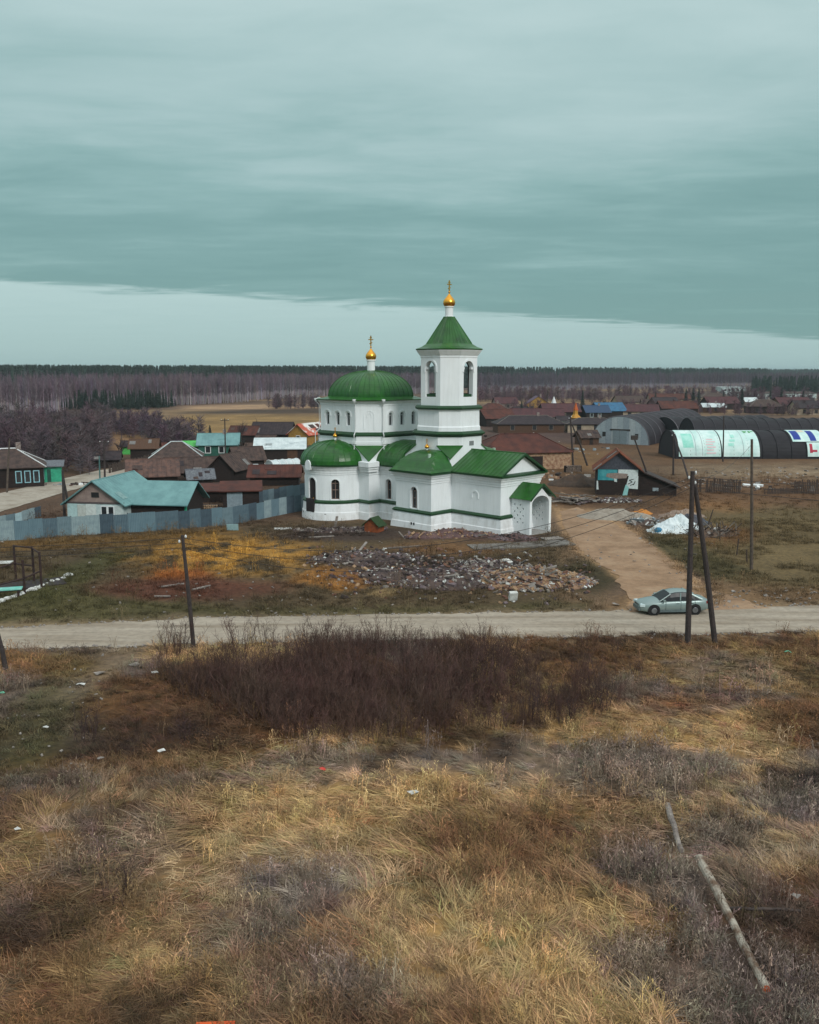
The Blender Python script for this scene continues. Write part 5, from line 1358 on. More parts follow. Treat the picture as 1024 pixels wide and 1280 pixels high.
X = 'small sheds and lean-tos filling the village'
for lb, px, py, w, d, wh, rh, rot, rm, wm in (
    ('grey-roofed small shed right of the teal-roofed wing', 252, 612, 3.0, 2.6, 1.6, 0.9, 20, MATS['grey_shed_roof'], dark_wood),
    ('low pale-roofed lean-to between the dark gabled shed and the rust-roofed one', 306, 597, 3.2, 2.4, 1.2, 0.5, 10, white_roof, dark_wood),
    ('small brown hut in front of the dark barn by the field', 330, 562, 3.6, 3.0, 1.6, 1.1, -12, brown_roof, brown_wood),
    ('little tan hut beside the far street bend', 206, 572, 3.0, 2.8, 1.5, 1.0, 18, rust_roof, tan_wall),
    ('pale-walled small shed under the yellow gabled far house', 652, 520, 5.0, 4.0, 1.8, 1.2, 5, dark_roof, white_wall),
    ('grey lean-to behind the faded red roof', 640, 524, 6.0, 4.0, 1.8, 1.0, -10, MATS['grey_shed_roof'], brown_wood),
    ('small rust-roofed hut right of the slim red tower', 712, 517, 5.0, 4.5, 2.0, 1.6, 12, rust_roof, tan_wall),
    ('whitewashed hut below the dark red roof at the turret', 706, 533, 4.0, 3.0, 1.8, 1.0, 0, dark_roof, white_wall),
    ('tan-walled hut left of the far spruce trio', 812, 511, 6.0, 5.0, 2.2, 1.8, -6, brown_roof, tan_wall),
    ('small pale hut in the far right garden rows', 940, 508, 6.0, 5.0, 2.2, 1.6, 8, white_roof, pink_wall),
    ('dark hut between the far right red roofs', 1012, 510, 6.0, 5.0, 2.2, 1.8, 0, dark_roof, dark_wood),
    ('small brown hut behind the earth mound cellar', 738, 556, 4.0, 3.4, 1.7, 1.2, 15, brown_roof, brown_wood)):
    house('shed', lb, 'shed', px, py, w, d, wh, rh, rot, 'gable', wm, rm, door=('f', 0.2, 0.8, 1.4, dark_wood), group=X)
# ------------------------------------------------------------------ vegetation
def gn_scatter(name, pts, rot, scl, idx, tint, variants, label, cat, kind='stuff'):
    """one object: tufts, shrubs or trees set on given points"""
    hid = bpy.data.collections.new(name + '_kinds')
    for k, me in enumerate(variants):
        o = bpy.data.objects.new('%s_kind_%02d' % (name, k), me); hid.objects.link(o)
    n = len(pts); me = bpy.data.meshes.new(name); me.vertices.add(n)
    me.vertices.foreach_set('co', np.asarray(pts, np.float32).ravel())
    a = me.attributes.new('rot', 'FLOAT_VECTOR', 'POINT'); a.data.foreach_set('vector', np.asarray(rot, np.float32).ravel())
    a = me.attributes.new('scl', 'FLOAT_VECTOR', 'POINT'); a.data.foreach_set('vector', np.asarray(scl, np.float32).ravel())
    a = me.attributes.new('idx', 'INT', 'POINT'); a.data.foreach_set('value', np.asarray(idx, np.int32))
    c = np.ones((n, 4), np.float32); c[:, :3] = tint
    a = me.attributes.new('tint', 'FLOAT_COLOR', 'POINT'); a.data.foreach_set('color', c.ravel())
    ob = link(name, me, kind=kind, label=label, cat=cat)
    ng = bpy.data.node_groups.new(name + '_nodes', 'GeometryNodeTree')
    ng.interface.new_socket('Geometry', in_out='INPUT', socket_type='NodeSocketGeometry')
    ng.interface.new_socket('Geometry', in_out='OUTPUT', socket_type='NodeSocketGeometry')
    gi = ng.nodes.new('NodeGroupInput'); go = ng.nodes.new('NodeGroupOutput')
    ip = ng.nodes.new('GeometryNodeInstanceOnPoints'); ci = ng.nodes.new('GeometryNodeCollectionInfo')
    ci.inputs['Collection'].default_value = hid; ci.inputs['Separate Children'].default_value = True; ci.inputs['Reset Children'].default_value = True
    def na(nm, ty):
        q = ng.nodes.new('GeometryNodeInputNamedAttribute'); q.data_type = ty; q.inputs[0].default_value = nm
        return next(o for o in q.outputs if o.enabled and o.name == 'Attribute')
    L = ng.links.new
    L(gi.outputs[0], ip.inputs['Points']); L(ci.outputs[0], ip.inputs['Instance'])
    ip.inputs['Pick Instance'].default_value = True
    L(na('idx', 'INT'), ip.inputs['Instance Index'])
    L(na('rot', 'FLOAT_VECTOR'), ip.inputs['Rotation']); L(na('scl', 'FLOAT_VECTOR'), ip.inputs['Scale'])
    L(ip.outputs[0], go.inputs[0])
    md = ob.modifiers.new('scatter', 'NODES'); md.node_group = ng
    return ob

def shaded_mesh(name, g, m, shade):
    me = g.mesh(name, m)
    at = me.color_attributes.new('shade', 'FLOAT_COLOR', 'POINT')
    c = np.ones((len(g.v), 4), np.float32); c[:, :3] = np.asarray(shade, np.float32).reshape(-1, 3) if np.ndim(shade[0]) else np.asarray(shade, np.float32)[:, None]
    at.data.foreach_set('color', c.ravel())
    return me
grass_mat = tint_mat('dry_grass'); twig_mat = tint_mat('bare_twigs', rough=0.9); needle_mat = tint_mat('needles', rough=0.9)

# ---- matted grass tufts
def tuft(seed, n, length, lean, spread, width, droop):
    r = random.Random(seed); g = MB(); sh = []
    for _ in range(n):
        bx_, by_ = r.gauss(0, spread), r.gauss(0, spread); L = length * r.uniform(0.55, 1.15)
        az = r.gauss(0, 0.45 if lean > 0.5 else 1.6); w = width * r.uniform(0.6, 1.3); el = max(0.12, min(1.45, (1 - lean) * 1.5 + r.gauss(0, 0.22)))
        p = Vector((bx_, by_, -0.03)); pts = [p]; k = 4
        for i in range(k):
            d = Vector((cos(az) * cos(el), sin(az) * cos(el), sin(el))); p = p + d * (L / k); p = Vector((p.x, p.y, max(p.z, 0.015))); pts.append(p)
            el -= droop * r.uniform(0.6, 1.4); az += r.gauss(0, 0.18)
        s = Vector((-sin(az), cos(az), r.uniform(-0.6, 0.6))).normalized(); vs = []
        b0 = r.uniform(0.62, 1.3)
        for i, q in enumerate(pts):
            ww = w * (1 - i / k) + 0.002
            vs += [q - s * ww, q + s * ww]; sh += [b0, b0]
        g.add(vs, [(2 * i, 2 * i + 1, 2 * i + 3, 2 * i + 2) for i in range(k)])
    return shaded_mesh('tuft', g, grass_mat, sh)
def weed(seed, n, h):
    """upright dead stems with side twigs and seed heads"""
    r = random.Random(seed); g = MB(); sh = []
    def stem(a, b, w, b0):
        s = Vector((r.uniform(-1, 1), r.uniform(-1, 1), 0)).normalized() * w
        g.add([a - s, a + s, b + s * 0.4, b - s * 0.4], [(0, 1, 2, 3)]); sh.extend([b0] * 4)
    for _ in range(n):
        a = Vector((r.gauss(0, 0.16), r.gauss(0, 0.16), -0.03)); t = a + Vector((r.gauss(0, 0.14), r.gauss(0, 0.14), 1)) * h * r.uniform(0.5, 1.1); b0 = r.uniform(0.6, 1.35)
        stem(a, t, 0.009, b0)
        for k in range(r.randint(3, 6)):
            q = a.lerp(t, r.uniform(0.4, 0.95)); e = q + Vector((r.gauss(0, 0.10), r.gauss(0, 0.10), r.uniform(0.02, 0.2))); stem(q, e, 0.007, b0 * 1.05)
            stem(e, e + Vector((r.gauss(0, 0.03), r.gauss(0, 0.03), 0.05)), 0.014, b0 * 1.15)
    return shaded_mesh('weed', g, grass_mat, sh)
straw_v = [tuft(10 + k, 60, 0.62, 0.84, 0.13, 0.012, 0.16) for k in range(5)]
loose_v = [tuft(30 + k, 44, 0.5, 0.45, 0.12, 0.010, 0.30) for k in range(4)]
weed_v = [weed(50 + k, 9, 0.75) for k in range(4)]
short_v = [tuft(70 + k, 30, 0.22, 0.3, 0.13, 0.012, 0.2) for k in range(3)]
long_v = [tuft(90 + k, 64, 0.85, 0.90, 0.16, 0.012, 0.13) for k in range(4)]
GV = straw_v + loose_v + weed_v + short_v + long_v            # 0-4, 5-8, 9-12, 13-15

def desat(c, k):
    l = (c @ np.array([0.35, 0.5, 0.15]))[:, None]; return c * (1 - k) + l * np.array([1.06, 0.98, 0.90]) * k
def scatter_field():
    P_, R_, S_, I_, T_ = [], [], [], [], []
    def zone(y0, y1, dens, xm, short=False):
        area = 0; ys = np.arange(y0, y1, 0.25)
        for y in ys:
            hw = y * 0.50 + 9.0; n = nr.poisson(dens * 0.25 * 2 * hw)
            x = nr.uniform(-hw, hw, n); yy = y + nr.uniform(0, 0.25, n)
            keep = yy < road_mid(x) - 2.5 - 0.5 * nr.rand(n); x, yy = x[keep], yy[keep]
            P_.append(np.stack([x, yy, hz(x, yy)], 1))
    zone(11.0, 22.0, 20, 0); zone(22.0, 32.0, 15, 0); zone(32.0, 51.0, 9.5, 0)
    p = np.concatenate(P_); n = len(p); x, y = p[:, 0], p[:, 1]
    px, py = project(x, y)
    col_ = field_tint(x, y)
    lum = col_ @ np.array([0.3, 0.5, 0.2])
    lane = np.exp(-((px - (95 - (py - 830) * 0.62)) / (40 + (py - 820) * 0.22)) ** 2) * (py < 1000)
    trk = np.exp(-((px - (170 - (py - 812) * 1.5)) / 26) ** 2) * (py < 880)
    u = nr.rand(n)
    rb = col_[:, 0] / (col_[:, 2] + 1e-4)
    idx = np.where(u < 0.62, nr.randint(0, 5, n), np.where(u < 0.90, nr.randint(5, 9, n), nr.randint(9, 13, n)))
    viol = rb < 2.1
    idx = np.where(viol & (nr.rand(n) < 0.55), nr.randint(9, 13, n), idx)
    idx = np.where((lane > 0.45) | (trk > 0.5), nr.randint(13, 16, n), idx)
    sw = (lum > 0.16) & (idx < 9) & (fbm(x, y, 3.5, 24.0, 2) > -0.15) & (nr.rand(n) < 0.4)
    idx = np.where(sw & (lane < 0.3), nr.randint(16, 20, n), idx)
    far_short = (y > 36) & (nr.rand(n) < 0.35)
    idx = np.where(far_short, nr.randint(5, 9, n), idx)
    keep = ~((trk > 0.55) & (nr.rand(n) < 0.75))
    keep &= ~((fbm(x, y, 2.2, 25.0, 3) < -0.12) & (nr.rand(n) < 0.62))
    for a, b, rad in (((874, 1085), (957, 1252), 0.42), ((834, 1016), (851, 1074), 0.35)):
        A, B = bp(*a), bp(*b); e = (B - A).xy; tt = np.clip(((x - A.x) * e.x + (y - A.y) * e.y) / e.length_squared, -0.02, 1.02)
        keep &= np.hypot(x - A.x - tt * e.x, y - A.y - tt * e.y) > rad
    flow = 2.9 + 1.9 * fbm(x, y, 5.0, 21.0, 2) + 0.6 * fbm(x, y, 1.6, 22.0, 2)
    rz = flow + nr.normal(0, 0.5, n)
    rz = np.where((idx >= 9) & (idx < 16), nr.uniform(0, 6.28, n), rz)
    rot = np.stack([nr.normal(0, 0.08, n), nr.normal(0, 0.08, n), rz], 1)
    s = nr.uniform(0.7, 1.25, n) * (1 + 0.25 * fbm(x, y, 4.0, 23.0, 2)); scl = np.stack([s, s, s * nr.uniform(0.7, 1.2, n)], 1)
    tint = desat(col_, 0.15) * nr.uniform(0.42, 1.35, (n, 1)) * (1 + nr.normal(0, 0.06, (n, 3)))
    k = keep
    gn_scatter('dry_grass', p[k], rot[k], scl[k], idx[k], np.clip(tint[k], 0.004, 0.8), GV, 'matted dry straw and grey weeds covering the near field', 'grass')
scatter_field()
def scatter_verge():
    """short turf and weeds between the road and the village"""
    pts = []
    for (x0, x1, y0, y1, n) in ((-48, 62, 53, 92, 15000), (24, 85, 92, 135, 2600), (-62, -20, 88, 110, 1500)):
        pts.append(np.stack([nr.uniform(x0, x1, n), nr.uniform(y0, y1, n)], 1))
    p = np.concatenate(pts); x, y = p[:, 0], p[:, 1]
    px, py = project(x, y)
    U = (x - CH_C.x) * CH_U.x + (y - CH_C.y) * CH_U.y; V_ = (x - CH_C.x) * CH_V.x + (y - CH_C.y) * CH_V.y
    ins = (U > -31) & (U < 4) & (V_ > -14) & (V_ < 8.5)
    tk = (px > 690 + (py - 632) * 0.62) & (px < 760 + (py - 632) * 1.0) & (py > 625)
    st = (py < 700) & (px < 230) & (py > 560) & (py < 655 - px * 0.25)
    ok = (y > road_mid(x) + 3.2) & ~ins & ~tk & ~st & (fbm(x, y, 5, 31.0, 3) > -0.22)
    x, y = x[ok], y[ok]; n = len(x)
    c = ground_colour(x, y) * 1.2
    u = nr.rand(n); idx = np.where(u < 0.8, nr.randint(13, 16, n), np.where(u < 0.93, nr.randint(5, 9, n), nr.randint(9, 13, n)))
    s = nr.uniform(0.7, 1.7, n)
    gn_scatter('verge_grass', np.stack([x, y, hz(x, y)], 1), np.stack([np.zeros(n), np.zeros(n), nr.uniform(0, 6.28, n)], 1), np.stack([s, s, s], 1), idx,
               np.clip(c * nr.uniform(0.65, 1.3, (n, 1)), 0.004, 0.7), GV, 'short rough turf between the road, the church and the village', 'grass')
scatter_verge()

# ---- bare shrubs
def shrub(seed, stems, h, spread, r0=0.018, fine=7):
    r = random.Random(seed); g = MB(); sh = []
    def add(pts, rad, b):
        o = len(g.v); g.tube(pts, rad, 3, cap=False); sh.extend([b] * (len(g.v) - o))
    for _ in range(stems):
        a = Vector((r.gauss(0, spread * 0.35), r.gauss(0, spread * 0.35), -0.1)); L = h * r.uniform(0.55, 1.1)
        d = Vector((a.x * 0.5 + r.gauss(0, 0.16), a.y * 0.5 + r.gauss(0, 0.16), 1)).normalized(); pts = [a]; p = a
        for k in range(4):
            d = (d + Vector((r.gauss(0, 0.09), r.gauss(0, 0.09), 0.03))).normalized(); p = p + d * L / 4; pts.append(p)
        b = r.uniform(0.65, 1.35); add(pts, [r0, r0 * 0.8, r0 * 0.6, r0 * 0.45, r0 * 0.25], b)
        for k in range(fine):
            t = r.uniform(0.25, 0.97); i = min(3, int(t * 4)); q = pts[i].lerp(pts[i + 1], t * 4 - i)
            e = q + Vector((r.gauss(0, 0.2), r.gauss(0, 0.2), r.uniform(0.15, 0.5))) * (L * 0.42); m_ = q.lerp(e, 0.5) + Vector((r.gauss(0, 0.03), r.gauss(0, 0.03), 0.02))
            add([q, m_, e], [r0 * 0.42, r0 * 0.34, r0 * 0.18], b * 1.05)
            for _k in range(2):
                add([m_, m_ + Vector((r.gauss(0, 0.13), r.gauss(0, 0.13), r.uniform(0.08, 0.26))) * (L * 0.5)], [r0 * 0.28, r0 * 0.14], b * 1.08)
    return shaded_mesh('shrub', g, twig_mat, sh)
shrub_v = [shrub(100 + k, 17, 1.75, 0.8, 0.013) for k in range(6)]
def scatter_thicket():
    pts = []
    poly_ = [(205, 815), (260, 812), (330, 809), (500, 806), (640, 806), (700, 812), (780, 812), (795, 880), (700, 905), (600, 912), (520, 925), (440, 930), (350, 920), (300, 900), (235, 872), (190, 860)]
    def inside(px, py):
        c = False
        for (x1, y1), (x2, y2) in zip(poly_, poly_[1:] + poly_[:1]):
            if (y1 > py) != (y2 > py) and px < (x2 - x1) * (py - y1) / (y2 - y1) + x1: c = not c
        return c
    while len(pts) < 440:
        px, py = rnd.uniform(185, 800), rnd.uniform(806, 932)
        if not inside(px, py): continue
        q = bp(px, py); dn = 0.55 + 0.9 * float(fbm(np.array([q.x]), np.array([q.y]), 3.0, 41.0, 3)[0])
        if px > 640: dn -= 0.38
        if px < 270: dn -= 0.15
        if py > 890: dn -= 0.1
        if 560 < px < 660 and py > 830: dn -= 0.25
        if rnd.random() > dn * 1.2: continue
        pts.append((q.x, q.y, hz1(q.x, q.y)))
    n = len(pts); pts = np.array(pts); px, py = project(pts[:, 0], pts[:, 1])
    s = nr.uniform(0.5, 1.32, n) * (1 - 0.22 * (px > 620)) * (1 - 0.15 * (py > 880))
    tint = np.array(srgb(88, 67, 60)) * nr.uniform(0.6, 1.25, (n, 1)) * (1 + nr.normal(0, 0.05, (n, 3)))
    gn_scatter('brush_thicket', pts, np.stack([nr.normal(0, 0.05, n), nr.normal(0, 0.05, n), nr.uniform(0, 6.28, n)], 1), np.stack([s, s, s * nr.uniform(0.8, 1.15, n)], 1), nr.randint(0, 6, n), tint, shrub_v,
               'dark leafless brush thicket along the near side of the road', 'thicket')
scatter_thicket()
brush_m = M_('brush_bark', (74, 54, 52), (54, 40, 42), rough=0.9)
one_v = []
for k in range(4):
    me = shrub(200 + k, 13, 1.5, 0.6, 0.014); me.materials.clear(); me.materials.append(brush_m); one_v.append(me)
for k, (lb, px, py, s) in enumerate((('bare bush standing alone left of the thicket near the green lane', 106, 925, 1.2), ('bare bush at the right end of the thicket below the double pole', 752, 888, 1.25),
        ('low dark bush in the lower left field among straw', 150, 1128, 1.0), ('tall-stemmed bare bush in front of the thicket right of centre', 668, 900, 1.3),
        ('bare bush between the thicket and the road-edge pole', 232, 868, 1.0), ('small bare bush below the thicket at the left', 232, 925, 0.8),
        ('bare bush at the thicket edge straight below the church porch', 705, 905, 1.0), ('thin bare bush on the field right of the thicket', 795, 850, 0.9))):
    o = link('bare_bush', one_v[k % 4], loc=on_ground(px, py), rz=k * 1.3, label=lb, cat='bush', group='single bushes around the thicket'); o.scale = (s, s, s)

# ---- far woods
def bare_tree(seed, h, crown=0.35, tw=70, trunk=(0.62, 0.56, 0.56), twig=(0.30, 0.22, 0.25), lowest=0.35, rad=0.13):
    """slim trunk with a haze of upright twigs, seen from hundreds of metres"""
    r = random.Random(seed); g = MB(); sh = []
    def add(pts, rd, c, n=4):
        o = len(g.v); g.tube(pts, rd, n, cap=False); sh.extend([c] * (len(g.v) - o))
    lean = Vector((r.gauss(0, 0.02), r.gauss(0, 0.02), 1))
    pts = [lean * (h * t) + Vector((0, 0, -0.4 if t == 0 else 0)) for t in (0, 0.3, 0.6, 0.85, 1)]
    add(pts[:3], [rad * 1.2, rad, rad * 0.75], trunk, 5); add(pts[2:], [rad * 0.75, rad * 0.4, 0.02], tuple(a * 0.5 + b * 0.5 for a, b in zip(trunk, twig)))
    for k in range(tw):
        t = r.uniform(lowest, 0.98); q = lean * (h * t); w = crown * h * 0.5 * (1.15 - t) ** 0.6
        az = r.uniform(0, 6.28); e = q + Vector((cos(az) * w * r.uniform(0.3, 1.0), sin(az) * w * r.uniform(0.3, 1.0), h * r.uniform(0.04, 0.17)))
        b = r.uniform(0.7, 1.3); c = tuple(x * b for x in twig)
        add([q, q.lerp(e, 0.55) - Vector((0, 0, h * 0.01)), e], [0.05, 0.035, 0.015], c, 3)
        for _ in range(3):
            m_ = q.lerp(e, r.uniform(0.4, 1.0)); f = m_ + Vector((r.gauss(0, 0.05), r.gauss(0, 0.05), r.uniform(0.0, 0.09))) * h
            s = Vector((r.uniform(-1, 1), r.uniform(-1, 1), 0.2)).normalized() * 0.035
            g.add([m_ - s, m_ + s, f], [(0, 1, 2)]); sh.extend([c] * 3)
    return shaded_mesh('bare_tree', g, twig_mat, sh)
def conifer(seed, h, wid=0.36, layers=13, col_=(0.030, 0.042, 0.034)):
    r = random.Random(seed); g = MB(); sh = []
    o = len(g.v); g.tube([(0, 0, -0.4), (0, 0, h * 0.5), (0, 0, h * 0.97)], [h * 0.014, h * 0.009, 0.02], 5, cap=False); sh += [(0.11, 0.085, 0.07)] * (len(g.v) - o)
    for k in range(layers):
        t = 0.08 + 0.9 * k / layers; w = wid * h * 0.5 * (1 - t) ** 0.85 + 0.05 * h * 0.3
        for j in range(9):
            az = 6.28 * j / 9 + r.uniform(-0.3, 0.3); ww = w * r.uniform(0.65, 1.15); z = h * t + r.uniform(-0.02, 0.02) * h
            d = Vector((cos(az), sin(az), 0)); s = Vector((-sin(az), cos(az), 0)) * ww * r.uniform(0.28, 0.45)
            b = r.uniform(0.6, 1.4); a = Vector((0, 0, z + h * 0.045)); m_ = d * ww * 0.62 + Vector((0, 0, z + 0.004 * h)); e = d * ww + Vector((0, 0, z - h * 0.035))
            g.add([a, m_ - s, m_ + s, e], [(0, 1, 2), (1, 3, 2)]); sh += [tuple(x * b for x in col_)] * 4
    return shaded_mesh('conifer', g, needle_mat, sh)
birch_v = [bare_tree(300 + k, 15.5, 0.30, 60, (0.36, 0.32, 0.335), (0.155, 0.118, 0.132)) for k in range(6)]
pine_v = [conifer(330 + k, 19.0, 0.34, 14) for k in range(5)]
scrub_v = [bare_tree(350 + k, 5.5, 0.95, 90, (0.13, 0.10, 0.105), (0.105, 0.078, 0.086), 0.1, 0.07) for k in range(5)]

def stand(name, px_front, n, depth, variants, tint, label, spread=(0.8, 1.2), cat='wood', jitter=0.06, base=1.0):
    """trees behind a front edge given as photo pixels of their feet"""
    xs = [p[0] for p in px_front]; pts = []
    wlen = [abs(b[0] - a[0]) / max(4, (np.interp((a[0] + b[0]) / 2, xs, [q[1] for q in px_front]) - 464)) for a, b in zip(px_front, px_front[1:])]
    tot = sum(wlen)
    while len(pts) < n:
        u = rnd.uniform(0, tot); k = 0
        while k < len(wlen) - 1 and u > wlen[k]: u -= wlen[k]; k += 1
        a, b = px_front[k], px_front[k + 1]; t = u / wlen[k]; px = a[0] + (b[0] - a[0]) * t; py = a[1] + (b[1] - a[1]) * t
        q = bp(px, py); dd = depth * rnd.random() ** 1.6; v = Vector((q.x, q.y, 0)).normalized(); q = q + v * dd
        pts.append((q.x + rnd.uniform(-3, 3), q.y, 0.0))
    pts = np.array(pts); n = len(pts); s = nr.uniform(*spread, n) * base
    tn = np.array(tint) * nr.uniform(0.72, 1.25, (n, 1)) * (1 + nr.normal(0, jitter, (n, 3)))
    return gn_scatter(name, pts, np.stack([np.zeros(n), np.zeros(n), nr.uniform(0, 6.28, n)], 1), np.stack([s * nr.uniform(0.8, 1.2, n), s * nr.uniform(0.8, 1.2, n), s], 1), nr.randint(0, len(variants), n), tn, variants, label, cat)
stand('birch_wood', [(-160, 530), (0, 521), (70, 516), (90, 509), (200, 508), (300, 503), (330, 499), (440, 494), (560, 491)], 3600, 130, birch_v, (1.0, 0.95, 1.02), 'bare pale-stemmed birch wood behind the village on the left', (0.55, 0.9))
stand('pine_ridge', [(-300, 492), (0, 491), (300, 488), (560, 485), (640, 484)], 3400, 120, pine_v, (1, 1, 1), 'dark pine wood rising above the bare birches on the left', (1.03, 1.13))
stand('young_pines', [(76, 512), (120, 511), (165, 513), (216, 509)], 170, 34, pine_v, (0.75, 0.75, 0.72), 'clump of young dark pines before the birch wood', (0.5, 1.35), base=0.33)
stand('scrub_wood', [(-120, 585), (0, 574), (60, 590), (100, 596), (120, 560), (138, 540)], 430, 120, scrub_v, (0.98, 0.94, 0.97), 'dark leafless scrub behind the dark log house', (0.7, 1.25))
stand('willow_scrub', [(146, 541), (168, 548), (196, 540)], 60, 22, scrub_v, (1.05, 0.98, 1.1), 'round purple-brown scrub by the tan field', (0.7, 1.05))
stand('alder_scrub', [(196, 562), (215, 570), (240, 562)], 46, 22, scrub_v, (1.0, 0.98, 1.05), 'leafless scrub behind the hip-roofed brown house', (0.7, 1.15))
stand('field_scrub', [(338, 511), (372, 512), (404, 510)], 46, 30, scrub_v, (1.1, 1.0, 1.05), 'thin scrub at the edge of the tan field beside the drum', (0.7, 1.1))
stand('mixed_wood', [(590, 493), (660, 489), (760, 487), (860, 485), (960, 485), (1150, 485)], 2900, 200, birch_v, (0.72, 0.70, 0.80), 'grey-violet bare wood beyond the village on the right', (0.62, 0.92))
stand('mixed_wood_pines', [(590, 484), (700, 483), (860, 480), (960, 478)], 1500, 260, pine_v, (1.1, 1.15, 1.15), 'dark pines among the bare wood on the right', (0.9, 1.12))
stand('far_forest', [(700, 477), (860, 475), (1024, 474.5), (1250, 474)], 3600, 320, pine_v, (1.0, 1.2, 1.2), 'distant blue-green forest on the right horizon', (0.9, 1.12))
stand('right_pines', [(940, 491), (1024, 492), (1150, 493)], 260, 60, pine_v, (0.9, 0.9, 0.9), 'low dark pine belt at the far right', (0.7, 1.0), base=0.7)
stand('village_scrub', [(600, 503), (660, 502), (800, 503), (900, 504), (1024, 508), (1150, 510)], 420, 70, scrub_v, (1.15, 0.95, 1.05), 'bare garden trees and bushes among the far right houses', (0.6, 1.4))
stand('garden_scrub', [(605, 528), (640, 520), (720, 517), (830, 518), (1024, 520)], 150, 25, scrub_v, (1.1, 0.9, 0.95), 'bare bushes between the nearer right-hand roofs', (0.5, 0.95))

# single trees that can be told apart
spr_leaf = M_('spruce_needles', (44, 52, 46), (28, 34, 32), rough=0.9); bark = M_('bark', (70, 58, 54), (50, 42, 42), rough=0.95)
def lone_spruce(label, px, py, h, seed):
    t = thing('spruce_tree', label, 'tree', on_ground(px, py), seed)
    r = random.Random(seed); MB().tube([(0, 0, -0.3), (0, 0, h * 0.9)], [h * 0.016, 0.03], 6).build('trunk', bark, t)
    g = MB()
    for k in range(17):
        q = 0.06 + 0.92 * k / 17; w = 0.21 * h * (1 - q) ** 0.85 + 0.02 * h
        for j in range(11):
            az = 6.28 * j / 11 + r.uniform(-0.3, 0.3); ww = w * r.uniform(0.6, 1.2); z = h * q + r.uniform(-0.02, 0.02) * h
            d = Vector((cos(az), sin(az), 0)); s = Vector((-sin(az), cos(az), 0)) * ww * r.uniform(0.22, 0.4)
            a = Vector((0, 0, z + h * 0.04)); m_ = d * ww * 0.6 + Vector((0, 0, z)); e = d * ww + Vector((0, 0, z - h * 0.03))
            g.add([a, m_ - s, m_ + s, e, m_ - Vector((0, 0, 0.05 * ww))], [(0, 1, 2), (1, 3, 2), (1, 4, 3), (4, 2, 3)])
    g.build('crown', spr_leaf, t)
for i, (lb, px, py, h) in enumerate((('dark spruce with twin tips beside the red-roofed house', 652, 525, 6.6), ('shorter dark spruce touching the twin-tipped one', 659, 524, 4.6), ('dark spruce standing above the yellow turret', 728, 511, 8.0),
        ('dark spruce right of the bright blue roof', 819, 508, 6.5), ('leftmost of the three close spruces beyond the hangars', 857, 508, 8.0), ('middle one of the three close spruces', 866, 509, 8.6), ('rightmost of the three close spruces', 873, 508, 8.2),
        ('spruce midway between the three spruces and the far right clump', 904, 508, 7.0), ('broad dark spruce in front of the long whitish store', 927, 511, 8.5), ('dark spruce left in the far right clump', 962, 512, 8.0),
        ('tallest spruce of the far right clump', 976, 512, 9.0), ('dark spruce in the far right clump nearest the edge', 1003, 512, 8.0), ('small dark pine on the field behind the green house', 263, 553, 4.0))):
    lone_spruce(lb, px, py, h, i + 3)
def lone_bare(label, px, py, h, seed, tint=(86, 70, 72), wide=0.8):
    t = thing('bare_tree', label, 'tree', on_ground(px, py), seed)
    r = random.Random(seed); g = MB(); tr = MB()
    tr.tube([(0, 0, -0.3), (0.05, 0, h * 0.35), (0, 0.05, h * 0.8)], [h * 0.022, h * 0.016, 0.03], 6)
    for k in range(9):
        z = h * r.uniform(0.2, 0.6); az = r.uniform(0, 6.28); e = Vector((cos(az), sin(az), 0)) * h * wide * 0.3 * r.uniform(0.5, 1) + Vector((0, 0, z + h * r.uniform(0.15, 0.4)))
        tr.tube([(0, 0, z), e * 0.55 + Vector((0, 0, z * 0.42)), e], [0.07, 0.05, 0.025], 4, cap=False)
        for j in range(34):
            q = Vector((0, 0, z)).lerp(e, r.uniform(0.25, 1)); f = q + Vector((r.gauss(0, 0.10), r.gauss(0, 0.10), r.uniform(0, 0.2))) * h; s = Vector((r.uniform(-1, 1), r.uniform(-1, 1), 0)).normalized() * 0.028
            g.add([q - s, q + s, f], [(0, 1, 2)])
    tr.build('trunk', bark, t); g.build('crown', M_('twigs_%d' % tint[0], tint, rough=0.9), t)
for i, (lb, px, py, h, c) in enumerate((('bare round tree behind the teal-roofed green house', 302, 560, 6.0, (86, 70, 72)), ('bare tree on the tan field beside the thin pole', 322, 549, 5.0, (90, 74, 76)), ('wide brownish bare tree beyond the yellow gabled house', 684, 505, 10.0, (112, 88, 74)),
        ('slim bare tree left of the wide brownish one', 664, 505, 8.0, (104, 82, 70)), ('bare tree by the far end of the village street', 152, 575, 4.5, (80, 66, 66)), ('dark bushy tree between the green house and the white-roofed barn', 305, 574, 4.2, (46, 46, 44)))):
    lone_bare(lb, px, py, h, 60 + i, c)
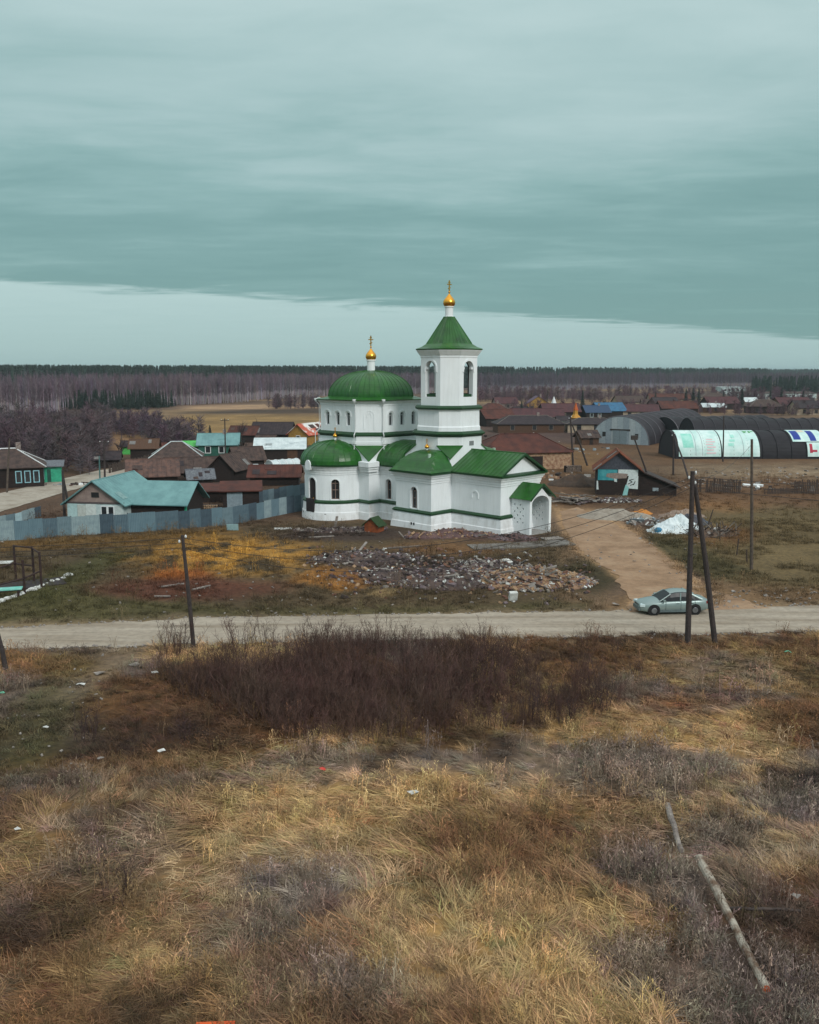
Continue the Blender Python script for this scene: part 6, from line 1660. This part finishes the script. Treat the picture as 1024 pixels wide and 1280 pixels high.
# ------------------------------------------------------------------ parked car
def build_car():
    p = on_ground(838, 765); t = thing('parked_car', 'silver-green four-door saloon parked on the far edge of the gravel road', 'car', (p.x, p.y, 0.03), radians(180 + 3.5))
    paint = M_('car_paint', (138, 154, 152), (130, 146, 144), rough=0.3, spec=0.5, metal=0.3, scale=1)
    low = M_('car_lower', (96, 110, 112), (80, 92, 94), rough=0.45); tyre = M_('tyre', (20, 20, 22), rough=0.85); rim = M_('rim', (136, 138, 142), (110, 112, 116), rough=0.35, metal=0.7)
    cg = M_('car_glass', (22, 26, 30), (30, 34, 38), rough=0.35, spec=0.25)
    # body loft: stations along x (nose at +x), half section points
    st = [(2.24, 0.52, 0.30, 0.56, 0.60), (2.14, 0.70, 0.24, 0.62, 0.68), (1.85, 0.81, 0.20, 0.70, 0.77), (1.35, 0.85, 0.19, 0.76, 0.86), (0.85, 0.86, 0.19, 0.82, 0.93), (0.0, 0.865, 0.19, 0.86, 0.95),
          (-0.9, 0.865, 0.19, 0.88, 0.97), (-1.5, 0.855, 0.20, 0.90, 0.99), (-1.9, 0.83, 0.24, 0.90, 0.98), (-2.15, 0.76, 0.30, 0.86, 0.94), (-2.24, 0.62, 0.40, 0.76, 0.84)]
    rs = []
    for x, w, zb, zs, zt in st:
        h = [(0, zb), (w * 0.86, zb), (w * 0.97, zb + 0.08), (w, (zb + zs) / 2), (w * 0.985, zs - 0.04), (w * 0.93, zs + 0.02), (w * 0.8, zt - 0.02), (w * 0.45, zt), (0, zt + 0.01)]
        rs.append([(x, -y, z) for y, z in h] + [(x, y, z) for y, z in h[-2:0:-1]])
    g = MB(); g.rings(rs, cap0=True, cap1=True); body = g.build('body', paint, t, smooth=True)
    # cabin: glass solid with painted roof and pillars over it
    cab = [(0.98, 0.74, 0.90, 0.90), (0.30, 0.64, 0.93, 1.34), (-0.05, 0.62, 0.94, 1.42), (-0.55, 0.62, 0.95, 1.44), (-0.95, 0.62, 0.96, 1.39), (-1.30, 0.64, 0.97, 1.24), (-1.72, 0.70, 0.97, 0.98)]
    rs = []
    for x, w, z0, z1 in cab:
        wb = 0.80 if x not in (0.98, -1.72) else 0.74
        rs.append([(x, -wb, z0 - 0.03), (x, -(wb * 0.62 + w * 0.38), z0 + (z1 - z0) * 0.45), (x, -w, z1 - 0.03), (x, -w * 0.7, z1), (x, w * 0.7, z1), (x, w, z1 - 0.03), (x, (wb * 0.62 + w * 0.38), z0 + (z1 - z0) * 0.45), (x, wb, z0 - 0.03)])
    g = MB(); g.rings(rs, cap0=True, cap1=True); g.build('windows', cg, t, smooth=False)
    g = MB(); rs = []
    for x, w, z0, z1 in cab[1:6]:
        k = 1 if 1.3 < z1 else 0.98
        rs.append([(x, -w - 0.012, z1 - 0.07), (x, -w * 0.72, z1 + 0.016), (x, 0, z1 + 0.022), (x, w * 0.72, z1 + 0.016), (x, w + 0.012, z1 - 0.07)])
    g.rings(rs[:-1], close=False); g.build('roof_panel', paint, t, smooth=True)
    for s in (-1, 1):
        for nm, a, b, r in (('pillar', (1.0, 0.78, 0.9), (0.28, 0.655, 1.33), 0.032), ('pillar', (-0.32, 0.815, 0.94), (-0.38, 0.64, 1.40), 0.04), ('pillar', (-1.74, 0.74, 0.98), (-0.92, 0.64, 1.37), 0.075)):
            MB().tube([(a[0], s * a[1], a[2]), (b[0], s * b[1], b[2])], r, 6).build(nm, paint, t)
        dm = M_('car_seam', (52, 62, 62))
        for x in (0.62, -0.36, -1.28): MB().box((x, s * 0.862, 0.57), (0.014, 0.02, 0.62)).build('door_seam', dm, body)
        for x in (-0.16, -1.08): MB().box((x, s * 0.875, 0.76), (0.2, 0.03, 0.035)).build('door_handle', low, t)
        MB().box((0.75, s * 0.94, 0.96), (0.14, 0.18, 0.12)).build('mirror', paint, t)
        MB().box((-0.1, s * 0.853, 0.27), (2.3, 0.04, 0.14)).build('sill', low, t)
        for x in (1.36, -1.30):
            MB().tube([(x, s * 0.70, 0.33), (x, s * 0.874, 0.33)], 0.385, 20).build('wheel_arch', dark_hole, body)
            w = MB().tube([(x, s * 0.68, 0.31), (x, s * 0.70, 0.31), (x, s * 0.87, 0.31), (x, s * 0.89, 0.31)], [0.27, 0.31, 0.31, 0.27], 22).build('wheel', tyre, t)
            g = MB(); g.tube([(x, s * 0.88, 0.31), (x, s * 0.898, 0.31)], [0.2, 0.17], 16)
            g.build('rim', rim, w)
        MB().box((2.03, s * 0.60, 0.62), (0.30, 0.34, 0.15), rz=-s * 0.38).build('headlight', M_('lamp_glass', (206, 222, 224), rough=0.15), t)
        MB().box((-2.12, s * 0.66, 0.80), (0.22, 0.22, 0.17), rz=s * 0.3).build('tail_light', M_('tail_red', (150, 40, 42), rough=0.2), t)
    MB().box((2.22, 0, 0.35), (0.12, 1.2, 0.2)).build('bumper', low, t); MB().box((-2.22, 0, 0.42), (0.12, 1.3, 0.2)).build('bumper', low, t)
    MB().box((2.2, 0, 0.58), (0.08, 0.7, 0.1)).build('grille', iron, t)
    MB().box((-2.27, 0, 0.66), (0.02, 0.5, 0.11)).build('number_plate', white_paint, t)
build_car()

# ------------------------------------------------------------------ heaps
def heap(name, label, cat, px, py, rx, ry, h, m, seed=1, debris=None, rz=0.0, n=30):
    """an uneven mound with loose pieces lying on it"""
    c = on_ground(px, py); t = thing(name, label, cat, c, rz)
    def top(x, y):
        d = sqrt((x / rx) ** 2 + (y / ry) ** 2)
        k = max(0.0, 1 - d) ** 0.75
        return h * k * (0.75 + 0.6 * mnoise.noise((x * 0.8 + seed, y * 0.8, seed))) + 0.16 * k * mnoise.noise((x * 2.7, y * 2.7, seed * 3.1))
    g = MB(); rs = []
    for i in range(n + 1):
        row = []
        for j in range(n + 1):
            u, v = 2 * i / n - 1, 2 * j / n - 1
            x = u * sqrt(1 - v * v / 2) * rx; y = v * sqrt(1 - u * u / 2) * ry
            row.append((x, y, top(x, y) - (0.10 if max(abs(u), abs(v)) > 0.99 else 0)))
        rs.append(row)
    g.rings(rs, close=False); g.build('mound', m, t, smooth=True)
    if debris:
        r = random.Random(seed); D = {}
        for (cnt, dims, mats, tilt) in debris:
            for _ in range(cnt):
                a = r.uniform(0, 6.28); q = sqrt(r.random()) * 1.02; x, y = cos(a) * rx * q, sin(a) * ry * q
                k = r.uniform(0.5, 1.5); d = tuple(v * r.uniform(0.6, 1.4) * k for v in dims); mm = r.choice(mats)
                D.setdefault(mm.name, (mm, MB()))[1].box((x, y, max(0, top(x, y)) + d[2] * 0.08), d, r.uniform(0, 6.28), r.gauss(0, tilt), r.gauss(0, tilt))
        for mm, gg in D.values(): gg.build('debris', mm, t, kind='stuff')
    return t
spoil = M_('spoil_earth', (92, 76, 68), (58, 48, 48), rough=0.95, scale=1.4, bump=0.9, bscale=5)
rub_brick = M_('rubble_brick', (126, 90, 72), (96, 68, 58), rough=0.95, scale=3, bump=0.7); rub_grey = M_('rubble_plaster', (150, 143, 136), (114, 107, 102), rough=0.95, scale=3); rub_white = M_('rubble_white', (208, 210, 206), (176, 176, 172), rough=0.9)
rub_tan = M_('rubble_tan', (168, 138, 106), (130, 106, 84), rough=0.95); rub_dark = M_('rubble_dark', (70, 58, 58), (50, 42, 44), rough=0.95); rub_violet = M_('rubble_violet', (118, 104, 106), (92, 80, 84), rough=0.95)
mixA = [rub_dark] * 4 + [rub_violet] * 3 + [rub_grey] * 2 + [rub_white, rub_brick]; mixB = [rub_tan] * 6 + [rub_brick] * 3 + [rub_grey] * 2 + [rub_violet, rub_dark, rub_white]
chips = lambda n, m: [(int(n * 1.9), (0.17, 0.11, 0.08), m, 0.4), (n // 9, (0.42, 0.26, 0.12), m, 0.4), (n // 14, (1.5, 0.14, 0.08), [grey_wood, rub_grey, old_wood], 0.25)]
heap('rubble_heap', 'large heap of broken brick and plaster near the road right of centre', 'rubble', 662, 727, 4.9, 2.7, 1.35, M_('brick_dust', (146, 116, 92), (100, 76, 64), rough=0.95, scale=1.6, bump=1.0, bscale=6), 3, chips(680, mixB))
heap('rubble_heap', 'dark rubble heap with white scraps in the middle of the spoil bank', 'rubble', 556, 726, 4.2, 2.4, 1.0, spoil, 5, chips(240, mixA))
heap('rubble_heap', 'dark heap strewn with pale debris left of the middle', 'rubble', 455, 702, 4.6, 2.6, 1.0, spoil, 7, chips(210, mixA))
heap('rubble_heap', 'low scatter of grey debris between the two dark heaps', 'rubble', 508, 715, 3.6, 1.8, 0.5, spoil, 9, chips(130, mixA))
heap('rubble_heap', 'rubble and boards piled left behind the large brick heap', 'rubble', 612, 708, 3.0, 1.6, 0.7, spoil, 11, chips(220, mixA))
heap('earth_bank', 'brown-violet spoil piled against the church wall below the bay', 'earth', 566, 671, 4.6, 1.4, 0.85, M_('violet_spoil', (104, 80, 76), (76, 58, 58), rough=0.95, scale=1.6, bump=0.9), 13, chips(120, [rub_brick, rub_violet, rub_tan]))
heap('earth_bank', 'small pile of dark reddish spoil beside the porch wall', 'earth', 641, 674, 2.3, 1.0, 0.65, MATS['violet_spoil'], 15, chips(60, [rub_violet, rub_dark]))
heap('earth_bank', 'thin bank of earth and chips under the south apse', 'earth', 430, 663, 5.0, 1.3, 0.35, spoil, 17, chips(120, [rub_violet, rub_dark, rub_grey]))
heap('gravel_heap', 'pale grey gravel heap at the top of the dirt track', 'gravel', 768, 646, 4.2, 2.6, 1.1, M_('pale_sand', (152, 144, 132), (128, 118, 106), rough=0.95, scale=2, bump=0.3), 19)
heap('earth_cellar', 'grassy dark earth mound of a cellar left of the patched shed', 'mound', 722, 606, 4.2, 3.0, 1.9, M_('mound_turf', (78, 62, 50), (56, 46, 40), rough=0.95, scale=2, bump=0.8), 21)
heap('debris_pile', 'low pile of scrap and rags in front of the patched shed', 'debris', 770, 627, 3.2, 1.1, 0.5, spoil, 23, chips(150, [rub_dark, rub_white, rub_violet, rub_grey]))
heap('debris_pile', 'grey scrap and sheets left of the white tarpaulin', 'debris', 808, 655, 1.9, 1.2, 0.6, spoil, 25, [(60, (0.5, 0.3, 0.1), [rub_grey, rub_dark, zinc, rub_white], 0.5), (10, (1.1, 0.9, 0.03), [zinc, rub_grey], 0.7)])
heap('soil_heap', 'pale earth heap behind the white tarpaulin', 'earth', 852, 645, 2.6, 1.6, 0.9, M_('pale_soil', (150, 132, 118), (120, 102, 90), rough=0.95, bump=0.5), 27)
heap('clay_heap', 'small orange clay heap beside the gravel heap', 'clay', 800, 642, 1.5, 0.9, 0.6, M_('orange_clay', (190, 128, 60), (164, 104, 50), rough=0.95), 29)
heap('brush_pile', 'tangle of grey branches and posts right of the tarpaulin', 'brushwood', 890, 668, 2.4, 1.6, 0.7, M_('brush_floor', (104, 80, 62), (72, 58, 50), bump=0.8), 31, [(110, (1.7, 0.06, 0.05), [grey_wood, old_wood, old_wood], 0.5), (14, (0.3, 0.2, 0.1), [rub_white, rub_grey], 0.4)])
# plank pile by the porch: planks picked apart one by one
t = thing('plank_pile', 'jumbled pile of old planks and logs behind the porch', 'planks', on_ground(716, 628))
r = random.Random(4)
for k in range(46):
    L = r.uniform(1.2, 3.6); d = (L, r.uniform(0.12, 0.26), r.uniform(0.05, 0.16))
    MB().box((0, 0, 0), d).build('plank', r.choice([grey_wood, rub_grey, grey_wood, rub_violet, old_wood, rub_tan]), t, loc=(r.gauss(0, 1.3), r.gauss(0, 0.7), 0.1 + abs(r.gauss(0, 0.34)))).rotation_euler = (r.gauss(0, 0.2), r.gauss(0, 0.16), r.gauss(-0.2, 0.75))
# white tarpaulin heap
def tarp(label, px, py, rx, ry, h, m, seed, spots=()):
    c = on_ground(px, py); t = thing('tarpaulin', label, 'tarpaulin', c, radians(10)); rs = []; n = 44
    for i in range(n + 1):
        row = []
        for j in range(n + 1):
            u, v = 2 * i / n - 1, 2 * j / n - 1; a = atan2(v, u); rag = 1 + 0.16 * mnoise.noise((cos(a) * 2, sin(a) * 2, seed))
            x = u * sqrt(1 - v * v / 2) * rx * rag; y = v * sqrt(1 - u * u / 2) * ry * rag; d = min(1, sqrt((x / rx) ** 2 + (y / ry) ** 2))
            z = h * (1 - d ** 1.6) * (0.8 + 0.5 * mnoise.noise((x * 0.9, y * 0.9, seed))) + 0.45 * (1 - abs(mnoise.noise((x * 1.5 + y, y * 1.2, seed)))) * (1 - d) - 0.3 * abs(mnoise.noise((x * 2.6 - y, y * 2.2, seed + 4))) * (1 - d * 0.5) + 0.14 * mnoise.noise((x * 4, y * 4, seed)) * (1 - d * 0.6) + 0.06
            row.append((x, y, max(0.02, z)))
        rs.append(row)
    MB().rings(rs, close=False).build('sheet', m, t)
    return t
tp_ = tarp('crumpled white tarpaulin heap with a blue corner beside the track', 846, 664, 3.1, 1.7, 1.35, M_('white_tarp', (214, 222, 222), (186, 198, 202), rough=0.5, scale=1.5), 3)
MB().lathe((-2.2, -0.6, 0.1), [(0.42, -0.1), (0.40, 0.25), (0.22, 0.42), (0.05, 0.46)], 9).build('blue_corner', M_('blue_tarp', (52, 124, 156), (40, 98, 130), rough=0.5), tp_)
tarp('dark tarpaulin sheet lying behind the white one', 864, 655, 2.1, 1.5, 0.85, M_('dark_tarp', (66, 66, 74), (48, 48, 56), rough=0.5), 6)

# ------------------------------------------------------------------ small things around the church
p = on_ground(468, 664); t = thing('well_house', 'tiny orange well house with a green gabled roof under the church wall', 'well house', p, radians(-28))
MB().bx(-0.75, 0.75, -0.6, 0.6, -0.2, 0.75).build('wall', M_('orange_brown_board', (150, 78, 40), (118, 60, 34), rough=0.8, scale=3), t)
for s in (-1, 1):
    MB().rings([[(s * 0.98, -0.8, 0.55), (s * 0.98, 0.8, 0.55), (0, 0.8, 1.38), (0, -0.8, 1.38)], [(s * 0.98, -0.8, 0.62), (s * 0.98, 0.8, 0.62), (0, 0.8, 1.45), (0, -0.8, 1.45)]], cap0=True, cap1=True).build('roof_slope', M_('dull_green_roof', (44, 70, 34), (34, 54, 28), rough=0.6), t)
    MB().rings([[(-0.75, s * 0.6, 0.74), (0.75, s * 0.6, 0.74), (0, s * 0.6, 1.34)], [(-0.75, s * 0.56, 0.74), (0.75, s * 0.56, 0.74), (0, s * 0.56, 1.34)]], cap0=True, cap1=True).build('gable', MATS['orange_brown_board'], t)
def slab_thing(name, label, cat, px, py, d, m, rz=0.0, z=0.03, tilt=0.0):
    o = MB().box((0, 0, d[2] / 2), d).build(name, m, loc=on_ground(px, py) + Vector((0, 0, z)), label=label, cat=cat); o.rotation_euler = (tilt, 0, rz); return o
slab_thing('concrete_apron', 'grey concrete apron in front of the porch', 'paving', 652, 681, (9.5, 2.2, 0.12), M_('dirty_concrete', (120, 116, 110), (88, 82, 76), scale=1.2, bump=0.5), radians(14), -0.03)
slab_thing('pale_board', 'pale board lying on the concrete before the porch door', 'board', 690, 675, (1.9, 1.0, 0.08), rub_grey, radians(20), 0.12)
slab_thing('white_sheet', 'flat white sheet on bare ground left of the apse', 'sheet', 354, 661, (1.8, 0.9, 0.05), rub_white, 0.1)
slab_thing('sheet_offcut', 'pale blue metal offcut leaning at the fence corner', 'metal sheet', 291, 663, (1.15, 0.06, 0.65), M_('pale_blue_metal', (150, 182, 186), rough=0.5), 0.05, 0.0, 0.2)
slab_thing('white_block', 'white square block leaning on the rubble heap by the road', 'block', 641, 750, (0.55, 0.3, 0.62), rub_white, 0.2, 0.0, 0.3)
for lb, px, py, L, rz in (('grey beam lying before the church bay', 528, 669, 2.6, 0.4), ('broken plank on the spoil in front of the bay', 505, 685, 3.0, 0.35), ('pale plank on the ground below the apse', 402, 672, 2.4, 0.25), ('short plank on the red soil beside the road-edge pole', 252, 736, 1.6, 0.9), ('pale stick on the red soil left of the road-edge pole', 216, 733, 1.7, 0.6), ('white board in front of the red soil', 203, 747, 1.1, 0.0)):
    slab_thing('loose_plank', lb, 'plank', px, py, (L, 0.16, 0.09), grey_wood if 'grey' in lb or 'broken' in lb else rub_grey, rz, 0.05)

# rusty pipe frame and edging stones at the left edge
rusty = M_('rusty_pipe', (62, 42, 38), (44, 32, 32), rough=0.8)
b = on_ground(20, 728); t = thing('pipe_frame', 'rusty pipe frame enclosure standing at the left edge before the fence', 'frame', b)
pp = {k: on_ground(*v) for k, v in dict(a=(20, 724), b=(43, 728), c=(31, 742), d=(52, 734), e=(-14, 735), f=(-4, 752)).items()}
for k, h in dict(a=2.6, b=2.7, c=2.4, d=2.6, e=2.5, f=2.4).items(): MB().tube([pp[k] - b - Vector((0, 0, 0.3)), pp[k] - b + Vector((0, 0, h))], 0.085, 7).build('upright', rusty, t)
for k, q, z, z2 in (('a', 'b', 2.55, 2.6), ('b', 'd', 2.6, 2.5), ('e', 'a', 1.2, 1.25), ('a', 'b', 1.2, 1.25), ('c', 'd', 1.1, 1.2), ('f', 'c', 1.1, 1.1)):
    MB().tube([pp[k] - b + Vector((0, 0, z)), pp[q] - b + Vector((0, 0, z2))], 0.06, 6).build('rail', rusty, t)
t = thing('teal_bench', 'flat teal-topped bench at the left edge below the pipe frame', 'bench', on_ground(6, 746))
MB().box((0, 0, 0.55), (2.3, 0.75, 0.08), rz=0.3).build('top', M_('teal_top', (92, 190, 172), (150, 206, 196), scale=3, rough=0.4), t)
for s in (-0.9, 0.9): MB().box((s * 0.95, s * 0.3, 0.2), (0.12, 0.6, 0.7), rz=0.3).build('leg', rusty, t)
slab_thing('white_board', 'white board at the left edge behind the pipe frame', 'board', 2, 711, (1.6, 0.9, 0.05), rub_white, 0.1, 0.5)
slab_thing('dark_bed', 'dark low earth bed inside the stone edging at the left', 'bed', 30, 733, (5.5, 2.4, 0.16), M_('bed_soil', (58, 48, 50), (44, 38, 40), bump=0.8), 0.55, -0.02)
stone_me = []
for k in range(4):
    g = MB(); rr = random.Random(k + 90); g.lathe((0, 0, 0), [(0.10 + rr.uniform(0, 0.03), -0.05), (0.17 + rr.uniform(0, 0.05), 0.02), (0.15, 0.1), (0.07, 0.15)], 7); stone_me.append(g.mesh('stone', rub_white))
k = 0
for i in range(15):
    px = -4 + 89 * i / 14; py = 753 - 33 * (i / 14) ** 1.1
    o = link('edging_stone', stone_me[i % 4], loc=on_ground(px + rnd.uniform(-1, 1), py + rnd.uniform(-0.8, 0.8)), rz=rnd.uniform(0, 6), label='%s white edging stone from the left end of the row by the pipe frame' % ('first second third fourth fifth sixth seventh eighth ninth tenth eleventh twelfth thirteenth fourteenth fifteenth'.split()[i]), cat='stone', group='white edging stones'); s = rnd.uniform(0.8, 1.5); o.scale = (s * 1.5, s, s)

# ------------------------------------------------------------------ logs and litter in the field
def log(label, a, b, r, m, endm, z=0.22, tip=None):
    A, B = on_ground(*a), on_ground(*b); A.z += z; B.z += z; t = thing('fallen_log', label, 'log', A); v = B - A
    n = 14; pts = []; rad = []
    for k in range(n + 1):
        q = k / n; pts.append(v * q + Vector((0.035 * mnoise.noise((q * 5, 1, r * 50)), 0.03 * mnoise.noise((q * 5, 9, r * 50)), 0.03 * mnoise.noise((q * 6, 5, r * 50))))); rad.append(r * (1 - 0.25 * q) * (1 + 0.16 * mnoise.noise((q * 9, 2, r * 10))))
    MB().tube(pts, rad, 10).build('trunk', m, t)
    d = v.normalized()
    if tip: MB().tube([v - d * 0.42, v + d * 0.02], [r * 0.78, r * 0.74], 10).build('orange_end', endm, t)
    return t
silver = M_('silvered_wood', (170, 162, 148), (104, 84, 68), rough=0.9, scale=2.2, bump=0.8, bscale=6, stretch=(1, 1, 1), lo=0.42, hi=0.6)
log('long silvered log with an orange end lying in the lower right field', (874, 1085), (957, 1252), 0.14, silver, M_('orange_wood', (204, 104, 56), (180, 84, 48), rough=0.85), 0.34, True)
log('short grey log lying beyond the long one', (834, 1016), (851, 1074), 0.115, M_('grey_log', (150, 142, 134), (92, 80, 76), rough=0.9, scale=3, bump=0.6), None, 0.30)
log('thin dark branch lying right of the long log', (905, 1147), (1000, 1150), 0.05, M_('dark_branch', (76, 64, 58), (56, 48, 46)), None, 0.3)
slab_thing('orange_board', 'orange-painted board half buried in straw at the bottom edge', 'board', 270, 1297, (0.9, 0.12, 0.05), M_('bright_orange', (214, 96, 44), (186, 76, 36)), 0.05, 0.32, 0.2)
def scrap(label, px, py, s, m, z=0.2, name='litter_scrap', seed=0):
    r = random.Random(seed + int(px)); n = 7; s = s * 0.8
    vs = [(0, 0, s * 0.25)] + [(cos(6.28 * k / n) * s * r.uniform(0.5, 1.1), sin(6.28 * k / n) * s * r.uniform(0.4, 0.9), r.uniform(-0.2, 0.3) * s) for k in range(n)]
    fs = [(0, 1 + k, 1 + (k + 1) % n) for k in range(n)] + [tuple(range(n, 0, -1))]
    vs = vs + []
    MB().add(vs, fs).build(name, m, loc=on_ground(px, py) + Vector((0, 0, z)), label=label, cat='litter')
wl_, tl_ = rub_white, M_('teal_plastic', (92, 196, 160), rough=0.4)
scrap('red plastic scrap in the straw left of centre', 404, 972, 0.26, M_('red_plastic', (200, 66, 52), rough=0.4), 0.35)
scrap('teal plastic bag on the field at the right edge', 985, 821, 0.32, tl_, 0.3)
scrap('white bag caught among dark weeds in the middle of the field', 516, 1002, 0.3, wl_, 0.35)
scrap('white bag beside the worn lane at the left', 102, 858, 0.34, wl_, 0.12)
scrap('large white scrap on the pale track near the road', 125, 843, 0.42, rub_grey, 0.08)
scrap('white scrap on the track close to the road', 168, 832, 0.40, rub_grey, 0.08)
scrap('white scrap right of the worn lane before the thicket', 194, 846, 0.25, wl_, 0.25)
scrap('teal scrap on the green lane at the left edge', 2, 868, 0.2, tl_, 0.1)
scrap('small white scrap on the green lane', 58, 912, 0.2, wl_, 0.12)
scrap('white scrap lowest on the green lane', 22, 1042, 0.15, wl_, 0.2)
scrap('white bag below the thicket left of centre', 202, 947, 0.24, wl_, 0.3)
scrap('pale scrap lying in dry weeds left of the small bush', 126, 955, 0.24, rub_grey, 0.25)
scrap('pale bleached bone-like root in the weeds right of the log', 995, 1133, 0.22, rub_grey, 0.35)
scrap('white bag on the turf beside the pipe frame edging', 3, 679, 0.34, wl_, 0.1)
scrap('white scrap on the road verge right of the rubble heap', 770, 757, 0.4, rub_grey, 0.08)
# tiny uncountable bits of paper and chips
g = MB(); r = random.Random(77)
def bits(n, x0, x1, y0, y1, s):
    for _ in range(n):
        q = on_ground(r.uniform(x0, x1), r.uniform(y0, y1)); k = s * r.uniform(0.4, 1.2); g.box((q.x, q.y, q.z + 0.05), (k, k * 0.7, 0.05), r.uniform(0, 6), r.gauss(0, 0.4), r.gauss(0, 0.4))
bits(90, 60, 420, 668, 768, 0.17); bits(70, 400, 760, 672, 765, 0.18); bits(40, 10, 140, 815, 960, 0.13); bits(60, 690, 900, 630, 720, 0.24); bits(120, 850, 1024, 585, 612, 0.5); bits(60, 600, 760, 545, 600, 0.5); bits(50, 880, 1024, 735, 756, 0.25)
g.build('litter', rub_grey, kind='stuff', label='scattered pale litter and plaster chips on the ground', cat='litter')
g = MB(); r = random.Random(78)
for _ in range(900):                                      # loose stones along the road edges
    u = r.uniform(-0.02, 1.02); lo_ = r.random() < 0.6
    L_ = road_lo if lo_ else road_up; k = min(len(L_) - 2, int(u * (len(L_) - 1)) if u > 0 else 0); q = L_[k].lerp(L_[k + 1], u * (len(L_) - 1) - k); s = r.uniform(0.05, 0.16)
    y = q.y + (-1 if lo_ else 1) * abs(r.gauss(0, 0.35)) + (0.2 if lo_ else -0.2); g.box((q.x, y, hz1(q.x, y) + 0.04), (s, s * 0.8, s * 0.5), r.uniform(0, 6), r.gauss(0, 0.3), r.gauss(0, 0.3))
g.build('road_stones', rub_grey, kind='stuff', label='loose pale stones along the road edges', cat='gravel')

# finer rubble and clods strewn over the spoil bank between the heaps
R_D = {}; r = random.Random(79)
for _ in range(1500):
    u_ = r.gauss(0, 0.42); px, py = 545 + u_ * 230, 715 + r.gauss(0, 13) + u_ * 14
    if not (380 < px < 745 and 684 < py < 756): continue
    q = on_ground(px, py); s = r.uniform(0.06, 0.24) * (1.6 if r.random() < 0.06 else 1)
    m_ = r.choice([rub_dark] * 6 + [rub_violet] * 3 + [rub_brick] * 3 + [rub_tan] * 2 + [rub_grey] + [rub_white])
    R_D.setdefault(m_.name, (m_, MB()))[1].box((q.x, q.y, q.z + s * 0.2), (s * 1.4, s, s * 0.6), r.uniform(0, 6), r.gauss(0, 0.4), r.gauss(0, 0.4))
rs_ = thing('rubble_scatter', 'fine brick and plaster rubble strewn over the spoil bank', 'rubble', (0, 0, 0))
for m_, g_ in R_D.values(): g_.build('chips', m_, rs_, kind='stuff')

# ------------------------------------------------------------------ haze
def build_haze():
    hz_m = bpy.data.materials.new('haze_air'); hz_m.use_nodes = True; t = hz_m.node_tree; t.nodes.clear()
    o = N(t, 'ShaderNodeOutputMaterial'); v = N(t, 'ShaderNodeVolumePrincipled')
    v.inputs['Color'].default_value = (0.72, 0.88, 0.92, 1); v.inputs['Density'].default_value = HAZE; v.inputs['Anisotropy'].default_value = 0.2
    t.links.new(v.outputs[0], o.inputs['Volume'])
    MB().bx(-7600, 7600, -6600, 12000, -3.0, 40.0).build('haze', hz_m, kind='stuff', label='thin haze in the air over the far woods', cat='haze')
HAZE = 0.00014
build_haze()
